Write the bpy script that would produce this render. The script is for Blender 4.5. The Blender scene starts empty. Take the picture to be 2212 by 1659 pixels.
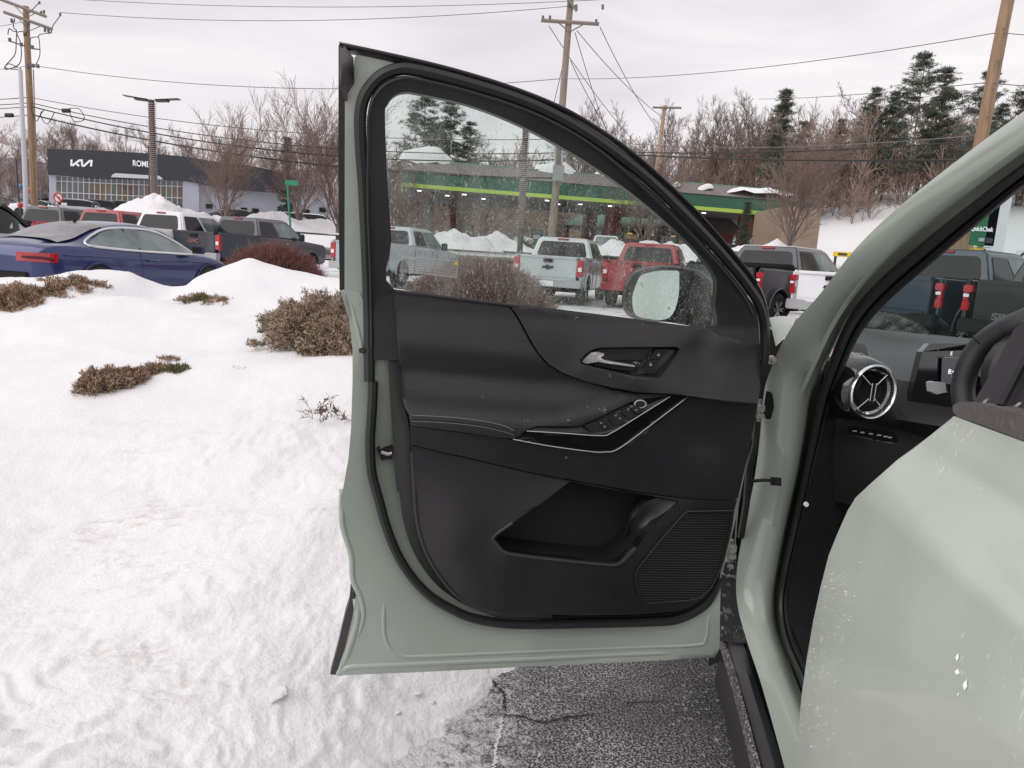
import bpy, bmesh, math, random
import numpy as np
from mathutils import Vector, Matrix
from mathutils.geometry import delaunay_2d_cdt
rnd = random.Random(7)
sc = bpy.context.scene
COL = sc.collection
# ---------------------------------------------------------------- camera
EYE = Vector((0, 0, 1.22))
PITCH = math.radians(9.6); ROLL = math.radians(3.7); FOC = 1600.0
_f = Vector((0, math.cos(PITCH), -math.sin(PITCH)))
_u0 = Vector((1, 0, 0)).cross(_f)
_r = Vector((1, 0, 0)) * math.cos(ROLL) + _u0 * math.sin(ROLL)
_u = _u0 * math.cos(ROLL) - Vector((1, 0, 0)) * math.sin(ROLL)
cam_d = bpy.data.cameras.new('camera'); cam = bpy.data.objects.new('camera', cam_d); COL.objects.link(cam)
cam.matrix_world = Matrix(((_r.x, _u.x, -_f.x, EYE.x), (_r.y, _u.y, -_f.y, EYE.y), (_r.z, _u.z, -_f.z, EYE.z), (0, 0, 0, 1)))
cam_d.sensor_width = 36.0; cam_d.lens = 36.0 * FOC / 2212.0
cam_d.clip_start = 0.05; cam_d.clip_end = 2000
sc.camera = cam
# ---------------------------------------------------------------- light
w = bpy.data.worlds.new('World'); sc.world = w; w.use_nodes = True
nt = w.node_tree; N = nt.nodes; L = nt.links; N.clear()
out = N.new('ShaderNodeOutputWorld'); bg = N.new('ShaderNodeBackground')
sky = N.new('ShaderNodeTexSky'); sky.sky_type = 'NISHITA'; sky.sun_disc = False
sky.sun_elevation = math.radians(40); sky.sun_rotation = math.radians(238)
tc = N.new('ShaderNodeTexCoord'); mp = N.new('ShaderNodeMapping'); mp.inputs['Scale'].default_value = (1.2, 1.2, 6.0)
nz = N.new('ShaderNodeTexNoise'); nz.inputs['Scale'].default_value = 2.2; nz.inputs['Detail'].default_value = 4; nz.inputs['Roughness'].default_value = 0.5
nz.inputs['Distortion'].default_value = 0.6
cr = N.new('ShaderNodeValToRGB'); cr.color_ramp.elements[0].position = 0.33; cr.color_ramp.elements[1].position = 0.68
cr.color_ramp.elements[0].color = (0.725, 0.69, 0.725, 1); cr.color_ramp.elements[1].color = (0.92, 0.875, 0.885, 1)
mul = N.new('ShaderNodeMixRGB'); mul.blend_type = 'MULTIPLY'; mul.inputs[0].default_value = 1; mul.inputs[2].default_value = (0.07, 0.07, 0.07, 1)
mx = N.new('ShaderNodeMixRGB'); mx.inputs[0].default_value = 0.94
L.new(tc.outputs['Generated'], mp.inputs[0]); L.new(mp.outputs[0], nz.inputs['Vector']); L.new(nz.outputs['Fac'], cr.inputs[0])
L.new(sky.outputs[0], mul.inputs[1]); L.new(mul.outputs[0], mx.inputs[1]); L.new(cr.outputs[0], mx.inputs[2])
L.new(mx.outputs[0], bg.inputs[0]); L.new(bg.outputs[0], out.inputs[0]); bg.inputs[1].default_value = 1.0
sd = bpy.data.lights.new('sun', 'SUN'); sd.energy = 1.2; sd.angle = math.radians(60); sd.color = (1, 0.97, 0.94)
so = bpy.data.objects.new('sun', sd); COL.objects.link(so)
so.rotation_euler = (math.radians(50), 0, math.radians(-58))
sc.view_settings.view_transform = 'Standard'; sc.view_settings.look = 'None'
sc.view_settings.gamma = 1; sc.view_settings.use_curve_mapping = False
sc.view_settings.exposure = 0.18
sc.cycles.max_bounces = 8; sc.cycles.transparent_max_bounces = 16
# ---------------------------------------------------------------- helpers
def ray(u, v):
    return _f + _r * ((u - 1106) / FOC) - _u * ((v - 829.5) / FOC)
def P(u, v, y):
    d = ray(u, v); return EYE + d * (y / d.y)
def PZ(u, v, z):
    d = ray(u, v); return EYE + d * ((z - EYE.z) / d.z)
def srgb(r, g, b):
    f = lambda c: (c / 255 / 12.92) if c <= 10 else ((c / 255 + 0.055) / 1.055) ** 2.4
    return (f(r), f(g), f(b))
def tag(o, label=None, cat=None, group=None, kind=None):
    if label: o['label'] = label
    if cat: o['category'] = cat
    if group: o['group'] = group
    if kind: o['kind'] = kind
    return o
def empty(name, loc=(0, 0, 0), rz=0, label=None, cat=None, group=None, parent=None):
    o = bpy.data.objects.new(name, None); COL.objects.link(o); o.location = loc; o.rotation_euler = (0, 0, rz)
    o.empty_display_size = 0.2
    if parent: o.parent = parent
    return tag(o, label, cat, group)
def copy_tree(o, parent=None):
    c = o.copy(); COL.objects.link(c)
    if parent: c.parent = parent
    for ch in list(o.children): copy_tree(ch, c)
    return c
class M:
    def __init__(s): s.v = []; s.f = []; s.m = []
    def add(s, vs, fs, m=0):
        b = len(s.v); s.v.extend([tuple(x) for x in vs]); s.f.extend([tuple(i + b for i in f) for f in fs]); s.m.extend([m] * len(fs)); return s
    def box(s, c, d, m=0, rot=None):
        x, y, z = d[0] / 2, d[1] / 2, d[2] / 2
        vs = [Vector((i * x, j * y, k * z)) for i in (-1, 1) for j in (-1, 1) for k in (-1, 1)]
        if rot is not None: vs = [rot @ q for q in vs]
        vs = [q + Vector(c) for q in vs]
        return s.add(vs, [(0, 1, 3, 2), (4, 6, 7, 5), (0, 4, 5, 1), (2, 3, 7, 6), (0, 2, 6, 4), (1, 5, 7, 3)], m)
    def tube(s, pts, r, n=8, m=0, closed=False, caps=True):
        pts = [Vector(p) for p in pts]; k = len(pts)
        rs = r if isinstance(r, (list, tuple)) else [r] * k
        vs = []; prev = None
        for i, p in enumerate(pts):
            a = pts[i - 1] if (i > 0 or closed) else p; b = pts[(i + 1) % k] if (i < k - 1 or closed) else p
            t = (b - a)
            if t.length < 1e-9: t = Vector((0, 0, 1))
            t.normalize()
            if prev is None:
                h = Vector((0, 0, 1)) if abs(t.z) < 0.9 else Vector((1, 0, 0))
                nrm = t.cross(h).normalized()
            else:
                nrm = (prev - t * prev.dot(t))
                nrm = nrm.normalized() if nrm.length > 1e-6 else t.orthogonal().normalized()
            prev = nrm; bn = t.cross(nrm)
            for j in range(n):
                a_ = 2 * math.pi * j / n
                vs.append(p + (nrm * math.cos(a_) + bn * math.sin(a_)) * rs[i])
        fs = []
        for i in range(k if closed else k - 1):
            i2 = (i + 1) % k
            for j in range(n):
                j2 = (j + 1) % n
                fs.append((i * n + j, i * n + j2, i2 * n + j2, i2 * n + j))
        if caps and not closed:
            fs.append(tuple(range(n - 1, -1, -1))); fs.append(tuple((k - 1) * n + j for j in range(n)))
        return s.add(vs, fs, m)
    def grid(s, rows, m=0, flip=False):
        nr = len(rows); nc = len(rows[0]); vs = [q for r_ in rows for q in r_]
        fs = []
        for i in range(nr - 1):
            for j in range(nc - 1):
                q = (i * nc + j, i * nc + j + 1, (i + 1) * nc + j + 1, (i + 1) * nc + j)
                fs.append(q[::-1] if flip else q)
        return s.add(vs, fs, m)
    def lathe(s, prof, n=24, axis='x', m=0, c=(0, 0, 0)):
        vs = []
        for (a, r) in prof:
            for j in range(n):
                t = 2 * math.pi * j / n
                if axis == 'x': q = (a, r * math.cos(t), r * math.sin(t))
                elif axis == 'y': q = (r * math.cos(t), a, r * math.sin(t))
                else: q = (r * math.cos(t), r * math.sin(t), a)
                vs.append((q[0] + c[0], q[1] + c[1], q[2] + c[2]))
        fs = [(i * n + j, i * n + (j + 1) % n, (i + 1) * n + (j + 1) % n, (i + 1) * n + j) for i in range(len(prof) - 1) for j in range(n)]
        return s.add(vs, fs, m)
    def prism(s, poly, fa, fb, m=0):
        """poly: list of 2D; fa/fb map 2D->3D for the two caps"""
        n = len(poly); tri = tri2d(poly)
        vs = [fa(*p) for p in poly] + [fb(*p) for p in poly]
        fs = [t for t in tri] + [tuple(i + n for i in reversed(t)) for t in tri] + [(i, i + n, (i + 1) % n + n, (i + 1) % n) for i in range(n)]
        return s.add(vs, fs, m)
    def mesh(s, name, mats, smooth=True, angle=40, fixn=True):
        me = bpy.data.meshes.new(name); me.from_pydata(s.v, [], s.f)
        for x in (mats if isinstance(mats, (list, tuple)) else [mats]): me.materials.append(x)
        if len(set(s.m)) > 1: me.polygons.foreach_set('material_index', s.m)
        if fixn:
            bm = bmesh.new(); bm.from_mesh(me); bmesh.ops.recalc_face_normals(bm, faces=bm.faces); bm.to_mesh(me); bm.free()
        if smooth:
            me.shade_smooth()
            if angle < 180: me.set_sharp_from_angle(angle=math.radians(angle))
        me.update(); return me
    def build(s, name, mats, parent=None, smooth=True, angle=40, loc=None, bevel=0, seg=2, fixn=True):
        me = s.mesh(name, mats, smooth, angle, fixn)
        if bevel:
            bm = bmesh.new(); bm.from_mesh(me)
            bmesh.ops.remove_doubles(bm, verts=bm.verts, dist=1e-5)
            es = [e for e in bm.edges if len(e.link_faces) == 2 and e.calc_face_angle(0) > math.radians(28)]
            bmesh.ops.bevel(bm, geom=es, offset=bevel, segments=seg, affect='EDGES', clamp_overlap=True)
            bmesh.ops.recalc_face_normals(bm, faces=bm.faces)
            bm.to_mesh(me); bm.free()
            me.shade_smooth(); me.set_sharp_from_angle(angle=math.radians(angle))
        o = bpy.data.objects.new(name, me); COL.objects.link(o)
        if parent: o.parent = parent
        if loc is not None: o.location = loc
        return o
def tri2d(poly):
    pts = [Vector((p[0], p[1])) for p in poly]; n = len(pts)
    r = delaunay_2d_cdt(pts, [(i, (i + 1) % n) for i in range(n)], [], 1, 1e-7)
    if len(r[0]) != n: # duplicates: fall back to a fan
        return [(0, i, i + 1) for i in range(1, n - 1)]
    return [tuple(r[3][i][0] for i in f) for f in r[2]]
def obj_at(name, me, parent=None, loc=(0, 0, 0), rot=(0, 0, 0), scale=(1, 1, 1)):
    o = bpy.data.objects.new(name, me); COL.objects.link(o); o.location = loc; o.rotation_euler = rot; o.scale = scale
    if parent: o.parent = parent
    return o
def crv(pts, n=6, closed=False):
    """Catmull-Rom through pts (any dimension)"""
    a = [np.array(p, float) for p in pts]; k = len(a); o = []
    rng = range(k if closed else k - 1)
    for i in rng:
        p1 = a[i]; p2 = a[(i + 1) % k]
        p0 = a[i - 1] if (i > 0 or closed) else p1; p3 = a[(i + 2) % k] if (i + 2 < k or closed) else p2
        for t in np.linspace(0, 1, n, endpoint=False):
            o.append(tuple(0.5 * ((2 * p1) + (p2 - p0) * t + (2 * p0 - 5 * p1 + 4 * p2 - p3) * t * t + (-p0 + 3 * p1 - 3 * p2 + p3) * t ** 3)))
    if not closed: o.append(tuple(a[-1]))
    return o
def resample(pts, n):
    a = np.array(pts, float); d = np.r_[0, np.cumsum(np.linalg.norm(np.diff(a, axis=0), axis=1))]
    t = np.linspace(0, d[-1], n); return [tuple(np.interp(x, d, a[:, k]) for k in range(a.shape[1])) for x in t]
def rbf(ctrl, dim=2, tps=True):
    c = np.array(ctrl, float); X = c[:, :dim]; Z = c[:, dim]; sc_ = np.ptp(X, axis=0).max() or 1.0; X = X / sc_
    n = len(X); D = np.linalg.norm(X[:, None] - X[None], axis=2)
    A = np.zeros((n + dim + 1, n + dim + 1)); A[:n, :n] = D; A[:n, n] = 1; A[n, :n] = 1; A[:n, n + 1:] = X; A[n + 1:, :n] = X.T
    ker = (lambda D_: D_ ** 2 * np.log(D_ + 1e-9)) if tps else (lambda D_: D_)
    A[:n, :n] = ker(D)
    A[:n, :n] += np.eye(n) * (8e-3 if tps else -1e-4)
    wgt = np.linalg.lstsq(A, np.r_[Z, np.zeros(dim + 1)], rcond=None)[0]
    def fn(q):
        q = np.atleast_2d(np.array(q, float)) / sc_; Dq = np.sqrt(((q[:, None] - X[None]) ** 2).sum(2) + 1e-5); Dq = ker(Dq)
        return Dq @ wgt[:n] + wgt[n] + q @ wgt[n + 1:]
    return fn
def inpoly(x, y, poly):
    c = False; j = len(poly) - 1
    for i in range(len(poly)):
        xi, yi = poly[i][0], poly[i][1]; xj, yj = poly[j][0], poly[j][1]
        if (yi > y) != (yj > y) and x < (xj - xi) * (y - yi) / (yj - yi) + xi: c = not c
        j = i
    return c
# value noise, vectorised
_rs = np.random.RandomState(3); _tab = _rs.rand(256, 256)
def vnoise(x, y):
    xi = np.floor(x).astype(int); yi = np.floor(y).astype(int); fx = x - xi; fy = y - yi
    fx = fx * fx * (3 - 2 * fx); fy = fy * fy * (3 - 2 * fy)
    g = lambda a, b: _tab[a % 256, b % 256]
    return (g(xi, yi) * (1 - fx) + g(xi + 1, yi) * fx) * (1 - fy) + (g(xi, yi + 1) * (1 - fx) + g(xi + 1, yi + 1) * fx) * fy
def fbm(x, y, o=4, g=0.5):
    a = 1; s = 0; t = 0
    for i in range(o):
        s = s + a * (vnoise(x + 17.3 * i, y + 9.1 * i) - 0.5); t += a; a *= g; x = x * 2.03; y = y * 2.03
    return s / t * 2
# ---------------------------------------------------------------- materials
MATS = {}
def mat(name, col, rough=0.5, metal=0.0, var=0.0, vs=8.0, bump=0.0, bs=60.0, spec=0.5, coat=0.0, col2=None, thr=None, emit=None, es=1.0, detail=4, coord='Object', stretch=(1, 1, 1), rvar=0.0, sheen=0.0):
    if name in MATS: return MATS[name]
    m = bpy.data.materials.new(name); m.use_nodes = True; t = m.node_tree; b = t.nodes['Principled BSDF']
    b.inputs['Base Color'].default_value = (*col, 1); b.inputs['Roughness'].default_value = rough; b.inputs['Metallic'].default_value = metal
    b.inputs['Specular IOR Level'].default_value = spec; b.inputs['Coat Weight'].default_value = coat; b.inputs['Coat Roughness'].default_value = 0.06
    if emit: b.inputs['Emission Color'].default_value = (*emit, 1); b.inputs['Emission Strength'].default_value = es
    c = t.nodes.new('ShaderNodeTexCoord'); mp_ = t.nodes.new('ShaderNodeMapping'); mp_.inputs['Scale'].default_value = stretch
    t.links.new(c.outputs[coord], mp_.inputs[0])
    if var or col2 or rvar:
        n = t.nodes.new('ShaderNodeTexNoise'); n.inputs['Scale'].default_value = vs; n.inputs['Detail'].default_value = detail; n.inputs['Roughness'].default_value = 0.6
        t.links.new(mp_.outputs[0], n.inputs['Vector'])
        r = t.nodes.new('ShaderNodeValToRGB'); e = r.color_ramp.elements
        if thr: e[0].position, e[1].position = thr
        else: e[0].position, e[1].position = 0.3, 0.7
        if col2 is not None: e[0].color = (*col, 1); e[1].color = (*col2, 1)
        else: e[0].color = (*[x * (1 - var) for x in col], 1); e[1].color = (*[min(1, x * (1 + var)) for x in col], 1)
        t.links.new(n.outputs['Fac'], r.inputs[0])
        if var or col2 is not None: t.links.new(r.outputs[0], b.inputs['Base Color'])
        if rvar:
            mr = t.nodes.new('ShaderNodeMapRange'); mr.inputs['To Min'].default_value = max(0, rough - rvar); mr.inputs['To Max'].default_value = rough + rvar
            mr.inputs['From Min'].default_value = 0.3; mr.inputs['From Max'].default_value = 0.7
            t.links.new(n.outputs['Fac'], mr.inputs[0]); t.links.new(mr.outputs[0], b.inputs['Roughness'])
    if bump:
        n2 = t.nodes.new('ShaderNodeTexNoise'); n2.inputs['Scale'].default_value = bs; n2.inputs['Detail'].default_value = 3
        t.links.new(mp_.outputs[0], n2.inputs['Vector']); bp = t.nodes.new('ShaderNodeBump'); bp.inputs['Strength'].default_value = bump; bp.inputs['Distance'].default_value = 0.02
        t.links.new(n2.outputs['Fac'], bp.inputs['Height']); t.links.new(bp.outputs[0], b.inputs['Normal'])
    MATS[name] = m; return m
def glassmat(name, tint=(0.8, 0.88, 0.85), refl=0.08, rough=0.0, dirt=0.0, dark=None, rmax=0.6):
    """thin sheet: see-through tint, mirror reflection by angle, dried spots and droplets on the surface"""
    if name in MATS: return MATS[name]
    m = bpy.data.materials.new(name); m.use_nodes = True; t = m.node_tree; t.nodes.clear()
    o = t.nodes.new('ShaderNodeOutputMaterial'); tr = t.nodes.new('ShaderNodeBsdfTransparent'); tr.inputs[0].default_value = (*tint, 1)
    gl = t.nodes.new('ShaderNodeBsdfGlossy'); gl.inputs['Roughness'].default_value = rough; gl.inputs[0].default_value = (0.9, 0.95, 0.93, 1)
    fr = t.nodes.new('ShaderNodeLayerWeight'); fr.inputs['Blend'].default_value = 0.25
    mr = t.nodes.new('ShaderNodeMapRange'); mr.inputs['To Min'].default_value = refl; mr.inputs['To Max'].default_value = rmax
    t.links.new(fr.outputs['Fresnel'], mr.inputs[0])
    mx_ = t.nodes.new('ShaderNodeMixShader'); t.links.new(mr.outputs[0], mx_.inputs[0]); t.links.new(tr.outputs[0], mx_.inputs[1]); t.links.new(gl.outputs[0], mx_.inputs[2])
    last = mx_
    if dirt:
        c = t.nodes.new('ShaderNodeTexCoord')
        df = t.nodes.new('ShaderNodeBsdfDiffuse'); df.inputs[0].default_value = (0.62, 0.64, 0.60, 1)
        tl = t.nodes.new('ShaderNodeBsdfTranslucent'); tl.inputs[0].default_value = (0.62, 0.64, 0.60, 1)
        dm = t.nodes.new('ShaderNodeMixShader'); dm.inputs[0].default_value = 0.5; t.links.new(df.outputs[0], dm.inputs[1]); t.links.new(tl.outputs[0], dm.inputs[2])
        # spots
        masks = []
        for (scl, lo, hi, st, amp) in ((430, 0.55, 0.66, (1, 1, 0.4), 0.42), (170, 0.635, 0.70, (1, 1, 0.30), 0.50), (26, 0.38, 0.72, (1, 1, 0.22), 0.30)):
            mp_ = t.nodes.new('ShaderNodeMapping'); mp_.inputs['Scale'].default_value = st; t.links.new(c.outputs['Object'], mp_.inputs[0])
            n = t.nodes.new('ShaderNodeTexNoise'); n.inputs['Scale'].default_value = scl; n.inputs['Detail'].default_value = 2
            t.links.new(mp_.outputs[0], n.inputs['Vector'])
            q = t.nodes.new('ShaderNodeMapRange'); q.inputs['From Min'].default_value = lo; q.inputs['From Max'].default_value = hi; q.inputs['To Max'].default_value = amp * dirt
            t.links.new(n.outputs['Fac'], q.inputs[0]); masks.append(q)
        a = masks[0]
        for b in masks[1:]:
            ad = t.nodes.new('ShaderNodeMath'); ad.operation = 'ADD'; ad.use_clamp = True
            t.links.new(a.outputs[0], ad.inputs[0]); t.links.new(b.outputs[0], ad.inputs[1]); a = ad
        mm = t.nodes.new('ShaderNodeMixShader'); t.links.new(a.outputs[0], mm.inputs[0]); t.links.new(mx_.outputs[0], mm.inputs[1]); t.links.new(dm.outputs[0], mm.inputs[2]); last = mm
    t.links.new(last.outputs[0], o.inputs[0]); MATS[name] = m; return m
def speckle(m, scale=180, lo=0.62, hi=0.66, col=(0.85, 0.85, 0.86), amt=1.0, stretch=(1, 1, 1), scale2=3.0, lo2=0.35, hi2=0.6, xg=None):
    """overlay of small pale marks in patches (salt, snow specks, dried droplets) on a principled material"""
    t = m.node_tree; b = t.nodes['Principled BSDF']; c = t.nodes.new('ShaderNodeTexCoord'); mp_ = t.nodes.new('ShaderNodeMapping'); mp_.inputs['Scale'].default_value = stretch
    t.links.new(c.outputs['Object'], mp_.inputs[0])
    n = t.nodes.new('ShaderNodeTexNoise'); n.inputs['Scale'].default_value = scale; n.inputs['Detail'].default_value = 2; t.links.new(mp_.outputs[0], n.inputs['Vector'])
    n2 = t.nodes.new('ShaderNodeTexNoise'); n2.inputs['Scale'].default_value = scale2; n2.inputs['Detail'].default_value = 3; t.links.new(c.outputs['Object'], n2.inputs['Vector'])
    q = t.nodes.new('ShaderNodeMapRange'); q.inputs['From Min'].default_value = lo; q.inputs['From Max'].default_value = hi; t.links.new(n.outputs['Fac'], q.inputs[0])
    q2 = t.nodes.new('ShaderNodeMapRange'); q2.inputs['From Min'].default_value = lo2; q2.inputs['From Max'].default_value = hi2; q2.inputs['To Max'].default_value = amt; t.links.new(n2.outputs['Fac'], q2.inputs[0])
    mu = t.nodes.new('ShaderNodeMath'); mu.operation = 'MULTIPLY'; t.links.new(q.outputs[0], mu.inputs[0]); t.links.new(q2.outputs[0], mu.inputs[1])
    if xg:
        sx = t.nodes.new('ShaderNodeSeparateXYZ'); t.links.new(c.outputs['Object'], sx.inputs[0]); q3 = t.nodes.new('ShaderNodeMapRange'); q3.inputs['From Min'].default_value = xg[0]; q3.inputs['From Max'].default_value = xg[1]; q3.inputs['To Min'].default_value = 1; q3.inputs['To Max'].default_value = xg[2]; t.links.new(sx.outputs['X'], q3.inputs[0])
        m4 = t.nodes.new('ShaderNodeMath'); m4.operation = 'MULTIPLY'; t.links.new(mu.outputs[0], m4.inputs[0]); t.links.new(q3.outputs[0], m4.inputs[1]); mu = m4
    mi = t.nodes.new('ShaderNodeMixRGB'); mi.inputs[2].default_value = (*col, 1); t.links.new(mu.outputs[0], mi.inputs[0])
    old = b.inputs['Base Color']
    if old.is_linked: t.links.new(old.links[0].from_socket, mi.inputs[1])
    else: mi.inputs[1].default_value = old.default_value
    t.links.new(mi.outputs[0], old); return m
def text_obj(name, txt, size, m, parent=None, loc=(0, 0, 0), rot=(0, 0, 0), ext=0.01, align='CENTER', scale=(1, 1, 1), bold=0.0):
    c = bpy.data.curves.new(name, 'FONT'); c.body = txt; c.size = size; c.extrude = ext; c.align_x = align; c.align_y = 'CENTER'; c.offset = bold
    o = bpy.data.objects.new(name, c); COL.objects.link(o); bpy.context.view_layer.update()
    me = bpy.data.meshes.new_from_object(o); me.name = name; COL.objects.unlink(o); bpy.data.objects.remove(o)
    me.materials.clear(); me.materials.append(m)
    return obj_at(name, me, parent, loc, rot, scale)
# ================================================================ SETTING
m_snow = mat('snow', (0.80, 0.80, 0.815), rough=0.6, col2=(0.84, 0.835, 0.84), vs=1.3, bump=0.5, bs=55, spec=0.25)
def snow_dirt(m, cx, cy):
    """brown road grit lying on the snow in streaks and specks"""
    t = m.node_tree; b = t.nodes['Principled BSDF']; c = t.nodes.new('ShaderNodeTexCoord')
    def nz_(s, st, lo, hi, d=4):
        mp_ = t.nodes.new('ShaderNodeMapping'); mp_.inputs['Scale'].default_value = st; mp_.inputs['Rotation'].default_value = (0, 0, math.radians(-35)); t.links.new(c.outputs['Object'], mp_.inputs[0])
        n = t.nodes.new('ShaderNodeTexNoise'); n.inputs['Scale'].default_value = s; n.inputs['Detail'].default_value = d; n.inputs['Roughness'].default_value = 0.65
        t.links.new(mp_.outputs[0], n.inputs['Vector'])
        q = t.nodes.new('ShaderNodeMapRange'); q.inputs['From Min'].default_value = lo; q.inputs['From Max'].default_value = hi; t.links.new(n.outputs['Fac'], q.inputs[0]); return q
    a = nz_(1.5, (1, 2.2, 1), 0.53, 0.70); d = nz_(22, (1, 1.6, 1), 0.44, 0.68); e = nz_(60, (1, 1, 1), 0.69, 0.74, 2)
    mu = t.nodes.new('ShaderNodeMath'); mu.operation = 'MULTIPLY'; t.links.new(a.outputs[0], mu.inputs[0]); t.links.new(d.outputs[0], mu.inputs[1])
    mu2 = t.nodes.new('ShaderNodeMath'); mu2.operation = 'MULTIPLY'; t.links.new(a.outputs[0], mu2.inputs[0]); t.links.new(e.outputs[0], mu2.inputs[1])
    ad = t.nodes.new('ShaderNodeMath'); ad.operation = 'ADD'; ad.use_clamp = True; t.links.new(mu.outputs[0], ad.inputs[0]); t.links.new(mu2.outputs[0], ad.inputs[1])
    # only on the ploughed edge close to the lot
    sx = t.nodes.new('ShaderNodeSeparateXYZ'); t.links.new(c.outputs['Object'], sx.inputs[0])
    q = t.nodes.new('ShaderNodeMapRange'); q.inputs['From Min'].default_value = 3.9; q.inputs['From Max'].default_value = 2.6; q.inputs['To Max'].default_value = 0.5; t.links.new(sx.outputs['Y'], q.inputs[0])
    m3 = t.nodes.new('ShaderNodeMath'); m3.operation = 'MULTIPLY'; t.links.new(ad.outputs[0], m3.inputs[0]); t.links.new(q.outputs[0], m3.inputs[1])
    mi = t.nodes.new('ShaderNodeMixRGB'); mi.inputs[2].default_value = (0.33, 0.23, 0.15, 1); t.links.new(m3.outputs[0], mi.inputs[0])
    t.links.new(b.inputs['Base Color'].links[0].from_socket, mi.inputs[1]); t.links.new(mi.outputs[0], b.inputs['Base Color'])
m_snow_near = mat('snow_bank', (0.775, 0.77, 0.78), rough=0.6, col2=(0.825, 0.82, 0.825), vs=2.1, bump=0.32, bs=70, spec=0.3)
snow_dirt(m_snow_near, 0, 0)
m_slush = mat('lot_slush', (0.16, 0.16, 0.165), rough=0.5, col2=(0.80, 0.80, 0.82), vs=0.35, thr=(0.36, 0.50), bump=0.3, bs=20)
# asphalt with salt and snow grains
m_asph = mat('asphalt', (0.026, 0.025, 0.027), rough=0.5, col2=(0.050, 0.047, 0.047), vs=6, bump=0.9, bs=140, rvar=0.15)
speckle(m_asph, 170, 0.47, 0.60, (0.56, 0.54, 0.55), 1.0, scale2=2.6, lo2=0.20, hi2=0.56, xg=(.30, .62, .45))
speckle(m_asph, 14, 0.54, 0.66, (0.66, 0.66, 0.67), 0.5, scale2=1.1, lo2=0.45, hi2=0.65)
speckle(m_asph, 60, 0.61, 0.66, (0.6, 0.59, 0.59), 0.8, scale2=3.5, lo2=0.35, hi2=0.55)

# far terrain: height by smooth interpolation of surveyed heights
TC = []
for x in (-60, -35, -15, 0, 15, 35, 60):
    TC += [(x, -60, 0), (x, -15, 0), (x, 8, 0), (x, 20, 0), (x, 27, 0.0)]
TC += [(-60, 50, 1.6), (-35, 45, 1.0), (-20, 45, 0.9), (0, 45, 1.1), (20, 45, 1.3), (35, 42, 1.0), (60, 45, 1.4),
       (-70, 85, 3.6), (-45, 85, 3.3), (-25, 85, 3.2), (-15, 70, 2.4), (0, 60, 1.7), (15, 58, 1.7), (30, 58, 1.7), (45, 62, 2.2),
       (-5, 85, 2.6), (12, 85, 2.4), (30, 82, 3.0), (45, 85, 6.0), (65, 80, 7.0), (90, 85, 9.0),
       (-90, 130, 8), (-50, 130, 6.0), (-20, 130, 4.5), (0, 120, 4.5), (20, 110, 5.0), (35, 105, 9.0), (50, 110, 13.5), (75, 110, 15), (110, 110, 15),
       (-150, 200, 16), (-60, 200, 10), (0, 200, 9), (60, 180, 18), (140, 190, 20), (-300, 100, 8), (300, 100, 16), (-200, 0, 0), (200, 0, 2), (0, -200, 0), (0, 500, 14), (-300, 500, 20), (300, 500, 22)]
_tf = rbf(TC, tps=False)
def TZ(x, y):
    z = float(_tf([(x, y)])[0])
    if y < 27: z *= max(0.0, min(1.0, (y - 18) / 9.0)) if abs(x) < 80 else 1
    return z
def build_terrain():
    xs = np.unique(np.r_[np.arange(-90, 90.1, 3.0), np.linspace(-420, -90, 12), np.linspace(90, 420, 12)])
    ys = np.unique(np.r_[np.arange(-10, 150.1, 3.0), np.linspace(-420, -10, 10), np.linspace(150, 700, 14)])
    X, Y = np.meshgrid(xs, ys); Z = _tf(np.c_[X.ravel(), Y.ravel()]).reshape(X.shape)
    k = np.clip((Y - 18) / 9, 0, 1); Z = np.where((Y < 27) & (np.abs(X) < 80), Z * k, Z)
    Z = Z + np.clip((Y - 60) / 40, 0, 1) * fbm(X * 0.08, Y * 0.08, 3) * 1.2 - 0.02
    g = M(); g.grid([[(X[i, j], Y[i, j], Z[i, j]) for j in range(X.shape[1])] for i in range(X.shape[0])])
    o = g.build('ground', m_snow, angle=180); tag(o, kind='structure')
    # the parking lot sheet, wet asphalt with thin slush
    g = M(); 
    rows = []
    for y in np.arange(-30, 34.1, 1.0):
        rows.append([(x, y, TZ(x, y) + 0.012) for x in np.linspace(-45, 60, 60)])
    g.grid(rows); tag(g.build('parking_lot', m_slush, angle=180), kind='structure')
    # road past the lot
    g = M(); rows = []
    for y in (38, 40, 42, 44, 46, 48):
        rows.append([(x, y, TZ(x, y) + 0.05) for x in np.linspace(-120, 120, 60)])
    g.grid(rows); tag(g.build('road', mat('wet_road', (0.20, 0.18, 0.165), rough=0.4, col2=(0.36, 0.34, 0.32), vs=0.5), angle=180), kind='structure')
build_terrain()

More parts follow.
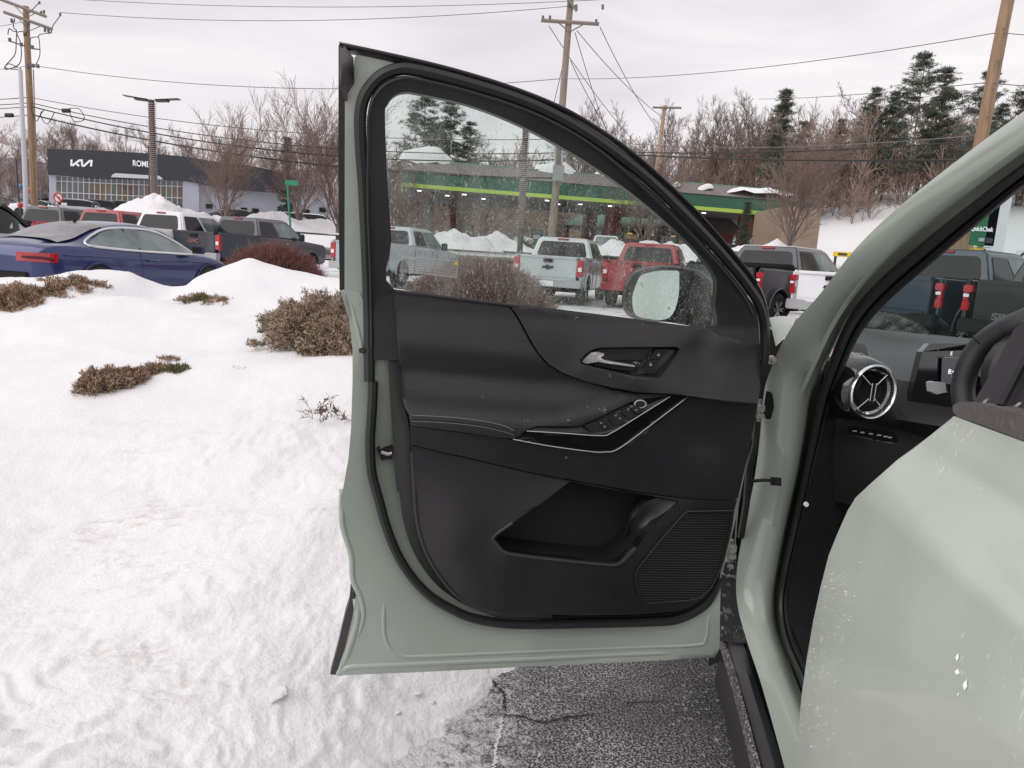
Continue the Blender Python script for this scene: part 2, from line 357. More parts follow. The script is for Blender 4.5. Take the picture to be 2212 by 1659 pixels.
# ---------------------------------------------------------------- near snow bank
SC = []
def sp(u, v, y): q = P(u, v, y); SC.append((q.x, q.y, q.z)); return q
for a in [(0, 605, 6.7), (120, 596, 6.8), (170, 584, 6.9), (225, 583, 6.95), (285, 588, 6.9), (345, 662, 6.6), (325, 645, 6.8), (370, 650, 6.9), (420, 600, 6.8), (540, 558, 6.9), (470, 582, 6.85), (620, 588, 7.0), (700, 600, 7.3), (760, 610, 7.4),
          (0, 672, 5.6), (120, 662, 5.5), (230, 655, 5.6), (390, 660, 5.9), (520, 668, 5.9), (600, 640, 6.3), (560, 660, 5.9),
          (0, 740, 4.9), (200, 735, 4.8), (400, 740, 4.8), (560, 720, 4.9), (640, 790, 4.2), (735, 790, 4.2),
          (0, 840, 3.95), (175, 850, 3.75), (420, 812, 4.05), (560, 815, 4.0), (700, 880, 3.5),
          (0, 1000, 2.95), (250, 1000, 2.95), (500, 960, 3.05), (700, 960, 3.1),
          (0, 1150, 2.36), (200, 1150, 2.38), (420, 1100, 2.5), (600, 1080, 2.6), (740, 1100, 2.5),
          (0, 1350, 1.86), (200, 1380, 1.80), (400, 1330, 1.92), (600, 1300, 1.98), (740, 1280, 2.02), (850, 1300, 2.0)]:
    sp(*a)
SC += [(-1.6, 1.2, 0.16), (-0.9, 1.2, 0.14), (-0.5, 1.2, 0.10), (-0.9, 1.6, 0.16), (-0.40, 1.55, 0.10), (-0.55, 1.9, 0.17), (-0.22, 1.85, 0.04), (-0.30, 1.45, 0.03), (-0.12, 1.6, -0.03), (-0.25, 1.2, -0.01), (-0.42, 1.0, -0.0),
       (0.1, 1.9, -0.04), (0.1, 1.4, -0.08), (0.5, 1.5, -0.10), (0.9, 2.0, -0.1), (0.2, 2.4, 0.02), (0.8, 2.8, 0.0), (1.5, 2.5, -0.08), (0.0, 1.0, -0.1), (0.5, 0.8, -0.12), (-0.05, 2.3, 0.08),
       (0.6, 4.0, 0.2), (-0.4, 3.4, 0.34), (1.8, 4.5, 0.1), (0.0, 5.0, 0.50), (-0.6, 7.2, 0.8), (0.4, 7.0, 0.55), (1.2, 7.5, 0.35), (2.5, 8, 0.0), (2.6, 6, 0.0), (2.4, 4, -0.08),
       (-6.6, 7.9, 0.1), (-5.6, 8.1, 0.05), (-4.6, 8.6, 0.0), (-3.6, 8.9, 0.0), (-6.0, 9.5, -0.1), (-4, 9.6, -0.1), (-2.5, 9.6, 0.0), (-1, 10.5, 0.05), (1.5, 11, -0.05), (-8, 8.0, 0.0), (-7, 6, 0.7), (-8, 4, 0.5), (-6, 2, 0.25), (-3, 1.2, 0.2), (-6, 0, 0.1), (-1.5, 0.4, 0.1), (-0.5, 0.3, -0.05), (0, 0, -0.12), (2, 0, -0.12), (-3, 12, -0.3), (1, 13, -0.3), (-9, 12, -0.3), (4, 11, -0.2), (-1.2, 9.2, 0.25)]
_sf = rbf(SC, tps=False)
def SZn(X, Y, det=True):
    Z = _sf(np.c_[X.ravel(), Y.ravel()]).reshape(X.shape)
    d = np.hypot(X, Y)
    rough = np.clip(1 - (d - 2.0) / 2.6, 0.12, 1)          # the ploughed edge is lumpy, the bank behind is smooth
    # lumps drawn out along the plough's path
    a = math.radians(28); xr = X * math.cos(a) + Y * math.sin(a); yr = -X * math.sin(a) + Y * math.cos(a)
    Z = Z + rough * 0.060 * fbm(xr * 1.2, yr * 2.4, 3, 0.5)
    # broken slabs: terraces
    t = fbm(xr * 2.6 + 5 + 0.5 * fbm(X * 3, Y * 3, 2), yr * 3.6 + 3 + 0.6 * fbm(X * 4 + 7, Y * 4, 2), 4, 0.6); s = t * 5; fl = np.floor(s); fr_ = s - fl
    Z = Z + rough * (0.5 + 1.0 * np.clip(fbm(X * 0.9 + 2, Y * 0.9, 2) * 2 + .4, 0, 1)) * 0.020 * (fl + np.clip(fr_ * 4 - 1.5, 0, 1) - s * 0.7)
    if det: Z = Z + (0.25 + rough) * 0.0065 * fbm(X * 13, Y * 13, 4, 0.6) + rough * 0.012 * np.abs(fbm(X * 6 + 3, Y * 6, 3))
    # soft wind-packed waves on the smooth bank, and thaw pits behind the shrubs
    Z = Z + (1 - rough) * 0.075 * fbm(X * 1.0 + 9, Y * 1.7, 3) + (1 - rough) * 0.012 * fbm(X * 5, Y * 9, 3)
    return Z
def SZ(x, y): return float(SZn(np.array([[x]], float), np.array([[y]], float))[0, 0])
def build_snow():
    th = np.radians(np.linspace(-68, 42, 440)); rr = np.geomspace(0.85, 12.8, 330)
    T, R_ = np.meshgrid(th, rr); X = np.sin(T) * R_; Y = np.cos(T) * R_; Z = SZn(X, Y)
    edge = np.minimum(np.minimum((T - th[0]) / 0.1, (th[-1] - T) / 0.1), (12.8 - R_) / 1.2); edge = np.clip(edge, 0, 1); Z = Z * edge - 0.12 * (1 - edge)
    g = M(); g.grid([[(X[i, j], Y[i, j], Z[i, j]) for j in range(X.shape[1])] for i in range(X.shape[0])])
    tag(g.build('snow_bank', m_snow_near, angle=180), kind='structure')
build_snow()
def chunk_snow():
    r2 = random.Random(5)
    spots = [(598, 1500, .030, 'small lump of snow lying nearest the bottom corner of the door'),
             (962, 1562, .014, 'biggest white crumb of snow on the salted asphalt'), (905, 1500, .012, 'crumb of snow on the asphalt under the door bottom'), (860, 1545, .010, 'crumb of snow on the asphalt closest to the bank'), (935, 1520, .009, 'small crumb of snow above the biggest one on the asphalt')]
    for k, (u, v, s, lb) in enumerate(spots):
        # find the surface under this direction
        d = ray(u, v); t = 0.8
        while t < 8:
            q = EYE + d * t
            if q.z < max(SZ(q.x, q.y), 0.0): break
            t += 0.01
        bm = bmesh.new(); bmesh.ops.create_icosphere(bm, subdivisions=4, radius=1)
        ox, oy = r2.random() * 9, r2.random() * 9
        pl_ = [Vector((r2.gauss(0, 1), r2.gauss(0, 1), r2.gauss(0, .7))).normalized() for _ in range(11)]
        for vv in bm.verts:
            c = vv.co; m_ = min([r2_ / max(c.dot(p_), .05) for p_, r2_ in zip(pl_, [.62, .7, .8, .66, .75, .7, .6, .8, .72, .68, .7])] + [1.0])
            n_ = float(fbm(np.array([c.x * 2.3 + ox]), np.array([c.y * 2.3 + c.z * 2 + oy]), 4)[0]); c *= m_ * (1 + 0.22 * n_)
        me = bpy.data.meshes.new('snow_chunk'); bm.to_mesh(me); bm.free(); me.materials.append(m_snow_near); me.shade_smooth(); me.set_sharp_from_angle(angle=math.radians(28))
        o = obj_at('snow_chunk', me, None, (q.x, q.y, max(SZ(q.x, q.y), 0.01) - s * (.10 if u < 800 else -.2)), (r2.uniform(-.25, .25), r2.uniform(-.25, .25), r2.random() * 6), (s * 1.2, s * 0.9, s * 0.36))
        tag(o, lb, 'snow lump', 'lumps of broken snow')
chunk_snow()
# near asphalt sheet under the open door
g = M(); g.grid([[(x, y, 0.018) for x in np.linspace(-3, 4, 30)] for y in np.linspace(-3, 5.5, 30)])
tag(g.build('asphalt_pavement', m_asph, angle=180), kind='structure')
def dust():
    t = m_asph.node_tree; b = t.nodes['Principled BSDF']; c = t.nodes.new('ShaderNodeTexCoord'); sx = t.nodes.new('ShaderNodeSeparateXYZ'); t.links.new(c.outputs['Object'], sx.inputs[0])
    a = t.nodes.new('ShaderNodeMapRange'); a.inputs['From Min'].default_value = 0.22; a.inputs['From Max'].default_value = -0.30; t.links.new(sx.outputs['X'], a.inputs[0])
    n = t.nodes.new('ShaderNodeTexNoise'); n.inputs['Scale'].default_value = 34; n.inputs['Detail'].default_value = 6; n.inputs['Roughness'].default_value = .75; t.links.new(c.outputs['Object'], n.inputs['Vector'])
    ad = t.nodes.new('ShaderNodeMath'); ad.operation = 'MULTIPLY_ADD'; ad.inputs[1].default_value = .42; t.links.new(a.outputs[0], ad.inputs[0]); t.links.new(n.outputs['Fac'], ad.inputs[2])
    q = t.nodes.new('ShaderNodeMapRange'); q.inputs['From Min'].default_value = .62; q.inputs['From Max'].default_value = .80; t.links.new(ad.outputs[0], q.inputs[0])
    mi = t.nodes.new('ShaderNodeMixRGB'); mi.inputs[2].default_value = (.72, .71, .72, 1); t.links.new(q.outputs[0], mi.inputs[0]); t.links.new(b.inputs['Base Color'].links[0].from_socket, mi.inputs[1]); t.links.new(mi.outputs[0], b.inputs['Base Color'])
dust()
# cracks: narrow open grooves drawn as flat ragged strips, groove shade put into their dark colour
def crack(path, wd, m, nm):
    g = M(); r2 = random.Random(len(path)); pts = resample(crv([tuple(PZ(u, v, 0.022)) for u, v in path], 4), 60)
    a, b = [], []
    for i, p in enumerate(pts):
        q = Vector(pts[min(i + 1, 59)]) - Vector(pts[max(i - 1, 0)]); nn = Vector((-q.y, q.x, 0)).normalized()
        k = wd * (0.5 + r2.random()) * min(1, (59 - i) / 10 + 0.15); j = nn * r2.uniform(-.004, .004)
        a.append(Vector(p) + nn * k + j); b.append(Vector(p) - nn * k + j)
    g.grid([a, b]); tag(g.build(nm, m, angle=180), kind='structure')
m_crk = mat('crack_shadow', (0.012, 0.012, 0.012), 0.9)
crack([(1055, 1452), (1070, 1480), (1085, 1492), (1090, 1520), (1092, 1540)], 0.0035, m_crk, 'asphalt_crack')
crack([(1092, 1545), (1130, 1548), (1165, 1560), (1210, 1552), (1260, 1545), (1290, 1540)], 0.003, m_crk, 'asphalt_crack')
crack([(1350, 1518), (1400, 1516), (1440, 1512)], 0.002, m_crk, 'asphalt_crack')
crack([(940, 1455), (965, 1462), (990, 1456)], 0.0025, m_crk, 'asphalt_crack')
crack([(1085, 1550), (1078, 1590), (1070, 1625), (1066, 1690)], 0.0035, mat('salt_line', (0.62, 0.60, 0.58), 0.9), 'salt_filled_crack')
# ================================================================ THE SAGE GREEN CAR (near)
m_sage = mat('sage_paint', (0.365, 0.405, 0.355), rough=0.30, coat=0.8, var=0.03, vs=3, rvar=0.05)
m_sage_dirty_skylit = mat('sage_paint_film_skylit', (0.45, 0.49, 0.435), rough=0.36, coat=0.5, var=0.07, vs=4, rvar=0.12, stretch=(1, 1, 0.5))  # road film, with base colour also lifted for sky light on the rear door
speckle(m_sage_dirty_skylit, 150, 0.64, 0.70, (0.80, 0.81, 0.78), 0.8, (1, 1, 0.6), 5.0, 0.50, 0.66)
speckle(m_sage_dirty_skylit, 5, 0.45, 0.75, (0.27, 0.30, 0.25), 0.35, (1, 1, 0.25), 3.0, 0.3, 0.7)
speckle(m_sage_dirty_skylit, 22, 0.48, 0.80, (0.58, 0.60, 0.55), 0.75, (1, 1, 0.3), 2.5, 0.35, 0.65)
m_trim = mat('black_plastic', (0.021, 0.020, 0.022), rough=0.36, var=0.10, vs=30, bump=0.12, bs=700, spec=0.5)
m_soft = mat('black_soft_trim', (0.023, 0.022, 0.024), rough=0.40, bump=0.30, bs=420, var=0.08, vs=20)
m_rub = mat('black_rubber', (0.020, 0.019, 0.021), rough=0.42)
m_dark = mat('deep_black', (0.006, 0.006, 0.007), rough=0.7)
m_gloss = mat('piano_black', (0.006, 0.006, 0.007), rough=0.06, coat=1)
m_chrome = mat('chrome', (0.82, 0.82, 0.83), rough=0.22, metal=1)
m_satin = mat('satin_line', (0.55, 0.55, 0.56), rough=0.35, metal=1)
m_steel = mat('zinc_steel', (0.45, 0.44, 0.42), rough=0.4, metal=0.9, var=.2, vs=40)
m_grey_pr = mat('grey_print', (0.42, 0.42, 0.43), 0.6)
m_dirtstain = mat('white_slush', (0.8, 0.8, 0.8), 0.7)

T1 = lambda pts: [(685.8 + a[0] * .463, 54.9 + a[1] * .463, *a[2:]) for a in pts]
T2 = lambda pts: [(685.8 + a[0] * .4588, 603.5 + a[1] * .4588, *a[2:]) for a in pts]
T3 = lambda pts: [(685.8 + a[0] * .4588, 1042.4 + a[1] * .4588, *a[2:]) for a in pts]
T4 = lambda pts: [(1591 + a[0] * .3638, 493.7 + a[1] * .3638, *a[2:]) for a in pts]
# door surface: vertical to the belt line, then leaning in above it
DA = Vector((-0.356, 1.518, 0)); DB = Vector((0.545, 1.697, 0)); DX = (DB - DA).normalized(); DN = Vector((DX.y, -DX.x, 0))
ZB = 1.10; LEAN = math.radians(13)
DNU = (DN * math.cos(LEAN) + Vector((0, 0, -1)) * -math.sin(LEAN) * -1).normalized()
DNU = Vector((DN.x * math.cos(LEAN), DN.y * math.cos(LEAN), math.sin(LEAN) * -1)).normalized()
def D(u, v, n=0.0):
    d = ray(u, v); t = (DA + DN * n - EYE).dot(DN) / d.dot(DN); q = EYE + d * t
    if q.z > ZB:
        # plane through the belt line, tilted towards the camera as it rises
        O = Vector((DA.x, DA.y, ZB)) + DN * n
        nu = (DN * math.cos(LEAN) - Vector((0, 0, 1)) * math.sin(LEAN))
        t = (O - EYE).dot(nu) / d.dot(nu); q = EYE + d * t
    return q
car = empty('crossover_car', (0.62, 1.72, 0), 0, 'sage green crossover with its front door wide open, filling the right of the picture', 'car')
door = empty('front_door', parent=car); bpy.context.view_layer.update()
door.matrix_parent_inverse = Matrix.Identity(4)
CARLOC = Vector((0.62, 1.72, 0))
def fin(o, parent=None):
    """re-express world-space vertices relative to the parent's origin"""
    for v in o.data.vertices: v.co -= CARLOC
    return o
def cb(g, name, mats, parent=None, **k):
    g.v = [tuple(Vector(q) - CARLOC) for q in g.v]
    return g.build(name, mats, parent or door, **k)
def patch(name, outline, nf, step=9, parent=None, m=None, hole=None, rim=0.02, S=D, holerim=None, **k):
    """sheet over an outline traced in the photo, with depth nf(u,v) on surface S; free edges turned back by rim"""
    pts = [Vector((p[0], p[1])) for p in outline]
    area = sum(pts[i].x * pts[(i + 1) % len(pts)].y - pts[(i + 1) % len(pts)].x * pts[i].y for i in range(len(pts)))
    if area < 0: pts.reverse()
    n0 = len(pts); ed = [(i, (i + 1) % n0) for i in range(n0)]
    hp = []
    if hole:
        hp = [Vector((p[0], p[1])) for p in hole]; ed += [(n0 + i, n0 + (i + 1) % len(hp)) for i in range(len(hp))]
    us = [p.x for p in pts]; vs_ = [p.y for p in pts]; inner = []
    poly = [(p.x, p.y) for p in pts]; hpl = [(p.x, p.y) for p in hp]
    bnd = np.array([(p.x, p.y) for p in pts + hp])
    r_ = 0
    y = min(vs_) + step / 2
    while y < max(vs_):
        x = min(us) + step / 2 + (step / 2 if r_ % 2 else 0)
        while x < max(us):
            if inpoly(x, y, poly) and not (hp and inpoly(x, y, hpl)) and np.min(np.hypot(bnd[:, 0] - x, bnd[:, 1] - y)) > step * 0.45: inner.append(Vector((x, y)))
            x += step
        y += step * 0.87; r_ += 1
    allp = pts + hp + inner
    rv, re_, rf, ov, oe, of = delaunay_2d_cdt(allp, ed, [], 1, 1e-6)
    fs = []
    for f in rf:
        c = sum((rv[i] for i in f), Vector((0, 0))) / len(f)
        if not inpoly(c.x, c.y, poly): continue
        if hp and inpoly(c.x, c.y, hpl): continue
        fs.append(tuple(f))
    if callable(nf):
        ns = nf([(p.x, p.y) for p in rv]); 
    else: ns = [nf] * len(rv)
    g = M(); vv = [S(p.x, p.y, float(ns[i])) for i, p in enumerate(rv)]
    cnt = {}
    for f in fs:
        for i in range(len(f)):
            e = (f[i], f[(i + 1) % len(f)]); cnt[tuple(sorted(e))] = cnt.get(tuple(sorted(e)), []) + [e]
    b = len(vv); back = {}
    allf = list(fs); extra = []
    for kx, es in cnt.items():
        if len(es) == 1:
            a, c = es[0]
            for q in (a, c):
                if q not in back:
                    p = rv[q]; 
                    # straight back along the surface normal, keeping its place on the part
                    back[q] = b + len(extra); q0 = vv[q]; extra.append(q0 - (DN if S is D else BACK) * rim)
            allf.append((c, a, back[a], back[c]))
    g.add(vv + extra, allf)
    return cb(g, name, m or m_trim, parent, angle=k.get('angle', 50), fixn=True)
BACK = Vector((0, -1, 0))
def dtube(name, path, r, m, n=0.0, parent=None, smooth=6, closed=False, seg=8, flat=None):
    pts = crv(path, smooth, closed); g = M(); w_ = [D(p[0], p[1], p[2] if len(p) > 2 else n) for p in pts]
    rr = r if not callable(r) else [r(i / len(w_)) for i in range(len(w_))]
    g.tube(w_, rr, seg, closed=closed); return cb(g, name, m, parent)
def strip(name, a, b, na, nb, m, parent=None, k=60, thick=0.012, S=D, mid=None):
    """loft between traced polylines a and b"""
    A = resample(crv(a, 6), k); B = resample(crv(b, 6), k); g = M()
    rows = [[S(p[0], p[1], na) for p in A]]
    if mid is not None:
        for t, nm in mid: rows.append([S(p[0] * (1 - t) + q[0] * t, p[1] * (1 - t) + q[1] * t, nm) for p, q in zip(A, B)])
    rows.append([S(p[0], p[1], nb) for p in B])
    bk = DN if S is D else BACK
    rows.insert(0, [q - bk * thick for q in rows[0]]); rows.append([q - bk * thick for q in rows[-1]])
    g.grid(rows); return cb(g, name, m, parent, angle=50)

# ---- traced lines -------------------------------------------------
outer_top = T1([(100, 75), (300, 118), (600, 188), (900, 278), (1150, 378), (1350, 497), (1500, 607), (1650, 742), (1800, 890), (1950, 1062), (2050, 1192), (2095, 1290), (2110, 1400), (2108, 1560)])
seal_line = T1([(242, 1659), (238, 1300), (218, 800), (202, 560), (200, 420), (222, 325), (285, 245), (365, 207), (455, 208), (700, 268), (1000, 368), (1250, 500), (1500, 682), (1700, 870), (1900, 1083), (2020, 1235), (2070, 1330), (2085, 1450)]) + T2([(2098, 400)])
seal_low = T2([(262, 480), (258, 600), (248, 760), (255, 900)]) + T3([(272, 20), (292, 90), (322, 200), (368, 320), (430, 425), (520, 525), (640, 600), (760, 645), (950, 668), (1250, 664), (1600, 655), (1700, 642), (1790, 600), (1850, 545), (1893, 450)])
glass_o = T1([(360, 1235), (345, 1000), (325, 700), (315, 420), (325, 368), (355, 330), (400, 312), (470, 318), (700, 370), (900, 445), (1100, 545), (1300, 665), (1500, 810), (1700, 985), (1800, 1090), (1850, 1158), (1864, 1205), (1855, 1300), (1835, 1420), (1500, 1375), (1100, 1325), (880, 1300)])
# ---- sage steel door shell (inner face), with pressed edges
left_edge = T1([(128, 330), (128, 800), (126, 1232)]) + T2([(110, 62), (150, 195), (165, 330), (165, 480), (158, 700), (145, 850), (118, 1000)]) + T3([(110, 60), (105, 200), (130, 280), (155, 350), (157, 440), (182, 530), (165, 640), (100, 908)])
bot_edge = T3([(500, 892), (1000, 866), (1500, 843), (1870, 825)])
right_edge = T3([(1893, 780), (1895, 600), (1900, 450), (1940, 300), (1985, 100)]) + T2([(2040, 760), (2075, 500), (2085, 310)])
seal_out = crv(seal_low, 5)
sage_low = left_edge[2:] + bot_edge + [(p[0], p[1]) for p in right_edge] + T2([(1900, 330), (300, 330), (200, 60)])
door_shell_n = rbf(T3([(60, 900, .0), (240, 780, .012), (330, 820, .02), (420, 800, .02), (330, 500, .02), (1800, 770, .02), (1870, 800, 0.0), (1000, 800, .02), (1000, 860, 0.0), (1870, 500, .015), (1000, 300, -.07), (1500, 300, -.07), (700, 200, -.06), (1500, 600, -.03), (900, 560, -.03)]) + T2([(200, 100, .015), (130, 100, .0), (165, 300, 0), (230, 330, .012), (230, 700, .012), (160, 700, 0), (300, 700, -.01), (330, 900, -.01), (600, 500, -.06), (1000, 500, -.07), (1500, 500, -.07), (1900, 500, -.05), (1000, 850, -.07), (1600, 850, -.07), (450, 850, -.05)]))
patch('door_shell', sage_low, door_shell_n, step=14, m=m_sage, rim=0.035)
# the upper sage strip between black edge strip and seal
up_sage = T1([(126, 1240), (127, 700), (128, 340), (168, 270), (172, 150), (185, 137), (380, 180), (460, 200), (330, 230), (235, 330), (215, 450), (215, 800), (240, 1250), (245, 1400), (160, 1400)])
patch('door_frame_panel', up_sage, 0.006, step=16, m=m_sage, rim=0.03)
# pressed swage lines on the sheet metal
for path, rr, nn in [(T3([(318, 470), (312, 640), (318, 720), (345, 780), (400, 812), (500, 815), (1000, 795), (1500, 775), (1780, 762), (1825, 735), (1838, 650), (1850, 560)]), .0035, .021),
                 (T3([(100, 895), (150, 865), (260, 858), (600, 845), (1000, 828), (1500, 805), (1850, 790)]), .0045, .012),
                 (T3([(185, 545), (190, 640), (150, 780), (108, 895)]), .005, .010),
                 (T3([(118, 30), (118, 190), (160, 340), (168, 450), (205, 540), (215, 640), (160, 800)]), .004, .012),
                 (T2([(150, 70), (168, 150), (205, 300), (218, 420)]), .003, .016)]:
    pts = crv(path, 6); ns_ = door_shell_n([(p[0], p[1]) for p in pts]); g = M(); k_ = len(pts); g.tube([D(p[0], p[1], float(n_) - rr * 1.2 - rr * 1.6 * max(0, 1 - min(i_, k_ - 1 - i_) / 5)) for i_, (p, n_) in enumerate(zip(pts, ns_))], rr * 1.85, 12); cb(g, 'pressed_flange', m_sage)
g = M(); g.tube([D(*T2([(208, 335)])[0], 0.012), D(*T2([(208, 335)])[0], 0.024)], .006, 12); cb(g, 'rubber_plug', m_rub)
# black edge strip, corner cap, roof line trim
strip('window_edge_moulding', T1([(98, 90), (98, 700), (103, 1236)]), T1([(128, 90), (128, 700), (128, 1232)]), 0.004, 0.004, m_trim, thick=.03)
patch('corner_cap', T1([(102, 92), (128, 98), (168, 150), (172, 265), (140, 300), (138, 348), (126, 348), (104, 290)]), rbf(T1([(102, 92, .01), (168, 150, .03), (135, 200, .034), (104, 290, .012), (172, 265, .02), (140, 300, .02)])), step=9, m=m_trim, rim=.03)
inner_top = T1([(110, 105), (300, 148), (420, 180), (600, 212), (900, 305), (1150, 408), (1340, 520), (1500, 645), (1650, 780), (1800, 930), (1940, 1090), (2035, 1215), (2085, 1320), (2098, 1420), (2092, 1560)])
strip('roof_line_trim', outer_top, inner_top, 0.002, 0.012, m_trim, k=90, thick=.03, mid=[(0.25, .012), (0.3, .004), (0.75, .016)])
dtube('roof_line_seal', T1([(120, 92), (300, 128), (600, 197), (900, 287), (1150, 388), (1350, 507), (1500, 618), (1650, 752), (1800, 900), (1950, 1073), (2050, 1200)]), .0035, m_rub, .012)
# frame between seal and glass
def off(path, k): # shift a closed traced outline outwards from its centre line
    o = []; n_ = len(path)
    for i in range(n_):
        a = path[i - 1]; b = path[(i + 1) % n_]; dx, dy = b[0] - a[0], b[1] - a[1]; l_ = math.hypot(dx, dy) or 1
        o.append((path[i][0] - dy / l_ * k, path[i][1] + dx / l_ * k))
    return o
frame_out = T1([(265, 1562), (258, 1300), (240, 800), (232, 560), (232, 425), (252, 335), (305, 265), (375, 238), (455, 240), (700, 296), (1000, 396), (1250, 528), (1480, 702), (1680, 890), (1880, 1103), (2000, 1255), (2050, 1340), (2062, 1475), (2070, 1560), (1500, 1560), (380, 1562)])
glass_s = crv(glass_o, 4, True)
fo = crv(frame_out[:-3], 4) + frame_out[-3:]
patch('window_frame', fo, rbf(T1([(250, 800, .018), (300, 800, .022), (320, 800, .012), (230, 400, .018), (290, 350, .024), (335, 370, .012), (455, 240, .018), (480, 280, .024), (480, 316, .012), (1000, 396, .018), (1000, 440, .026), (1010, 490, .012), (1500, 720, .018), (1480, 760, .026), (1500, 808, .012), (1880, 1103, .018), (1860, 1130, .026), (1830, 1140, .012), (1870, 1300, .014), (1960, 1300, .034), (2050, 1350, .02), (1980, 1450, .04), (300, 1400, .022), (360, 1400, .016)])), step=9, m=m_trim, hole=glass_s, rim=.02)
dtube('glass_run_line', T1([(252, 1500), (248, 1200), (235, 800), (238, 560), (238, 440), (262, 345), (315, 280), (385, 250), (455, 250), (700, 308), (1000, 408), (1250, 540), (1470, 714), (1670, 902), (1870, 1115), (1985, 1262), (2035, 1360)]), .003, m_satin if False else m_rub, .027)
m_glass = glassmat('door_glass_wet', (0.80, 0.875, 0.845), 0.045, 0.0, 0.66)
patch('window_glass', [p[:2] for p in crv(off(glass_o, -3), 4, True)], -0.006, step=60, m=m_glass, rim=.002)
# main fat seal
dtube('door_seal', [(p[0], p[1]) for p in seal_line], .0115, m_rub, .014)
dtube('lower_door_seal', seal_low, .0105, m_rub, .014)
strip('rear_pillar_trim', T1([(262, 1290), (262, 1562)]) , T1([(362, 1235), (382, 1562)]), .02, .02, m_trim, k=6, thick=.03)
# ---- trim panels
_pt = np.linspace(-.3, 1.3, 321); _pn = np.interp(_pt, [-.3, 0, .42, .64, .80, .92, 1.0, 1.06, 1.15], [.020, .028, .047, .026, .046, .084, .096, .094, .086])
_k = np.exp(-np.linspace(-2, 2, 33) ** 2); _pn = np.convolve(np.pad(_pn, 16, mode='edge'), _k / _k.sum(), mode='valid')
def n_soft(pts):
    """cross-section of the upholstered panel, swept along the door: lit upper roll, hollow, armrest shelf"""
    o = []
    for u, v in pts:
        x = (u - 685.8) / .4588; y = (v - 603.5) / .4588; tp = 50 + (x - 365) * .125; bt = float(np.interp(x, [365, 440, 700, 1000, 1150, 1300, 1450, 1700], [640, 645, 665, 688, 680, 642, 592, 548])); t_ = (y - tp) / max(bt - tp, 120); f = min(1, max(0, (x - 1050) / 600)); f = f * f * (3 - 2 * f); n_ = float(np.interp(t_, _pt, _pn))
        o.append(n_ * (1 - f) + f * (.044 + .020 * max(0, min(1, t_))))
    return np.array(o)
soft_o = T2([(365, 50), (600, 82), (890, 116), (925, 160), (955, 210), (1000, 295), (1035, 350), (1080, 402), (1150, 445), (1250, 485), (1380, 515), (1500, 538), (1690, 546), (1500, 566), (1400, 612), (1300, 662), (1240, 688), (1200, 692), (1110, 690), (1030, 690), (985, 708), (955, 735), (920, 750), (850, 745), (700, 722), (570, 705), (440, 688), (432, 640), (415, 610), (400, 560), (385, 400), (372, 250), (362, 120)])
patch('upholstered_panel', soft_o, n_soft, step=8, m=m_soft, rim=.03)
# stitching along the bolster: two rows and the piping
for dy, nn, m_, r_ in ((-8, .0945, m_grey_pr, .0006), (8, .0945, m_rub, .0015), (20, .094, m_grey_pr, .0006)):
    path = T2([(445, 648 + dy), (600, 655 + dy), (760, 672 + dy), (880, 698 + dy), (930, 722 + dy * 0.6)])
    pts = resample(crv(path, 6), 120); g = M()
    nn_ = n_soft([(p[0], p[1]) for p in pts])
    if m_ is m_rub: g.tube([D(p[0], p[1], n_ + .0008) for p, n_ in zip(pts, nn_)], r_, 6)
    else:
        for i in range(0, 118, 2): g.tube([D(pts[i][0], pts[i][1], nn_[i] + .0008), D(pts[i + 1][0], pts[i + 1][1], nn_[i + 1] + .0008)], r_, 4)
    o = cb(g, 'stitching' if m_ is not m_rub else 'piping', m_); 
hard_o = T2([(900, 119), (1100, 146), (1500, 192), (1852, 240), (1890, 262), (1985, 288), (2083, 305), (2085, 500), (2075, 578), (1950, 572), (1850, 562), (1700, 541), (1500, 530), (1380, 508), (1250, 476), (1150, 437), (1084, 394), (1040, 345), (1008, 292), (962, 205), (932, 155)])
bez = T2([(1235, 382), (1262, 350), (1300, 328), (1335, 320), (1500, 318), (1690, 317), (1708, 328), (1690, 360), (1640, 430), (1615, 460), (1600, 465), (1480, 456), (1380, 432), (1260, 404), (1240, 395)])
n_hard = rbf(T2([(900, 119, .032), (1500, 190, .030), (1852, 240, .034), (1100, 250, .048), (1300, 278, .058), (1500, 278, .062), (1750, 285, .066), (1900, 292, .066), (2080, 300, .066), (2083, 322, .036), (1800, 318, .036), (1100, 395, .050), (1200, 380, .052), (1250, 430, .066), (1500, 500, .082), (1700, 520, .088), (1900, 540, .088), (2070, 560, .084), (2075, 430, .056), (1850, 430, .058), (1250, 470, .058), (1500, 528, .070), (1700, 541, .076), (1720, 400, .060), (1450, 470, .072), (1600, 300, .056)]))
patch('hard_upper_panel', hard_o, n_hard, step=8, m=m_trim, hole=bez, rim=.03)
# handle cup
cx_, cy_ = 1470, 388
inn = T2([(cx_ + (a[0] - cx_) * .93, cy_ + (a[1] - cy_) * .88) for a in [((p[0] - 685.8) / .4588, (p[1] - 603.5) / .4588) for p in bez]])
g = M(); nb = n_hard([(p[0], p[1]) for p in bez]); g.grid([[D(p[0], p[1], float(n_)) for p, n_ in zip(bez + [bez[0]], list(nb) + [nb[0]])], [D(p[0], p[1], .020) for p in inn + [inn[0]]]]); cb(g, 'handle_surround', m_trim, angle=60)
patch('handle_cup', inn, rbf(T2([(1250, 385, .03), (1400, 350, .002), (1400, 400, .004), (1500, 380, .004), (1560, 400, .03), (1640, 340, .034), (1600, 450, .034), (1330, 330, .012)])), step=7, m=m_trim, rim=.004)
patch('handle_lever', T2([(1330, 384), (1350, 378), (1500, 402), (1488, 430), (1400, 424), (1300, 404)]), .030, step=8, m=m_rub, rim=.01)
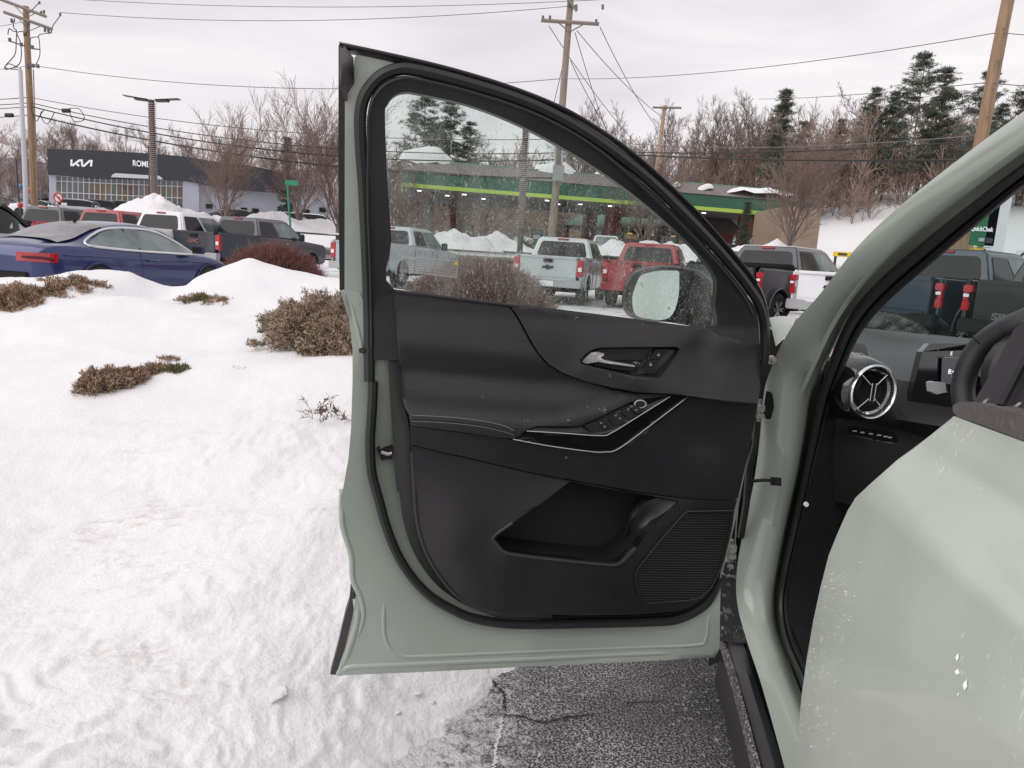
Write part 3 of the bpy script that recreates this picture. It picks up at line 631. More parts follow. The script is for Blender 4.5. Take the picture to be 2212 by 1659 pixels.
patch('door_handle', T2([(1246, 388), (1265, 368), (1290, 346), (1318, 342), (1350, 348), (1348, 358), (1332, 366), (1345, 378), (1420, 392), (1492, 404), (1494, 412), (1400, 400), (1320, 388), (1300, 392), (1262, 396)]), rbf(T2([(1246, 388, .050), (1300, 350, .060), (1340, 352, .050), (1492, 408, .050), (1330, 380, .056), (1270, 394, .048)])), step=5, m=mat('handle_silver', (.80, .80, .81), .30, metal=.45, coat=.6), rim=.012)
for q in ([(1592, 330), (1645, 328), (1646, 338), (1618, 374), (1568, 374), (1566, 368)], [(1560, 380), (1612, 380), (1578, 422), (1568, 426), (1535, 420), (1535, 412)]):
    b_ = patch('lock_button', T2(q), .039, step=10, m=m_rub, rim=.006)
for (x, y) in ((1606, 352), (1569, 398)):
    g = M(); 
    pts = T2([(x - 6, y), (x + 6, y), (x + 6, y + 9), (x - 6, y + 9)]); g.add([D(p[0], p[1], .0396) for p in pts], [(0, 1, 2, 3)])
    g.tube([D(*p[:2], .0396) for p in T2([(x - 4, y), (x - 4, y - 6), (x + 3, y - 7), (x + 4, y - 2)])], .0004, 4); cb(g, 'padlock_symbol', m_grey_pr)
# gloss band with bright lines
band = T2([(922, 752), (1002, 713), (1330, 737), (1385, 724), (1420, 706), (1660, 556), (1682, 547), (1748, 549), (1440, 782), (1418, 798), (1350, 812), (1280, 808), (1100, 784)])
patch('gloss_black_band', band, rbf(T2([(922, 752, .088), (1330, 737, .090), (1350, 810, .082), (1660, 556, .066), (1748, 549, .064), (1100, 784, .084)])), step=12, m=m_gloss, rim=.02)
dtube('bright_line', T2([(985, 714, .092), (1150, 724, .0925), (1330, 736, .0925), (1385, 722, .091), (1500, 652, .083), (1660, 552, .070)]), .0013, m_satin, seg=6)
dtube('bright_line', T2([(920, 753, .0895), (1100, 786, .086), (1280, 810, .084), (1350, 813, .084), (1420, 796, .082), (1580, 678, .075), (1748, 550, .066)]), .0013, m_satin, seg=6)
# switch plate
plate = T2([(1030, 690), (1200, 693), (1240, 690), (1300, 664), (1400, 613), (1495, 572), (1540, 575), (1560, 590), (1640, 552), (1655, 556), (1500, 648), (1390, 716), (1330, 732), (1000, 710)])
patch('switch_plate', plate, rbf(T2([(1000, 705, .090), (1200, 700, .084), (1330, 730, .090), (1300, 670, .072), (1500, 575, .060), (1500, 645, .082), (1650, 553, .068), (1400, 640, .074)])), step=8, m=m_trim, rim=.015)
for q, nn in (([(1255, 690), (1318, 668), (1352, 716), (1298, 724)], .088), ([(1322, 667), (1360, 654), (1392, 698), (1350, 712)], .090),
              ([(1370, 650), (1412, 632), (1452, 668), (1400, 694)], .092), ([(1432, 622), (1466, 606), (1500, 640), (1460, 660)], .086), ([(1470, 604), (1500, 592), (1538, 618), (1505, 636)], .086)):
    patch('window_switch', T2(q), nn, step=9, m=m_trim, rim=.012)
for (x, y) in ((1335, 676), (1352, 693), (1404, 640), (1424, 655), (1478, 598), (1500, 615), (1462, 612)):
    g = M(); pts = T2([(x - 5, y + 3), (x - 2, y - 3), (x + 5, y - 3), (x + 5, y + 3)]); g.tube([D(p[0], p[1], .0935) for p in pts], .0004, 4, closed=True); cb(g, 'window_symbol', m_grey_pr)
g = M(); c0 = T2([(1520, 587)])[0]; g.tube([D(c0[0] + 12 * math.cos(a), c0[1] + 8 * math.sin(a), .082) for a in np.linspace(0, 6.28, 20, endpoint=False)], .0016, 6, closed=True)
cb(g, 'mirror_control_ring', m_grey_pr); patch('mirror_control', [(c0[0] + 11 * math.cos(a), c0[1] + 7.4 * math.sin(a)) for a in np.linspace(0, 6.28, 18, endpoint=False)], .083, step=6, m=m_rub, rim=.02)
# middle panel
mid_o = T2([(440, 691), (570, 708), (700, 725), (920, 756), (1100, 788), (1280, 812), (1350, 816), (1420, 800), (1442, 786), (1752, 553), (1850, 568), (1950, 577), (2072, 584), (2060, 660), (2042, 760), (2010, 900), (1978, 1033), (1900, 1038), (1800, 1034), (1700, 1026), (1600, 1012), (1500, 998), (1400, 982), (1180, 943), (1000, 908), (700, 838), (440, 778)])
n_mid = rbf(T2([(440, 691, .082), (700, 725, .084), (920, 756, .082), (1350, 816, .076), (1752, 553, .060), (1850, 600, .064), (2072, 584, .060), (440, 775, .068), (700, 835, .064), (1000, 905, .060), (1180, 940, .058), (1500, 998, .056), (1800, 1034, .054), (1978, 1033, .050), (1500, 850, .070), (1800, 750, .046), (1860, 700, .054), (1840, 850, .056), (1900, 950, .058), (2040, 760, .054), (1200, 880, .066)]))
patch('middle_panel', mid_o, n_mid, step=9, m=m_trim, rim=.03)
# lower panel with map pocket
low_o = T2([(441, 782), (700, 842), (1000, 912), (1180, 947), (1400, 987), (1600, 1018), (1700, 1032), (1800, 1040), (1900, 1044), (1976, 1040)]) + T3([(1962, 130), (1955, 200), (1940, 270), (1918, 360), (1895, 430), (1865, 492), (1815, 548), (1760, 585), (1700, 606), (1500, 622), (1200, 626), (880, 620), (760, 592), (660, 532), (580, 442), (510, 320), (470, 180), (455, 0)]) + T2([(455, 930)])
pocket = T3([(1190, -6), (1290, 14), (1400, 34), (1500, 50), (1590, 66), (1700, 88), (1660, 118), (1590, 200), (1500, 310), (1432, 378), (1410, 388), (1380, 391), (1200, 374), (1000, 352), (900, 337), (870, 325), (845, 295), (825, 262), (850, 238), (920, 190), (1050, 100)])
n_low = rbf(T2([(441, 782, .062), (700, 842, .058), (1000, 912, .055), (1180, 947, .052)]) + T3([(460, 0, .040), (475, 180, .040), (515, 320, .040), (585, 442, .036), (665, 532, .034), (765, 590, .034), (880, 618, .034), (1500, 620, .036), (1700, 604, .034), (1860, 490, .030), (1940, 270, .030), (540, 100, .052), (560, 300, .060), (700, 450, .056), (1000, 480, .056), (820, 262, .062), (900, 345, .084), (1200, 380, .088), (1400, 396, .086), (650, 320, .074), (1480, 470, .058), (1600, 210, .074), (1710, 100, .066), (1950, 100, .056), (1800, 300, .044), (1700, 500, .046), (1000, 560, .046), (1460, 400, .066), (1500, 54, .052), (1690, 86, .054), (1190, 0, .052)]))
patch('lower_panel', low_o, n_low, step=9, m=m_trim, hole=pocket, rim=.03)
g = M(); npk = n_low([(p[0], p[1]) for p in pocket]); cc = (sum(p[0] for p in pocket) / len(pocket), sum(p[1] for p in pocket) / len(pocket))
r0 = [D(p[0], p[1], float(n_)) for p, n_ in zip(pocket, npk)]; r1 = [q - DN * .105 for i, q in enumerate(r0)]; g.grid([r0 + [r0[0]], r1 + [r1[0]]]); g.add(r1, tri2d([(p[0], p[1]) for p in pocket])); cb(g, 'map_pocket', m_dark, angle=50)
g = M(); g.tube([q - DN * .002 for q in r0[8:20]], .0055, 8); cb(g, 'pocket_lip', m_trim)
patch('pocket_divider', T3([(1484, 156), (1540, 92), (1600, 72), (1690, 92), (1640, 140), (1560, 235), (1510, 296), (1462, 345), (1430, 372), (1408, 380), (1440, 300), (1470, 200)]), rbf(T3([(1484, 156, .040), (1600, 80, .050), (1690, 95, .066), (1500, 305, .070), (1430, 375, .072), (1470, 250, .0), (1540, 160, .030), (1410, 375, .0)])), step=8, m=m_trim, rim=.02)
g = M(); pth = T3([(450, -150), (457, 0), (472, 180), (512, 320), (582, 441), (662, 531), (762, 590), (880, 620), (1100, 625)]); pth = crv(pth, 6); nn = n_low([(p[0], p[1]) for p in pth]); k_ = len(pth); g.tube([D(p[0], p[1], float(n_) - .0040 - .009 * max(0, 1 - min(i_, k_ - 1 - i_) / 8)) for i_, (p, n_) in enumerate(zip(pth, nn))], .0062, 10); cb(g, 'panel_lip', mat('lip_plastic', (.030, .028, .030), .30))
# shadow gap seam border strip round the panel, outside the raised lip
brd_a = T2([(333, 385), (345, 600), (362, 850), (375, 1000)]) + T3([(385, 40), (400, 160), (432, 280), (485, 385), (565, 485), (680, 568), (800, 618), (900, 640), (1250, 645), (1600, 640), (1700, 628), (1790, 590), (1860, 525), (1900, 430)])
brd_b = T2([(388, 385), (402, 560), (432, 700), (440, 900)]) + T3([(452, 0), (468, 180), (508, 322), (578, 444), (658, 536), (758, 596), (880, 624), (1200, 630), (1500, 626), (1700, 610), (1762, 589), (1817, 552), (1868, 495), (1898, 432)])
strip('panel_border', brd_a, brd_b, .006, .030, m_trim, k=90, thick=.02, mid=[(0.7, .012)])
# speaker grille: backing and its horizontal ribs
gr_o = T3([(1726, 146), (1745, 136), (1955, 132), (1948, 200), (1932, 280), (1908, 370), (1882, 440), (1850, 500), (1800, 540), (1740, 556), (1560, 568), (1520, 540), (1496, 470), (1500, 420), (1520, 390), (1620, 265)])
n_gr = lambda q: n_low(q) * 1.0 + 0.0025
patch('speaker_grille', gr_o, n_gr, step=10, m=m_dark, rim=.002)
gpoly = [(p[0], p[1]) for p in gr_o]; rib_y = np.arange(gpoly[0][1] - 2, max(p[1] for p in gpoly), 5.4)
for y in rib_y:
    xs = [x for x in np.arange(1360, 1600, 1.5) if inpoly(x, y + (x - 1480) * .01, gpoly)]
    if len(xs) < 6: continue
    xx = np.linspace(xs[0], xs[-1], 14); nn = n_gr([(x, y + (x - 1480) * .01) for x in xx])
    g = M(); g.tube([D(x, y + (x - 1480) * .01, float(n_) + .0003) for x, n_ in zip(xx, nn)], .00105, 4); cb(g, 'grille_rib', m_trim)
dtube('grille_lip', gr_o, .0022, m_trim, closed=True, n=0) if False else None
g = M(); nn = n_gr(gpoly); g.tube([D(p[0], p[1], float(n_) + .002) for p, n_ in zip(gpoly, nn)], .0022, 6, closed=True); cb(g, 'grille_surround', m_trim)
# latch and cladding, belt seal
patch('door_latch', T2([(280, 796), (292, 792), (296, 808), (350, 790), (354, 792), (354, 846), (300, 852), (296, 836)]), .006, step=9, m=m_dark, rim=.02)
g = M(); g.tube([D(*p[:2], .012) for p in T2([(300, 812), (330, 822), (350, 818)])], .004, 6); cb(g, 'latch_catch', m_steel)
patch('lower_cladding', T3([(156, 488), (178, 540), (170, 600), (152, 680), (100, 906), (60, 904), (96, 770), (132, 615), (150, 560)]), -.004, step=12, m=mat('grey_cladding', (0.055, 0.05, 0.056), 0.55), rim=.03)
g = M(); a = T1([(362, 1240), (880, 1304), (1100, 1329), (1500, 1379), (1834, 1424)]); g.tube([D(p[0], p[1], .03) for p in a], .004, 6); cb(g, 'glass_belt_seal', m_rub)
# warning label printed on the glass (seen from the inside, so it reads mirrored) and the maker's marks below it
m_lbl = mat('label_film', (0.60, 0.60, 0.58), 0.5); m_lbl.node_tree.nodes['Principled BSDF'].inputs['Alpha'].default_value = 0.42; m_ink = mat('label_ink', (0.07, 0.07, 0.075), 0.7)
lb = T1([(392, 1072), (660, 1102), (650, 1180), (384, 1150)])
g = M(); g.add([D(p[0], p[1], -.003) for p in lb], [(0, 1, 2, 3)]); cb(g, 'warning_label', m_lbl)
lines = ['WARNING: Driving behind and steering in reverse by vehicle', 'side view mirrors are for reference only. Look and check', 'for people and other objects when backing up or turning.', 'Objects in mirror are closer than they appear. Failure to', 'check may result in injury or damage to the vehicle.', 'See owner manual for more information about mirrors.']
o_ = D(*lb[0][:2], -.002); ex = (D(*lb[1][:2], -.002) - o_); ey = (D(*lb[3][:2], -.002) - o_)
for i, tx in enumerate(lines):
    c = bpy.data.curves.new('t', 'FONT'); c.body = tx; c.size = 1; to = bpy.data.objects.new('t', c); COL.objects.link(to); bpy.context.view_layer.update()
    me = bpy.data.meshes.new_from_object(to); bpy.data.objects.remove(to)
    W_ = max(v.co.x for v in me.vertices)
    for v in me.vertices:
        s_ = 0.97 - (v.co.x / W_) * (0.93 if i else 0.70); t_ = (0.14 + i * 0.145) - v.co.y * 0.115
        v.co = o_ + ex * s_ + ey * t_ - CARLOC
    me.materials.clear(); me.materials.append(m_ink); me.name = 'label_text'; obj_at('label_text', me, door)
g = M(); p = T1([(646, 1100), (658, 1118), (634, 1116)]); g.add([D(a[0], a[1], -.0018) for a in p], [(0, 1, 2)]); cb(g, 'warning_triangle', mat('label_yellow', (0.75, 0.6, 0.05), .6))
g = M()
for (x, y, w_, h_) in ((398, 1138, 18, 16), (400, 1170, 40, 5), (398, 1180, 60, 5), (404, 1190, 50, 5), (430, 1200, 40, 5), (400, 1210, 14, 18), (372, 1214, 20, 12), (440, 1214, 36, 4), (450, 1222, 30, 4)):
    p = T1([(x, y), (x + w_, y + 2), (x + w_, y + h_), (x, y + h_ - 2)]); g.add([D(a[0], a[1], -.0018) for a in p], [(0, 1, 2, 3)])
cb(g, 'glass_markings', mat('frit_grey', (0.35, 0.36, 0.36), .6))
# ---- door mirror, beyond the glass
def mirror():
    ms = empty('side_mirror', parent=door)
    mg = mat('mirror_glass', (0.86, 0.90, 0.86), rough=0.03, metal=1)
    oval = T1([(1490, 1200), (1510, 1165), (1560, 1145), (1640, 1143), (1684, 1145), (1688, 1170), (1686, 1250), (1670, 1320), (1645, 1360), (1600, 1375), (1540, 1368), (1490, 1355), (1472, 1320), (1470, 1260)])
    hous = T1([(1420, 1290), (1428, 1220), (1455, 1165), (1500, 1135), (1570, 1122), (1640, 1118), (1700, 1124), (1760, 1135), (1820, 1165), (1858, 1200), (1862, 1230), (1852, 1300), (1840, 1380), (1825, 1418), (1740, 1402), (1640, 1385), (1560, 1382), (1480, 1370), (1440, 1345)])
    hs = crv(hous, 3, True); ov = crv(oval, 3, True); N_ = 60; hs = resample(hs + [hs[0]], N_ + 1)[:-1]; ov = resample(ov + [ov[0]], N_ + 1)
    ov = ov[:-1]
    c1 = (1590, 1250)
    # align start points by angle
    def order(pl, c):
        return sorted(pl, key=lambda p: math.atan2(p[1] - c[1], p[0] - c[0]))
    cc = T1([c1])[0]; hs = order(hs, cc); ov = order(ov, cc)
    g = M(); rows = []
    tl = lambda p: -.176 + (p[1] - 632) / 55 * .021 + (p[0] - 1422) / 50 * .020
    rows.append([D(p[0], p[1], tl(p)) for p in ov]); 
    mid = [((a[0] * .35 + b[0] * .65), (a[1] * .35 + b[1] * .65)) for a, b in zip(ov, hs)]
    rows.append([D(p[0], p[1], -.150) for p in mid]); rows.append([D(p[0], p[1], -.17) for p in hs])
    hc = (sum(p[0] for p in hs) / N_, sum(p[1] for p in hs) / N_)
    for k, nn in ((.97, -.21), (.85, -.25), (.6, -.285), (.25, -.30)):
        rows.append([D(hc[0] + (p[0] - hc[0]) * k, hc[1] + (p[1] - hc[1]) * k, nn) for p in hs])
    g.grid([r_ + [r_[0]] for r_ in rows]); g.add(rows[-1], [tuple(range(N_))])
    me = cb(g, 'mirror_housing', m_rub, ms, angle=60)
    me2 = M(); pts = [D(p[0], p[1], tl(p) - .002) for p in ov]; me2.add(pts + [sum(pts, Vector()) / len(pts)], [(i, (i + 1) % N_, N_) for i in range(N_)]); cb(me2, 'mirror_glass', mg, ms, angle=180)
    patch('mirror_cap', T1([(1700, 1124), (1760, 1135), (1820, 1165), (1858, 1200), (1862, 1232), (1838, 1262), (1800, 1210), (1760, 1160)]), -.162, step=12, parent=ms, m=m_sage, rim=.05)
    patch('mirror_base', T1([(1740, 1330), (1836, 1340), (1830, 1416), (1740, 1404)]), -.14, step=20, parent=ms, m=m_trim, rim=.10)
    for q, s_ in (((1516, 1204), 7), ((1644, 1320), 8)):
        g = M(); pp = T1([(q[0] - s_, q[1] - s_ * .6), (q[0] - s_, q[1] + s_ * .6), (q[0] - 2, q[1] + s_ * .6), (q[0] - 2, q[1] - s_ * .5)]); g.tube([D(a[0], a[1], -.150) for a in pp], .0007, 4, closed=True); cb(g, 'mirror_icon', m_ink, ms)
mirror()
# little slush marks left on the trim
r3 = random.Random(11); g = M()
for (x, y, s_, n_) in [(1500, 392, 12, 20), (1375, 448, 12, 12), (1350, 612, 18, 22), (1300, 680, 10, 6), (1180, 665, 8, 6), (990, 665, 14, 10), (1300, 712, 6, 5), (1270, 600, 5, 3), (776, 552, 1.5, 2), (1220, 178, 12, 8), (1530, 210, 6, 3), (1170, 840, 10, 5), (1400, 722, 6, 4), (1015, 130, 3, 2), (1270, -20, 1, 1)]:
    for k in range(n_):
        px, py = T2([(x + r3.gauss(0, s_ * .5), y + r3.gauss(0, s_ * .35))])[0]
        nn = max(float(n_soft([(px, py)])[0]) if py > 600 else .05, 0)
        nn = float((n_hard if (inpoly(px, py, [p[:2] for p in hard_o])) else n_soft if inpoly(px, py, [p[:2] for p in soft_o]) else n_mid)([(px, py)])[0]) + .001
        q = D(px, py, nn); s2 = r3.uniform(.0005, .0013); bmv = [q + Vector((r3.uniform(-1, 1), r3.uniform(-1, 1), r3.uniform(-1, 1))) * s2 for _ in range(4)]
        g.add(bmv, [(0, 1, 2), (0, 2, 3), (0, 3, 1), (1, 3, 2)])
tag(cb(g, 'snow_specks', m_dirtstain), kind='stuff')

# ================================================================ BODY: pillar, sill, rear door, cabin
def S3(u, v, y): return P(u, v, y)
def loft(name, rows, m, parent=car, k=50, angle=60, thick=None, sub=6):
    """rows of (u,v,y) traced points -> smooth skin"""
    R_ = [resample(crv(r_, sub), k) for r_ in rows]; g = M(); rr = [[P(*p) for p in r_] for r_ in R_]
    if thick:
        rr.insert(0, [q + Vector(thick) for q in rr[0]]); rr.append([q + Vector(thick) for q in rr[-1]])
    g.grid(rr); return cb(g, name, m, parent, angle=angle)
# A pillar: outer edge, outer highlight step, mid flange, inner flange by the seal
A0 = [(2330, 150, .93), (2212, 240, 1.0), (2100, 322, 1.10), (1950, 440, 1.26), (1850, 535, 1.38), (1770, 637, 1.52), (1722, 690, 1.62), (1690, 740, 1.69), (1668, 800, 1.74)]
A1 = [(2330, 190, .91), (2212, 268, .98), (2100, 348, 1.08), (1960, 460, 1.24), (1868, 552, 1.36), (1795, 645, 1.50), (1745, 705, 1.60), (1712, 770, 1.68), (1690, 830, 1.74)]
A2 = [(2330, 235, .92), (2212, 315, .99), (2110, 390, 1.09), (1985, 487, 1.24), (1895, 570, 1.36), (1830, 650, 1.50), (1790, 715, 1.60), (1755, 790, 1.69), (1728, 850, 1.76)]
A3 = [(2330, 255, .96), (2212, 332, 1.03), (2105, 415, 1.13), (1990, 508, 1.28), (1905, 585, 1.40), (1838, 660, 1.54), (1800, 730, 1.64), (1765, 810, 1.73), (1745, 860, 1.78)]
loft('pillar_groove', [[(p[0] - 3, p[1] - 2, p[2] - .006) for p in A2], [(p[0] + 5, p[1] + 4, p[2] - .006) for p in A2]], m_sage, k=80, thick=(.004, .01, -.004))
# lower hinge pillar, rear facing, running into the sill
B0 = [(1668, 790, 1.76), (1650, 850, 1.79), (1640, 960, 1.80), (1625, 1060, 1.80), (1605, 1150, 1.79), (1592, 1230, 1.77), (1592, 1300, 1.74), (1612, 1380, 1.66), (1645, 1480, 1.50), (1690, 1640, 1.28), (1712, 1730, 1.15)]
B1 = [(1712, 770, 1.71), (1700, 850, 1.74), (1690, 960, 1.75), (1672, 1080, 1.75), (1652, 1180, 1.745), (1640, 1260, 1.73), (1645, 1330, 1.69), (1665, 1410, 1.58), (1700, 1500, 1.44), (1745, 1640, 1.24), (1770, 1730, 1.12)]
B2 = [(1748, 850, 1.76), (1738, 920, 1.77), (1722, 1010, 1.77), (1700, 1110, 1.77), (1680, 1210, 1.76), (1668, 1290, 1.74), (1672, 1350, 1.70), (1695, 1420, 1.60), (1735, 1530, 1.42), (1790, 1640, 1.26), (1820, 1730, 1.14)]
def mrow(a, b, t): return [tuple(p[k] * (1 - t) + q[k] * t for k in range(3)) for p, q in zip(a, b)]
loft('pillar_and_sill', [A0[:-1] + B0, A1[:-2] + mrow(B0, B1, .5), mrow(A1, A2, .8)[:-2] + mrow(B1, B2, .15), A2[:-1] + mrow(B1, B2, .55), A3[:-1] + B2], m_sage, thick=(.026, .05, -.02), k=160, sub=5)
loft('sill_cladding', [[(1560, 1375, 1.86), (1582, 1440, 1.72), (1610, 1540, 1.50), (1640, 1659, 1.30), (1660, 1740, 1.18)], [(1590, 1375, 1.80), (1610, 1440, 1.66), (1640, 1540, 1.45), (1675, 1659, 1.26), (1695, 1740, 1.15)], [(1600, 1372, 1.78), (1622, 1440, 1.66), (1655, 1540, 1.46), (1695, 1659, 1.27), (1716, 1740, 1.16)]], m_trim, thick=(.0, .02, -.15), k=30)
loft('sill_salt_line', [[(1557, 1375, 1.85), (1578, 1440, 1.715), (1605, 1540, 1.495), (1634, 1659, 1.295)], [(1563, 1375, 1.85), (1585, 1440, 1.71), (1613, 1540, 1.49), (1644, 1659, 1.29)]], speckle(mat('salted_edge', (0.06, 0.055, 0.058), .8), 150, .50, .60, (.40, .38, .38), 1, scale2=3, lo2=.2, hi2=.5), thick=(.0, .004, -.03), k=30)
g = M(); g.grid([[P(u, v, y) for u, v, y in [(1555, 1200, 1.84), (1592, 1200, 1.83)]], [P(u, v, y) for u, v, y in [(1552, 1300, 1.84), (1595, 1300, 1.80)]], [P(u, v, y) for u, v, y in [(1552, 1385, 1.83), (1612, 1390, 1.72)]]]); cb(g, 'fender_liner', speckle(mat('liner', (0.022, 0.022, 0.023), .7), 60, .56, .62, (.6, .6, .6), 1, scale2=6, lo2=.4, hi2=.6), car)
# seals round the aperture: fat rubber from roof down to the sill
SL = [(2330, 270, 1.0), (2212, 347, 1.06), (2100, 437, 1.16), (1990, 528, 1.30), (1905, 603, 1.42), (1845, 672, 1.54), (1808, 745, 1.65), (1775, 840, 1.74), (1755, 930, 1.76), (1735, 1030, 1.765), (1712, 1130, 1.765), (1690, 1230, 1.75), (1678, 1310, 1.73), (1690, 1390, 1.64), (1725, 1470, 1.50), (1775, 1600, 1.30), (1830, 1720, 1.15)]
SR = [(2330, 330, 1.04), (2212, 405, 1.10), (2110, 487, 1.20), (2000, 580, 1.34), (1925, 645, 1.45), (1870, 705, 1.56), (1835, 770, 1.67), (1800, 860, 1.76), (1780, 940, 1.78), (1757, 1030, 1.785), (1735, 1130, 1.785), (1712, 1230, 1.77), (1702, 1300, 1.75), (1712, 1370, 1.67), (1745, 1450, 1.53), (1795, 1570, 1.33), (1850, 1700, 1.16)]
def midl(a, b, t, dy=0): return [(p[0] * (1 - t) + q[0] * t, p[1] * (1 - t) + q[1] * t, p[2] * (1 - t) + q[2] * t + dy) for p, q in zip(a, b)]
loft('aperture_seal', [SL, midl(SL, SR, .22, -.03), midl(SL, SR, .48, -.035), midl(SL, SR, .6, -.01)], m_rub, k=90, thick=(.01, .03, 0))
loft('pillar_inner_trim', [midl(SL, SR, .6, -.005), midl(SL, SR, .66, -.02), midl(SL, SR, .85, -.02), SR], m_soft, k=90, thick=(.01, .05, 0))
# kick panel
g = M(); g.grid([[P(u, v, y) for u, v, y in r_] for r_ in ([(1790, 880, 1.78), (1830, 905, 1.90), (1840, 925, 2.0)], [(1760, 1020, 1.79), (1800, 1050, 1.88), (1830, 1060, 1.98)], [(1735, 1130, 1.79), (1765, 1140, 1.86), (1800, 1180, 1.96)], [(1708, 1230, 1.78), (1740, 1240, 1.84), (1800, 1250, 1.95)], [(1700, 1330, 1.74), (1745, 1360, 1.80), (1800, 1370, 1.90)], [(1760, 1480, 1.52), (1790, 1480, 1.6), (1830, 1480, 1.7)])]); cb(g, 'kick_panel', m_soft, car, angle=70)
for (u, v, y) in ((1742, 1090, 1.70),):
    g = M(); q = P(u, v, y); g.lathe([(-.002, .0001), (-.002, .005), (.004, .006)], 12, 'y', c=tuple(q)); cb(g, 'screw_cap', m_dirtstain, car)
# dark cabin box so no daylight leaks in
g = M()
def cw(x, y, z): return Vector((x, y, z))
def fwd(s, a, z): # s metres inwards from the sill line, a metres forward of the hinge
    return Vector((0.62, 1.72, 0)) + Vector((0.139, 0.990, 0)) * a + Vector((0.990, -0.139, 0)) * s + Vector((0, 0, z))
V8 = lambda s0, s1, a0, a1, z0, z1: [fwd(s, a, z) for s in (s0, s1) for a in (a0, a1) for z in (z0, z1)]
BOXF = [(0, 1, 3, 2), (4, 6, 7, 5), (0, 4, 5, 1), (2, 3, 7, 6), (0, 2, 6, 4), (1, 5, 7, 3)]
g.add(V8(.10, 1.75, -2.6, .55, .24, .30), BOXF); cb(g, 'floor', m_dark, car, smooth=False)
g = M(); g.add(V8(.12, 1.75, .52, .60, .25, .98), BOXF); cb(g, 'firewall', m_dark, car, smooth=False)
g = M(); g.add(V8(1.72, 1.78, -2.6, .5, .25, 1.02), BOXF); g.add(V8(.10, 1.78, -2.68, -2.6, .25, 1.02), BOXF); cb(g, 'far_side', m_trim, car, smooth=False)
g = M(); g.add(V8(-.02, 1.80, -2.6, 3.0, .16, .235), BOXF); cb(g, 'underbody', m_dark, car, smooth=False)
# bonnet, wing and front wheel (mostly hidden behind the open door)
g = M(); rows = []
for a in np.linspace(.66, 2.15, 14):
    t = (a - .66) / 1.49; zt = 0.975 - .10 * t - .14 * max(0, t - .8) * 5 * max(0, t - .8); rows.append([fwd(s, a, z) for s, z in ((-.02 + .10 * t * t, .42), (-.03 + .10 * t * t, .66), (-.01 + .10 * t * t, zt - .14), (.05 + .1 * t * t, zt - .03), (.25, zt + .0), (.9, zt + .045), (1.55, zt), (1.80 - .1 * t * t, zt - .12), (1.82 - .10 * t * t, .6), (1.8 - .1 * t * t, .42))])
g.grid(rows); g.add([p for p in rows[-1]], [tuple(range(10))]); cb(g, 'bonnet', m_sage, car, angle=80)
g = M(); g.grid([[fwd(s_, a, z) for s_, z in ((-.02, .42), (-.03, .66), (-.01, .86), (.04, .95))] for a in (.14, .3, .5, .665)]); cb(g, 'front_wing', m_sage, car, angle=80)
for s in (.06, 1.6):
    we = empty('front_wheel', parent=car); g = M(); c = fwd(s + .02, 1.02, .355) - CARLOC
    R_ = Matrix.Rotation(-math.radians(8), 4, 'Z')
    def wl(prof, nm, m_, par, c=c):
        g = M(); g.lathe(prof, 32, 'x'); g.v = [tuple(R_ @ Vector(q) + c) for q in g.v]; return g.build(nm, m_, par)
    wl([(-.11, .24), (-.12, .33), (-.09, .355), (.09, .355), (.12, .33), (.11, .24)], 'tyre', m_rub, we); wl([(-.1, .24), (-.07, .2), (-.06, .02), (-.08, 0)], 'rim', m_steel, we)
# hood edge and hinges showing in the gap
loft('wing_edge', [[(1662, 688, 1.86), (1690, 684, 1.84), (1720, 688, 1.78)], [(1668, 715, 1.84), (1695, 705, 1.80), (1712, 706, 1.76)], [(1676, 748, 1.80), (1690, 735, 1.78), (1700, 722, 1.76)]], m_sage, k=10, thick=(0.01, .03, 0))
loft('hinge_gap_shade', [[(1640, 690, 1.90), (1625, 800, 1.90), (1610, 900, 1.90), (1590, 1000, 1.90), (1565, 1150, 1.89), (1540, 1300, 1.88), (1530, 1440, 1.86)], [(1700, 740, 1.88), (1690, 800, 1.88), (1680, 900, 1.88), (1670, 1000, 1.88), (1640, 1150, 1.87), (1610, 1300, 1.84), (1612, 1400, 1.8)]], m_dark, k=20)  # dark sheet added behind the gap to stand for its shade
for v0 in (885, 1188):
    h = empty('door_hinge', parent=car); g = M()
    u0 = 1638 if v0 < 1000 else 1577
    g.tube([P(u0, v0 - 22, 1.74), P(u0 - 2, v0 + 24, 1.74)], .010, 12); cb(g, 'hinge_pin', m_steel, h)
    g = M(); g.tube([P(u0 + 2, v0 - 10, 1.735), P(u0 + 1, v0 + 2, 1.735)], .0145, 12); g.tube([P(u0 + 1, v0 + 8, 1.735), P(u0, v0 + 16, 1.735)], .014, 12); cb(g, 'hinge_knuckle', m_sage, h)
g = M(); g.tube([P(1618, 1040, 1.72), P(1650, 1037, 1.70), P(1672, 1038, 1.70)], .004, 8); g.add([P(u, v, 1.695) for u, v in ((1664, 1030), (1688, 1032), (1688, 1050), (1664, 1048))] + [P(u, v, 1.715) for u, v in ((1664, 1030), (1688, 1032), (1688, 1050), (1664, 1048))], [(0, 1, 2, 3), (7, 6, 5, 4), (0, 4, 5, 1), (1, 5, 6, 2), (2, 6, 7, 3), (3, 7, 4, 0)]); cb(g, 'check_strap', m_dark, car)
g = M(); q = P(1679, 1040, 1.69); g.lathe([(-.004, .0001), (-.004, .006), (.004, .0065)], 6, 'y', c=tuple(q)); cb(g, 'strap_bolt', m_rub, car)
g = M(); q = P(1668, 778, 1.72); g.lathe([(-.01, .0001), (-.01, .004), (-.004, .005), (-.004, .010), (.004, .011)], 12, 'y', c=tuple(q)); cb(g, 'hinge_bolt', m_steel, car)
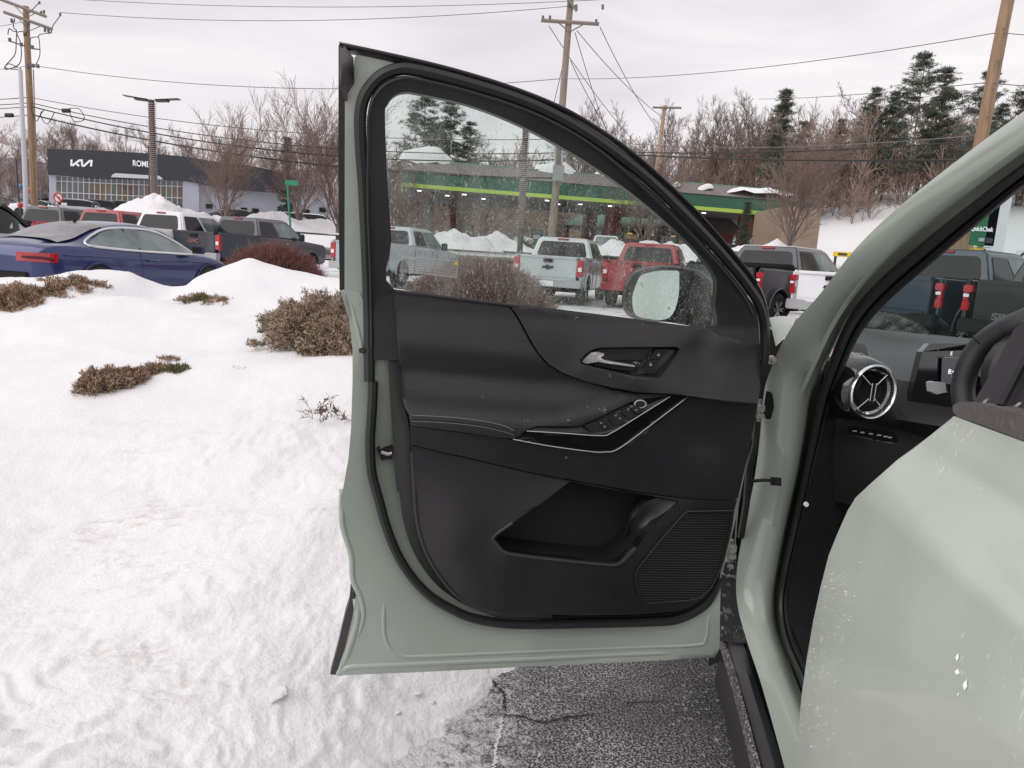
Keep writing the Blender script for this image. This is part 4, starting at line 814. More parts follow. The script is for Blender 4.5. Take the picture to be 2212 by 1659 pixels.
g = M(); g.tube([P(1636, 905, 1.78), P(1632, 960, 1.77), P(1618, 1010, 1.77), P(1612, 1090, 1.77), P(1600, 1160, 1.78)], .009, 8); cb(g, 'wiring_boot', m_rub, car)
loft('pillar_hole', [[(1655, 845, 1.765), (1668, 850, 1.755), (1672, 880, 1.75)], [(1648, 890, 1.77), (1655, 905, 1.762), (1665, 905, 1.755)]], m_dark, k=8)

# ---- rear door (closed), outer skin with body bulge
def RD(u, v, q=0.0):
    d = ray(u, v); nn = Vector((-.990, .139, 0)); O = Vector((0.62, 1.72, 0)) + nn * q
    return EYE + d * ((O - EYE).dot(nn) / d.dot(nn))
rd = empty('rear_door', parent=car)
rdo = [(2060, 899), (2000, 948), (1940, 992), (1880, 1045), (1848, 1075), (1830, 1105), (1808, 1155), (1790, 1200), (1772, 1270), (1757, 1340), (1743, 1420), (1732, 1500), (1724, 1580), (1718, 1659), (1714, 1760), (2560, 1760), (2560, 1040), (2380, 1000), (2212, 955)]
def n_rd(pts):
    """three pressed facets: under the belt, the light-catching shoulder, the flat lower skin"""
    o = []
    sm = lambda t: 0.0 if t <= 0 else (1.0 if t >= 1 else t * t * (3 - 2 * t) * .35 + t * .65)
    for u, v in pts:
        lb = 899 + (u - 2060) * .37; l1 = 939 + (u - 2000) * .736; l2 = 1070 + (u - 1858) * .853; l1 = min(l1, l2 - 40)
        n_ = .046 + .010 * sm((v - lb) / max(l1 - lb, 30)) + .040 * sm((v - l1) / (l2 - l1)) + .012 * sm((v - l2) / 260) - .020 * max(0, (v - 1400) / 400) ** 2
        o.append(n_)
    return o
def rpatch(name, outline, nf, step, m, parent, rim=.02):
    global BACK
    BACK = Vector((-.99, .139, 0)); o = patch(name, outline, nf, step, parent, m, rim=rim, S=RD); BACK = Vector((0, -1, 0)); return o
rpatch('rear_door_skin', rdo, n_rd, 15, m_sage_dirty_skylit, rd, .03)
# belt moulding on the rear door and pillar applique, salted
m_app = mat('applique_black', (0.024, 0.022, 0.025), rough=0.6, var=.25, vs=14, spec=.2)
speckle(m_app, 40, .62, .68, (.62, .58, .56), .9, scale2=8, lo2=.45, hi2=.6)
m_belt = mat('belt_rubber', (0.10, 0.085, 0.085), rough=0.7, var=.2, vs=12, bump=.2, bs=120)
speckle(m_belt, 60, .60, .72, (.38, .36, .35), .5, scale2=9, lo2=.45, hi2=.65)
rpatch('belt_moulding', [(2058, 890), (2058, 876), (2070, 868), (2100, 868), (2150, 880), (2212, 897), (2400, 945), (2400, 1000), (2212, 953), (2120, 918), (2070, 902)], .045, 14, m_belt, rd, .03)
rpatch('pillar_applique', [(2104, 866), (2212, 893), (2330, 925), (2600, 300), (2330, 520), (2212, 690), (2190, 712), (2150, 790), (2120, 840)], rbf([(2104, 866, .02), (2212, 893, .02), (2212, 690, -.06), (2330, 520, -.10), (2600, 300, -.14), (2330, 925, .02)]), 18, m_app, rd, .02)
g = M(); g.tube([RD(2160, 880, .03), RD(2215, 775, -.02), RD(2300, 640, -.06)], .004, 6); cb(g, 'applique_joint', m_dark, rd)
# clots of slush on the door
r3 = random.Random(4); g = M()
for (x, y, s_) in [(2068, 1420, 5), (2068, 1452, 7), (2085, 1480, 6), (2070, 1500, 2.5), (2120, 1055, 2.5), (1860, 1215, 2.5)] + [(float(np.interp(yy, [1230, 1340, 1420, 1500, 1580, 1660], [1784, 1757, 1743, 1732, 1724, 1718])) + 4 + r3.random() ** 1.3 * 78, yy, r3.uniform(.4, 1.1) * r3.choice((1, 1, 1, 1.9))) for yy in [1235 + r3.random() ** 1.1 * 380 for _ in range(420)]] + [(1880 + r3.random() * 300, 1150 + r3.random() * 480, r3.uniform(.4, .8)) for _ in range(40)]:
    n_ = float(n_rd([(x, y)])[0]) + .001; q = RD(x, y, n_); s2 = s_ * .00062
    ty, tz_ = r3.uniform(.35, .7), r3.uniform(.6, 1.2); o8 = [q + Vector(d_) * s2 for d_ in ((-.5, 0, 0), (.5, 0, 0), (0, -ty, 0), (0, ty, 0), (0, 0, -tz_), (0, 0, tz_))]
    g.add(o8, [(0, 2, 4), (0, 4, 3), (0, 3, 5), (0, 5, 2), (1, 4, 2), (1, 3, 4), (1, 5, 3), (1, 2, 5)])
tag(cb(g, 'slush_spatter', mat('white_salt', (.93, .93, .93), .8), rd), kind='stuff')

# ---- dashboard
m_dash = mat('dash_top', (0.085, 0.09, 0.092), rough=0.55, bump=.15, bs=500, var=.06, vs=10)
m_dash2 = mat('dash_leatherette', (0.036, 0.038, 0.041), rough=0.48, bump=.45, bs=330)
dash = empty('dashboard', parent=car)
loft('dash_top', [[(1780, 700, 2.12), (1900, 712, 2.2), (2120, 734, 2.3), (2330, 762, 2.35)], [(1790, 722, 2.05), (1900, 738, 2.12), (2120, 755, 2.2), (2330, 780, 2.25)], [(1800, 745, 1.96), (1900, 765, 1.98), (2020, 775, 2.0), (2330, 800, 2.1)], [(1800, 790, 1.86), (1900, 820, 1.86), (1990, 830, 1.9), (2330, 850, 1.95)]], m_dash, dash, k=30)
loft('dash_face', [[(1790, 780, 1.87), (1920, 815, 1.86), (1990, 826, 1.88), (2330, 850, 1.9)], [(1795, 840, 1.80), (1920, 870, 1.79), (2000, 890, 1.83), (2330, 900, 1.85)], [(1800, 890, 1.82), (1930, 905, 1.80), (2060, 925, 1.80), (2330, 960, 1.8)], [(1810, 905, 1.90), (1940, 935, 1.92), (2060, 960, 1.9), (2330, 1000, 1.9)]], m_dash2, dash, k=30)
loft('lower_dash', [[(1780, 885, 1.82), (1900, 905, 1.88), (2060, 950, 1.9), (2330, 990, 1.9)], [(1790, 960, 1.84), (1900, 965, 1.86), (2060, 1010, 1.88), (2330, 1040, 1.88)], [(1780, 1080, 1.90), (1900, 1100, 1.92), (2060, 1120, 1.94), (2330, 1150, 1.95)]], m_soft, dash, k=30)
loft('vent_pod', [[(1800, 762, 1.86), (1840, 742, 1.84), (1870, 745, 1.83)], [(1795, 790, 1.82), (1830, 785, 1.78), (1880, 782, 1.76)], [(1790, 840, 1.82), (1815, 850, 1.745), (1850, 850, 1.735)], [(1800, 900, 1.84), (1840, 905, 1.78), (1880, 905, 1.76)]], m_trim, dash, k=20)
vc = P(1878, 845, 1.72); 
e1 = (P(1935, 848, 1.765) - vc).normalized(); 
vx = Vector((.92, .36, 0)).normalized(); vn = Vector((.40, -.91, .10)).normalized(); vy = Vector((0, 0, 1)); vx = vy.cross(-vn).normalized() * 1; vy = vn.cross(vx) * -1
vx = Vector((0.955, 0.295, 0)); vy = Vector((0, 0.0, 1)); vn = vx.cross(vy)
if vn.y > 0: vn = -vn
def vp(r_, a, n_=0.0): return vc + vx * r_ * math.cos(a) + vy * r_ * math.sin(a) + vn * n_
def ring(name, prof, m_, n_=48):
    g = M(); g.grid([[vp(r_, 2 * math.pi * j / n_, h) for j in range(n_ + 1)] for r_, h in prof]); return cb(g, name, m_, dash, angle=50)
ring('vent_housing', [(.083, -.07), (.078, -.02), (.070, .006), (.064, .010)], m_gloss)
ring('chrome_ring', [(.0650, .006), (.0645, .014), (.0620, .017), (.0592, .014), (.0585, .006)], m_chrome)
ring('vent_barrel', [(.0588, .008), (.050, -.004), (.049, -.02), (.036, -.035), (.0001, -.04)], m_dark)
ring('vent_inner_ring', [(.0375, -.006), (.0360, -.003), (.0345, -.006)], m_rub)
g = M()
for k in range(80):
    a = 2 * math.pi * k / 80; g.tube([vp(.0545, a, .006), vp(.0490, a, .002)], .0009, 4)
cb(g, 'knurled_ticks', m_chrome, dash)
for a0, a1 in ((100, 118), (40, 58), (-118, -100), (-58, -40)):
    pass
for sx, sy in ((-1, 1), (1, 1), (-1, -1), (1, -1)):
    g = M(); g.tube([vp(.055, math.atan2(sy * .040, sx * .036), .008), vc + vx * sx * .008 + vy * sy * .016 + vn * .010], .0013, 6); cb(g, 'vent_spoke', m_chrome, dash)
g = M(); g.tube([vc + vx * sx * .0055 + vy * sy * .021 + vn * .012 for sx, sy in ((-1, -1), (1, -1), (1, 1), (-1, 1))], .0018, 8, closed=True); cb(g, 'vent_tab', m_chrome, dash)
patchS = lambda name, pts, y, m_: cb(M().add([P(u, v, yy) for (u, v), yy in zip(pts, y if isinstance(y, list) else [y] * len(pts))], [tuple(range(len(pts)))]), name, m_, dash)
g = M()
def slab(name, pts, ys, m_, t=.012, par=None, bev=0):
    g = M(); n_ = len(pts); ys = ys if isinstance(ys, list) else [ys] * n_
    a = [P(u, v, y) for (u, v), y in zip(pts, ys)]; b = [q + Vector((.1, 1, -.1)).normalized() * t for q in a]
    g.add(a + b, [tuple(range(n_)), tuple(range(2 * n_ - 1, n_ - 1, -1))] + [(i, (i + 1) % n_, (i + 1) % n_ + n_, i + n_) for i in range(n_)]); return cb(g, name, m_, par or dash, smooth=False)
slab('demister_vent', [(1841, 765), (1860, 765), (1890, 786), (1868, 787), (1852, 784)], [1.80, 1.80, 1.77, 1.765, 1.77], m_dark)
g = M(); g.tube([P(u, v, 1.765) for u, v in ((1840, 763), (1861, 763), (1893, 787), (1852, 786))], .0012, 6, closed=True); cb(g, 'demister_rim', m_satin, dash)
for k in range(5): g = M(); g.tube([P(1848 + k * 6, 766 + k * 3.2, 1.762), P(1856 + k * 6.5, 783 + k * .4, 1.755)], .0008, 4); cb(g, 'demister_slat', m_satin, dash)
# switch bank
slab('switch_bank', [(1833, 920), (1930, 934), (1939, 946), (1937, 958), (1920, 957), (1838, 940)], [1.80, 1.79, 1.79, 1.79, 1.79, 1.80], m_gloss)
for k, (u, v) in enumerate(((1846, 931), (1863, 934), (1881, 937), (1899, 940), (1913, 943), (1922, 945))):
    g = M(); g.box(P(u, v, 1.788), (.010, .002, .003)); cb(g, 'switch_symbol', m_grey_pr, dash)
# screen bezel with the printed display
bz = [(2008, 742), (2100, 742), (2212, 752), (2330, 760), (2330, 930), (2110, 888), (1972, 868), (1970, 850), (1992, 760)]
slab('display_bezel', bz, [1.78, 1.80, 1.84, 1.88, 1.86, 1.80, 1.76, 1.76, 1.77], m_gloss, .03)
m_scr = mat('screen_dark', (0.006, 0.009, 0.018), .15, coat=1, emit=(0.002, 0.004, 0.012), es=.6)
slab('display_screen', [(2035, 773), (2095, 776), (2095, 832), (2033, 828)], [1.775, 1.79, 1.785, 1.77], m_scr, .002)
m_txt = mat('screen_text', (0.8, 0.8, 0.8), .5, emit=(0.75, 0.8, 0.85), es=.9)
def scr_text(t_, u, v, y, h): 
    o = text_obj('screen_text', t_, h, m_txt, dash, (0, 0, 0), (math.radians(90), 0, math.radians(15)), .0002, 'LEFT'); o.location = P(u, v, y) - CARLOC; return o
scr_text('E', 2053, 764, 1.765, .013); scr_text('8:47', 2048, 803, 1.765, .017); scr_text('W', 2056, 815, 1.765, .007); scr_text('F', 2056, 823, 1.765, .007)
g = M(); g.tube([P(2040, 772, 1.768), P(2090, 775, 1.78)], .0006, 4); cb(g, 'screen_line', m_grey_pr, dash)
# instrument glow ring
g = M(); gc = P(2160, 810, 1.86); g.tube([gc + Vector((.95, .3, 0)) * .055 * math.cos(a) + Vector((0, 0, 1)) * .055 * math.sin(a) for a in np.linspace(1.8, 4.4, 20)], .0009, 5); cb(g, 'gauge_arc', mat('gauge_line', (0.4, 0.3, 0.3), .5, emit=(0.5, 0.28, 0.3), es=.8), dash)
g = M()
for a in np.linspace(2.0, 3.9, 7): g.box(gc + Vector((.95, .3, 0)) * .068 * math.cos(a) + Vector((0, 0, 1)) * .068 * math.sin(a), (.006, .001, .005))
cb(g, 'gauge_marks', mat('gauge_blue', (0.02, 0.03, 0.3), .5, emit=(0.03, 0.05, 0.7), es=1), dash)
# steering wheel, stalk
sw = empty('steering_wheel', parent=car)
rim = [(2330, 640, 1.30), (2212, 692, 1.34), (2165, 712, 1.37), (2120, 745, 1.40), (2092, 790, 1.41), (2080, 840, 1.41), (2088, 890, 1.39), (2110, 930, 1.36), (2150, 975, 1.33)]
_rp = [P(*p) for p in crv(rim, 8)]; _rp = _rp + [_rp[0] + _rp[-1] - q for q in _rp[1:-1]]; g = M(); g.tube(_rp, .0205, 16, closed=True); cb(g, 'wheel_rim', mat('wheel_leather', (0.026, 0.026, 0.029), .38, bump=.2, bs=500), sw)
g = M(); g.tube([P(*p) for p in crv([(2098, 704 + 20, 1.388), (2110, 738, 1.385), (2126, 748, 1.385)], 4)], .0012, 5); cb(g, 'rim_seam', m_dark, sw)
g = M(); g.tube([P(2085, 800, 1.44), P(2140, 850, 1.47), P(2200, 860, 1.5)], .02, 8); cb(g, 'wheel_spoke', m_trim, sw)
_c = (_rp[0] + _rp[len(rim) * 8 - 8]) / 2; g = M(); g.lathe([(-.03, .0001), (-.028, .06), (0, .085), (.03, .08), (.05, .04)], 20, 'y', c=tuple(_c)); cb(g, 'wheel_hub', m_trim, sw)
st = empty('indicator_stalk', parent=car)
g = M(); g.tube([P(2058, 838, 1.46), P(2085, 845, 1.50), P(2140, 850, 1.56)], .011, 10); cb(g, 'stalk_arm', m_trim, st)
slab('stalk_tip', [(2010, 826), (2018, 824), (2038, 826), (2058, 830), (2058, 846), (2040, 848), (2024, 852), (2012, 846)], [1.455] * 8, MATS['handle_silver'], .02, st)
slab('stalk_grip', [(2045, 828), (2062, 832), (2062, 850), (2047, 846)], [1.45] * 4, m_dark, .02, st)
# windshield with an arc-shaped, pale speckled film
m_ws = glassmat('windshield_glass', (0.74, 0.82, 0.80), 0.02, rmax=.07)
g = M(); g.add([P(1800, 712, 2.2), P(2330, 765, 2.4), P(2400, 300, 1.5), P(2212, 350, 1.45), P(1900, 600, 1.95)], [(0, 1, 2, 3, 4)]); cb(g, 'windshield', m_ws, car)
m_arc_film = glassmat('arc_film', (0.72, 0.78, 0.74), 0.02, 0.4, 1.0, rmax=.08)
arc = [(1842, 705), (1850, 690), (1868, 676), (1900, 671), (1940, 678), (1980, 697), (2005, 716), (2008, 724)]
g = M(); g.add([P(u, v, 2.10 + (v - 670) * .002) for u, v in arc], [tuple(range(len(arc)))]); cb(g, 'arc_film_patch', m_arc_film, car)
g = M(); g.tube([P(u, v, 2.098 + (v - 670) * .002) for u, v in arc], .0016, 5); cb(g, 'arc_film_edge', m_trim, car)
# ================================================================ VEHICLES
m_wglass = mat('car_window_dark', (0.020, 0.020, 0.021), rough=0.12, coat=0.0, spec=0.28, var=.3, vs=1.4)
m_wglass2 = mat('car_window_light', (0.15, 0.19, 0.18), rough=0.10, coat=0.3, spec=0.5, var=.45, vs=2.2)
m_red = mat('lamp_red', (0.40, 0.010, 0.018), rough=0.15, coat=1, emit=(0.5, 0.01, 0.02), es=0.03)
m_white_l = mat('lamp_clear', (0.8, 0.8, 0.82), rough=0.2)
m_tyre = mat('tyre_rubber', (0.018, 0.018, 0.018), .75)
m_rimm = mat('alloy_wheel', (0.45, 0.45, 0.46), .35, metal=.7)
m_arch = mat('wheel_arch', (0.008, 0.008, 0.008), .9)
def paint(nm, c, metal=0.25, rough=.32): return mat(nm, c, rough=rough, metal=metal, coat=.7, var=.08, vs=.9)
def text_mesh(txt, size, m, ext=.01, bold=0.0):
    o = text_obj('t', txt, size, m, ext=ext, bold=bold); me = o.data; bpy.data.objects.remove(o); return me
def wheel(parent, x, y, r=.39, w_=.27, side=1, rimr=.24):
    g = M(); g.lathe([(-w_ / 2, rimr), (-w_ / 2, r - .04), (-w_ * .4, r), (w_ * .4, r), (w_ / 2, r - .04), (w_ / 2, rimr)], 28, 'x')
    t = g.build('wheel', m_tyre, parent, loc=(x, y, r)); s = w_ / 2 * side
    g = M(); g.lathe([(s, rimr + .004), (s * .8, rimr - .01), (s * .45, rimr - .03), (s * .4, .0)], 24, 'x', m=1)
    for k in range(6):
        a = k * math.pi / 3
        for da in (-.16, .16):
            g.tube([(s * .85, .04 * math.cos(a), .04 * math.sin(a)), (s * .92, (rimr - .01) * math.cos(a + da), (rimr - .01) * math.sin(a + da))], .018, 5)
    g.tube([(s * .5, 0, 0), (s * .98, 0, 0)], .055, 12)
    g.build('rim', [m_rimm, m_arch], t); return t
def quadpanel(name, c4, m, parent, inset=(0, 0, 0, 0), off=.006, rad=.18, frame=None):
    """rounded pane laid on a face given by its four corners (bl, br, tr, tl)"""
    bl, br, tr, tl = [Vector(q) for q in c4]; n = (br - bl).cross(tl - bl).normalized()
    F_ = lambda s, t: (bl * (1 - s) + br * s) * (1 - t) + (tl * (1 - s) + tr * s) * t
    s0, s1, t0, t1 = inset[0], 1 - inset[1], inset[2], 1 - inset[3]; rs = rad * (t1 - t0) * (tl - bl).length / max((br - bl).length, .01); rt = rad * (t1 - t0)
    pts = []
    for (cs, ct, a0) in ((s1 - rs, t0 + rt, -90), (s1 - rs, t1 - rt, 0), (s0 + rs, t1 - rt, 90), (s0 + rs, t0 + rt, 180)):
        for k in range(4):
            a = math.radians(a0 + k * 30); pts.append(F_(cs + rs * math.cos(a), ct + rt * math.sin(a)))
    g = M(); nn = len(pts); g.add([p + n * off for p in pts] + [p - n * .03 for p in pts], [tuple(range(nn))] + [(i, (i + 1) % nn, (i + 1) % nn + nn, i + nn) for i in range(nn)])
    return g.build(name, m, parent, angle=30)
def pickup(loc, yaw, color, label, style='chevy', cover=False, rot_extra=None, bumper='chrome', snow=False, letters=None, cap=False, lights='tall', roofcol=None, scale=1.0, badge=None, wheels=True, windows=None):
    """full-size crew-cab pickup. local +Y is forward."""
    m = color; t = empty('pickup_truck', (loc[0], loc[1], loc[2] if len(loc) > 2 else TZ(loc[0], loc[1])), -math.radians(yaw), label, 'pickup truck', 'pickup trucks parked in the lot'); t.scale = (scale,) * 3
    W = 1.0; rimz = 1.33
    # cab underbody + bonnet: side profile with arch, full width
    def arch(yc, r, z0=.42, n=9): return [(yc + r * math.cos(a), .40 + r * math.sin(a)) for a in np.linspace(math.radians(176), math.radians(4), n)]
    prof = [(-1.02, .42)] + arch(1.92, .47) + [(2.75, .45), (2.86, .60), (2.88, 1.02), (2.80, 1.14), (1.45, 1.25), (1.30, 1.26), (-1.02, 1.30)]
    g = M(); g.prism(prof, lambda y, z: (-W, y, z), lambda y, z: (W, y, z)); g.build('body', m, t, bevel=.05, seg=3, angle=45)
    # bed sides
    bed = [(-2.88, .62), (-2.55, .50)] + arch(-1.92, .47) + [(-1.05, .42), (-1.05, rimz), (-2.90, rimz + .02)]
    for s in (-1, 1):
        g = M(); g.prism(bed, lambda y, z: (s * W, y, z), lambda y, z: (s * (W - .12), y, z)); g.build('bed_side', m, t, bevel=.04, seg=3, angle=45)
        g = M(); g.prism([(-2.35, .45)] + arch(-1.92, .62)[1:-1] + [(-1.49, .45)], lambda y, z: (s * (W - .13), y, z), lambda y, z: (s * (W - .4), y, z)); g.build('wheel_well', m_arch, t)
        # flared lips
        for yc in (-1.92, 1.92):
            g = M(); g.tube([(s * (W + .005), yc + .49 * math.cos(a), .40 + .49 * math.sin(a)) for a in np.linspace(math.radians(178), math.radians(2), 14)], .026, 6); g.build('arch_lip', m, t)
    g = M(); g.box((0, -1.95, .62), (1.8, 1.8, .06)); g.box((0, -1.08, .98), (1.8, .06, .66)); g.build('bed_floor', m_arch, t)
    g = M(); g.box((0, 0, .42), (1.5, 5.0, .16)); g.build('chassis', m_arch, t)
    # tailgate with pressed panel
    g = M(); g.box((0, -2.88, .99), (1.62, .09, .70)); g.box((0, -2.935, 1.30), (1.60, .06, .07)); g.box((0, -2.932, .70), (1.50, .03, .10)); tg = g.build('tailgate', m, t, bevel=.02)
    g = M(); g.box((0, -2.955, 1.20), (.26, .03, .09)); g.build('tailgate_handle', m_arch, tg)
    if style == 'chevy':
        g = M(); g.prism([(-.17, -.03), (-.05, -.03), (-.04, -.06), (.04, -.06), (.05, -.03), (.13, -.03), (.17, .03), (.05, .03), (.04, .06), (-.04, .06), (-.05, .03), (-.13, .03)], lambda x, z: (x, -2.955, 1.02 + z), lambda x, z: (x, -2.925, 1.02 + z)); g.build('tailgate_emblem', badge or m_arch, tg)
    elif style == 'gmc':
        me = text_mesh('GMC', .17, mat('badge_rose', (.28, .12, .13), .4), .012, .006); obj_at('tailgate_letters', me, tg, (0, -2.94, 1.03), (math.radians(90), 0, 0), (1.1, 1, 1))
    if letters:
        me = text_mesh(letters, .15, mat('badge_dark', (.12, .12, .12), .4), .01, .006); obj_at('tailgate_letters', me, tg, (0, -2.952, .76), (math.radians(90), 0, 0), (1.35, 1, 1))
    # lights
    for s in (-1, 1):
        g = M()
        if lights == 'tall':
            g.box((s * .905, -2.87, 1.03), (.19, .12, .46)); o = g.build('tail_light', m_red, t, bevel=.02); g = M(); g.box((s * .91, -2.94, 1.00), (.10, .02, .11)); g.build('reversing_lamp', m_white_l, o)
        else:
            g.box((s * .935, -2.87, 1.18), (.14, .14, .12)); g.box((s * .955, -2.87, 1.05), (.08, .12, .16)); g.box((s * .945, -2.87, .90), (.11, .12, .16)); o = g.build('tail_light', m_red, t, bevel=.015); g = M(); g.box((s * .94, -2.945, 1.07), (.08, .02, .05)); g.build('reversing_lamp', m_white_l, o)
    bm_ = m_rimm if bumper == 'chrome' else (m if bumper == 'body' else m_arch)
    g = M(); g.prism([(-.98, .48), (.98, .48), (.98, .70), (.55, .70), (.50, .66), (-.50, .66), (-.55, .70), (-.98, .70)], lambda x, z: (x, -3.05, z), lambda x, z: (x, -2.86, z)); rb = g.build('rear_bumper', bm_, t, bevel=.02)
    g = M(); g.box((0, -3.06, .58), (.42, .02, .14)); g.build('licence_plate', m_white_l if bumper != 'black' and style != 'gmc' else m_arch, rb)
    # cab
    b0, b1, r0, r1, zb, zr = -1.05, 1.62, -.88, .72, 1.28, 1.90
    bw, rw = .97, .77
    B = {(-1, 0): (-bw, b0, zb), (1, 0): (bw, b0, zb), (1, 1): (bw, b1, zb - .03), (-1, 1): (-bw, b1, zb - .03)}
    T_ = {(-1, 0): (-rw, r0, zr - .03), (1, 0): (rw, r0, zr - .03), (1, 1): (rw, r1, zr - .02), (-1, 1): (-rw, r1, zr - .02)}
    g = M(); g.add([B[-1, 0], B[1, 0], B[1, 1], B[-1, 1], T_[-1, 0], T_[1, 0], T_[1, 1], T_[-1, 1], (-.66, r0 + .03, zr + .015), (.66, r0 + .03, zr + .015), (.66, r1 - .12, zr + .02), (-.66, r1 - .12, zr + .02)],
                   [(0, 3, 2, 1), (0, 1, 5, 4), (1, 2, 6, 5), (2, 3, 7, 6), (3, 0, 4, 7), (4, 5, 9, 8), (5, 6, 10, 9), (6, 7, 11, 10), (7, 4, 8, 11), (8, 9, 10, 11)])
    cab = g.build('cab', m, t, bevel=.045, seg=3, angle=45)
    quadpanel('rear_window', (B[-1, 0], B[1, 0], T_[1, 0], T_[-1, 0]), windows or m_wglass, t, (.09, .09, .12, .14), .012)
    g = M(); g.box((0, -1.0, 1.60), (.03, .03, .4)); 
    for s in (-1, 1):
        bl = Vector(B[s, 0]); br = Vector(B[s, 1]); tr = Vector(T_[s, 1]); tl = Vector(T_[s, 0])
        c4 = (bl, br, tr, tl) if s == 1 else (br, bl, tl, tr)
        def sub(a, b):
            q = (bl.lerp(br, a), bl.lerp(br, b), tl.lerp(tr, b), tl.lerp(tr, a)); return q if s == 1 else (q[1], q[0], q[3], q[2])
        quadpanel('side_window', sub(.06, .42), windows or m_wglass, t, (.02, .02, .10, .14), .012, .12)
        quadpanel('side_window', sub(.44, .90), m_wglass2, t, (.02, .02, .10, .14), .012, .14)
        g = M(); g.box((s * 1.12, 1.12, 1.36), (.22, .09, .26)); g.build('wing_mirror', m_arch if style == 'chevy' else m, t, bevel=.03)
        for yy in (-.62, .42):
            g = M(); g.box((s * 1.015, yy, 1.12), (.03, .2, .035)); g.build('door_handle', m_rimm if bumper == 'chrome' else m, t, bevel=.01)
        for yy in (-.25, .80, -1.0):
            g = M(); g.tube([(s * 1.003, yy, .50), (s * 1.003, yy, 1.22)], .006, 4); g.build('door_seam', m_arch, t)
        for yc in (-1.92, 1.92): wheel(t, s * .86, yc, side=s)
        g = M(); g.box((s * .78, 2.86, .92), (.38, .06, .20)); g.build('headlight', m_white_l, t, bevel=.02)
    quadpanel('windshield', (B[1, 1], B[-1, 1], T_[-1, 1], T_[1, 1]), m_wglass2, t, (.06, .06, .08, .10), .012)
    g = M(); g.box((0, r0 - .01, zr - .035), (.34, .06, .05)); g.build('third_brake_light', m_red, t, bevel=.01)
    if roofcol: g = M(); g.box((0, -.08, zr + .012), (1.36, 1.45, .03)); g.build('roof_snow', roofcol, t, bevel=.01)
    if cover: g = M(); g.box((0, -1.96, rimz + .04), (1.78, 1.84, .05)); g.box((0, -1.25, rimz + .10), (1.7, .35, .08)); g.build('bed_cover', m_arch, t, bevel=.02)
    return t
def ground_xy(u, y): q = P(u, 700, y); return q.x, y
P_silver = paint('silver_paint', (0.50, 0.54, 0.55)); P_red = paint('red_paint', (0.33, 0.012, 0.018), .1); P_dark = paint('graphite_paint', (0.045, 0.046, 0.054)); P_white = paint('white_paint', (0.78, 0.78, 0.80), 0)
P_blue = paint('slate_blue_paint', (0.035, 0.052, 0.070)); P_blk = paint('black_green_paint', (0.018, 0.022, 0.020)); P_gmc = paint('dark_slate_paint', (0.045, 0.050, 0.066)); P_sg = paint('grey_silver_paint', (0.42, 0.45, 0.48))
snowm = mat('roof_snow', (.8, .78, .82), .8)
# (u, distance, heading, ...)  u is only where the tail centre falls; depth comes from the heights
def at(u, y, fwd_=2.9, yaw=0, v=545):
    q = P(u, v, y); a = math.radians(yaw); return (q.x + math.sin(a) * fwd_, y + math.cos(a) * fwd_, .10 if y > 21.9 else .03)
TAIL, CAB = 2.9, 1.0
pickup(at(420, 23.5, TAIL, 19), 19, P_gmc, 'dark slate pickup with rose tailgate letters behind the round burgundy shrub', 'gmc')
pickup(at(344, 24.5, CAB, 16), 16, P_white, 'white crew-cab pickup behind the blue coupe, left of the dark slate one', 'chevy')
pickup(at(216, 27.0, CAB, 12), 12, P_red, 'red pickup cab showing above the blue coupe, left of the white pickup', 'chevy')
pickup(at(92, 27.5, CAB, 12), 12, P_dark, 'black pickup at the far left, behind the blue coupe and beside the red one', 'chevy')
pickup(at(776, 23, TAIL, 17), 17, P_sg, 'grey silver pickup half hidden by the rear edge of the open door', 'chevy', lights='tall')
pickup(at(1186, 21, TAIL, 14), 14, P_silver, 'silver pickup seen through the door glass beside the big round shrub', 'chevy', bumper='chrome', badge=m_arch)
pickup(at(1380, 21.2, TAIL, 18), 18, P_red, 'red pickup seen through the door glass above the mirror', 'chevy', bumper='body', badge=P_red)
pickup(at(1550, 23.5, TAIL, 20), 20, P_dark, 'dark pickup bed seen through the glass just right of the mirror', 'chevy', cover=True, scale=.96)
pickup(at(1566, 17.6, TAIL, 46), 46, P_dark, 'black pickup with a soft bed cover between the door and the windshield pillar', 'chevy', lights='split', cover=True, roofcol=snowm)
pickup(at(1806, 16.2, TAIL, 54), 54, P_white, 'white pickup whose bed shows beside the windshield pillar', 'chevy', lights='split')
pickup(at(1925, 13.6, TAIL, 54), 54, P_blue, 'slate blue pickup seen through the windshield', 'chevy', lights='split', bumper='black')
pickup(at(2252, 11.6, TAIL, 50), 50, P_blk, 'black pickup with tailgate lettering seen above the steering wheel', 'none', lights='split', letters='SILVERADO', bumper='black')
pickup(at(1930, 18.5, CAB, 52), 52, P_white, 'white vehicle cab seen through the windshield behind the slate blue pickup', 'chevy', lights='split')

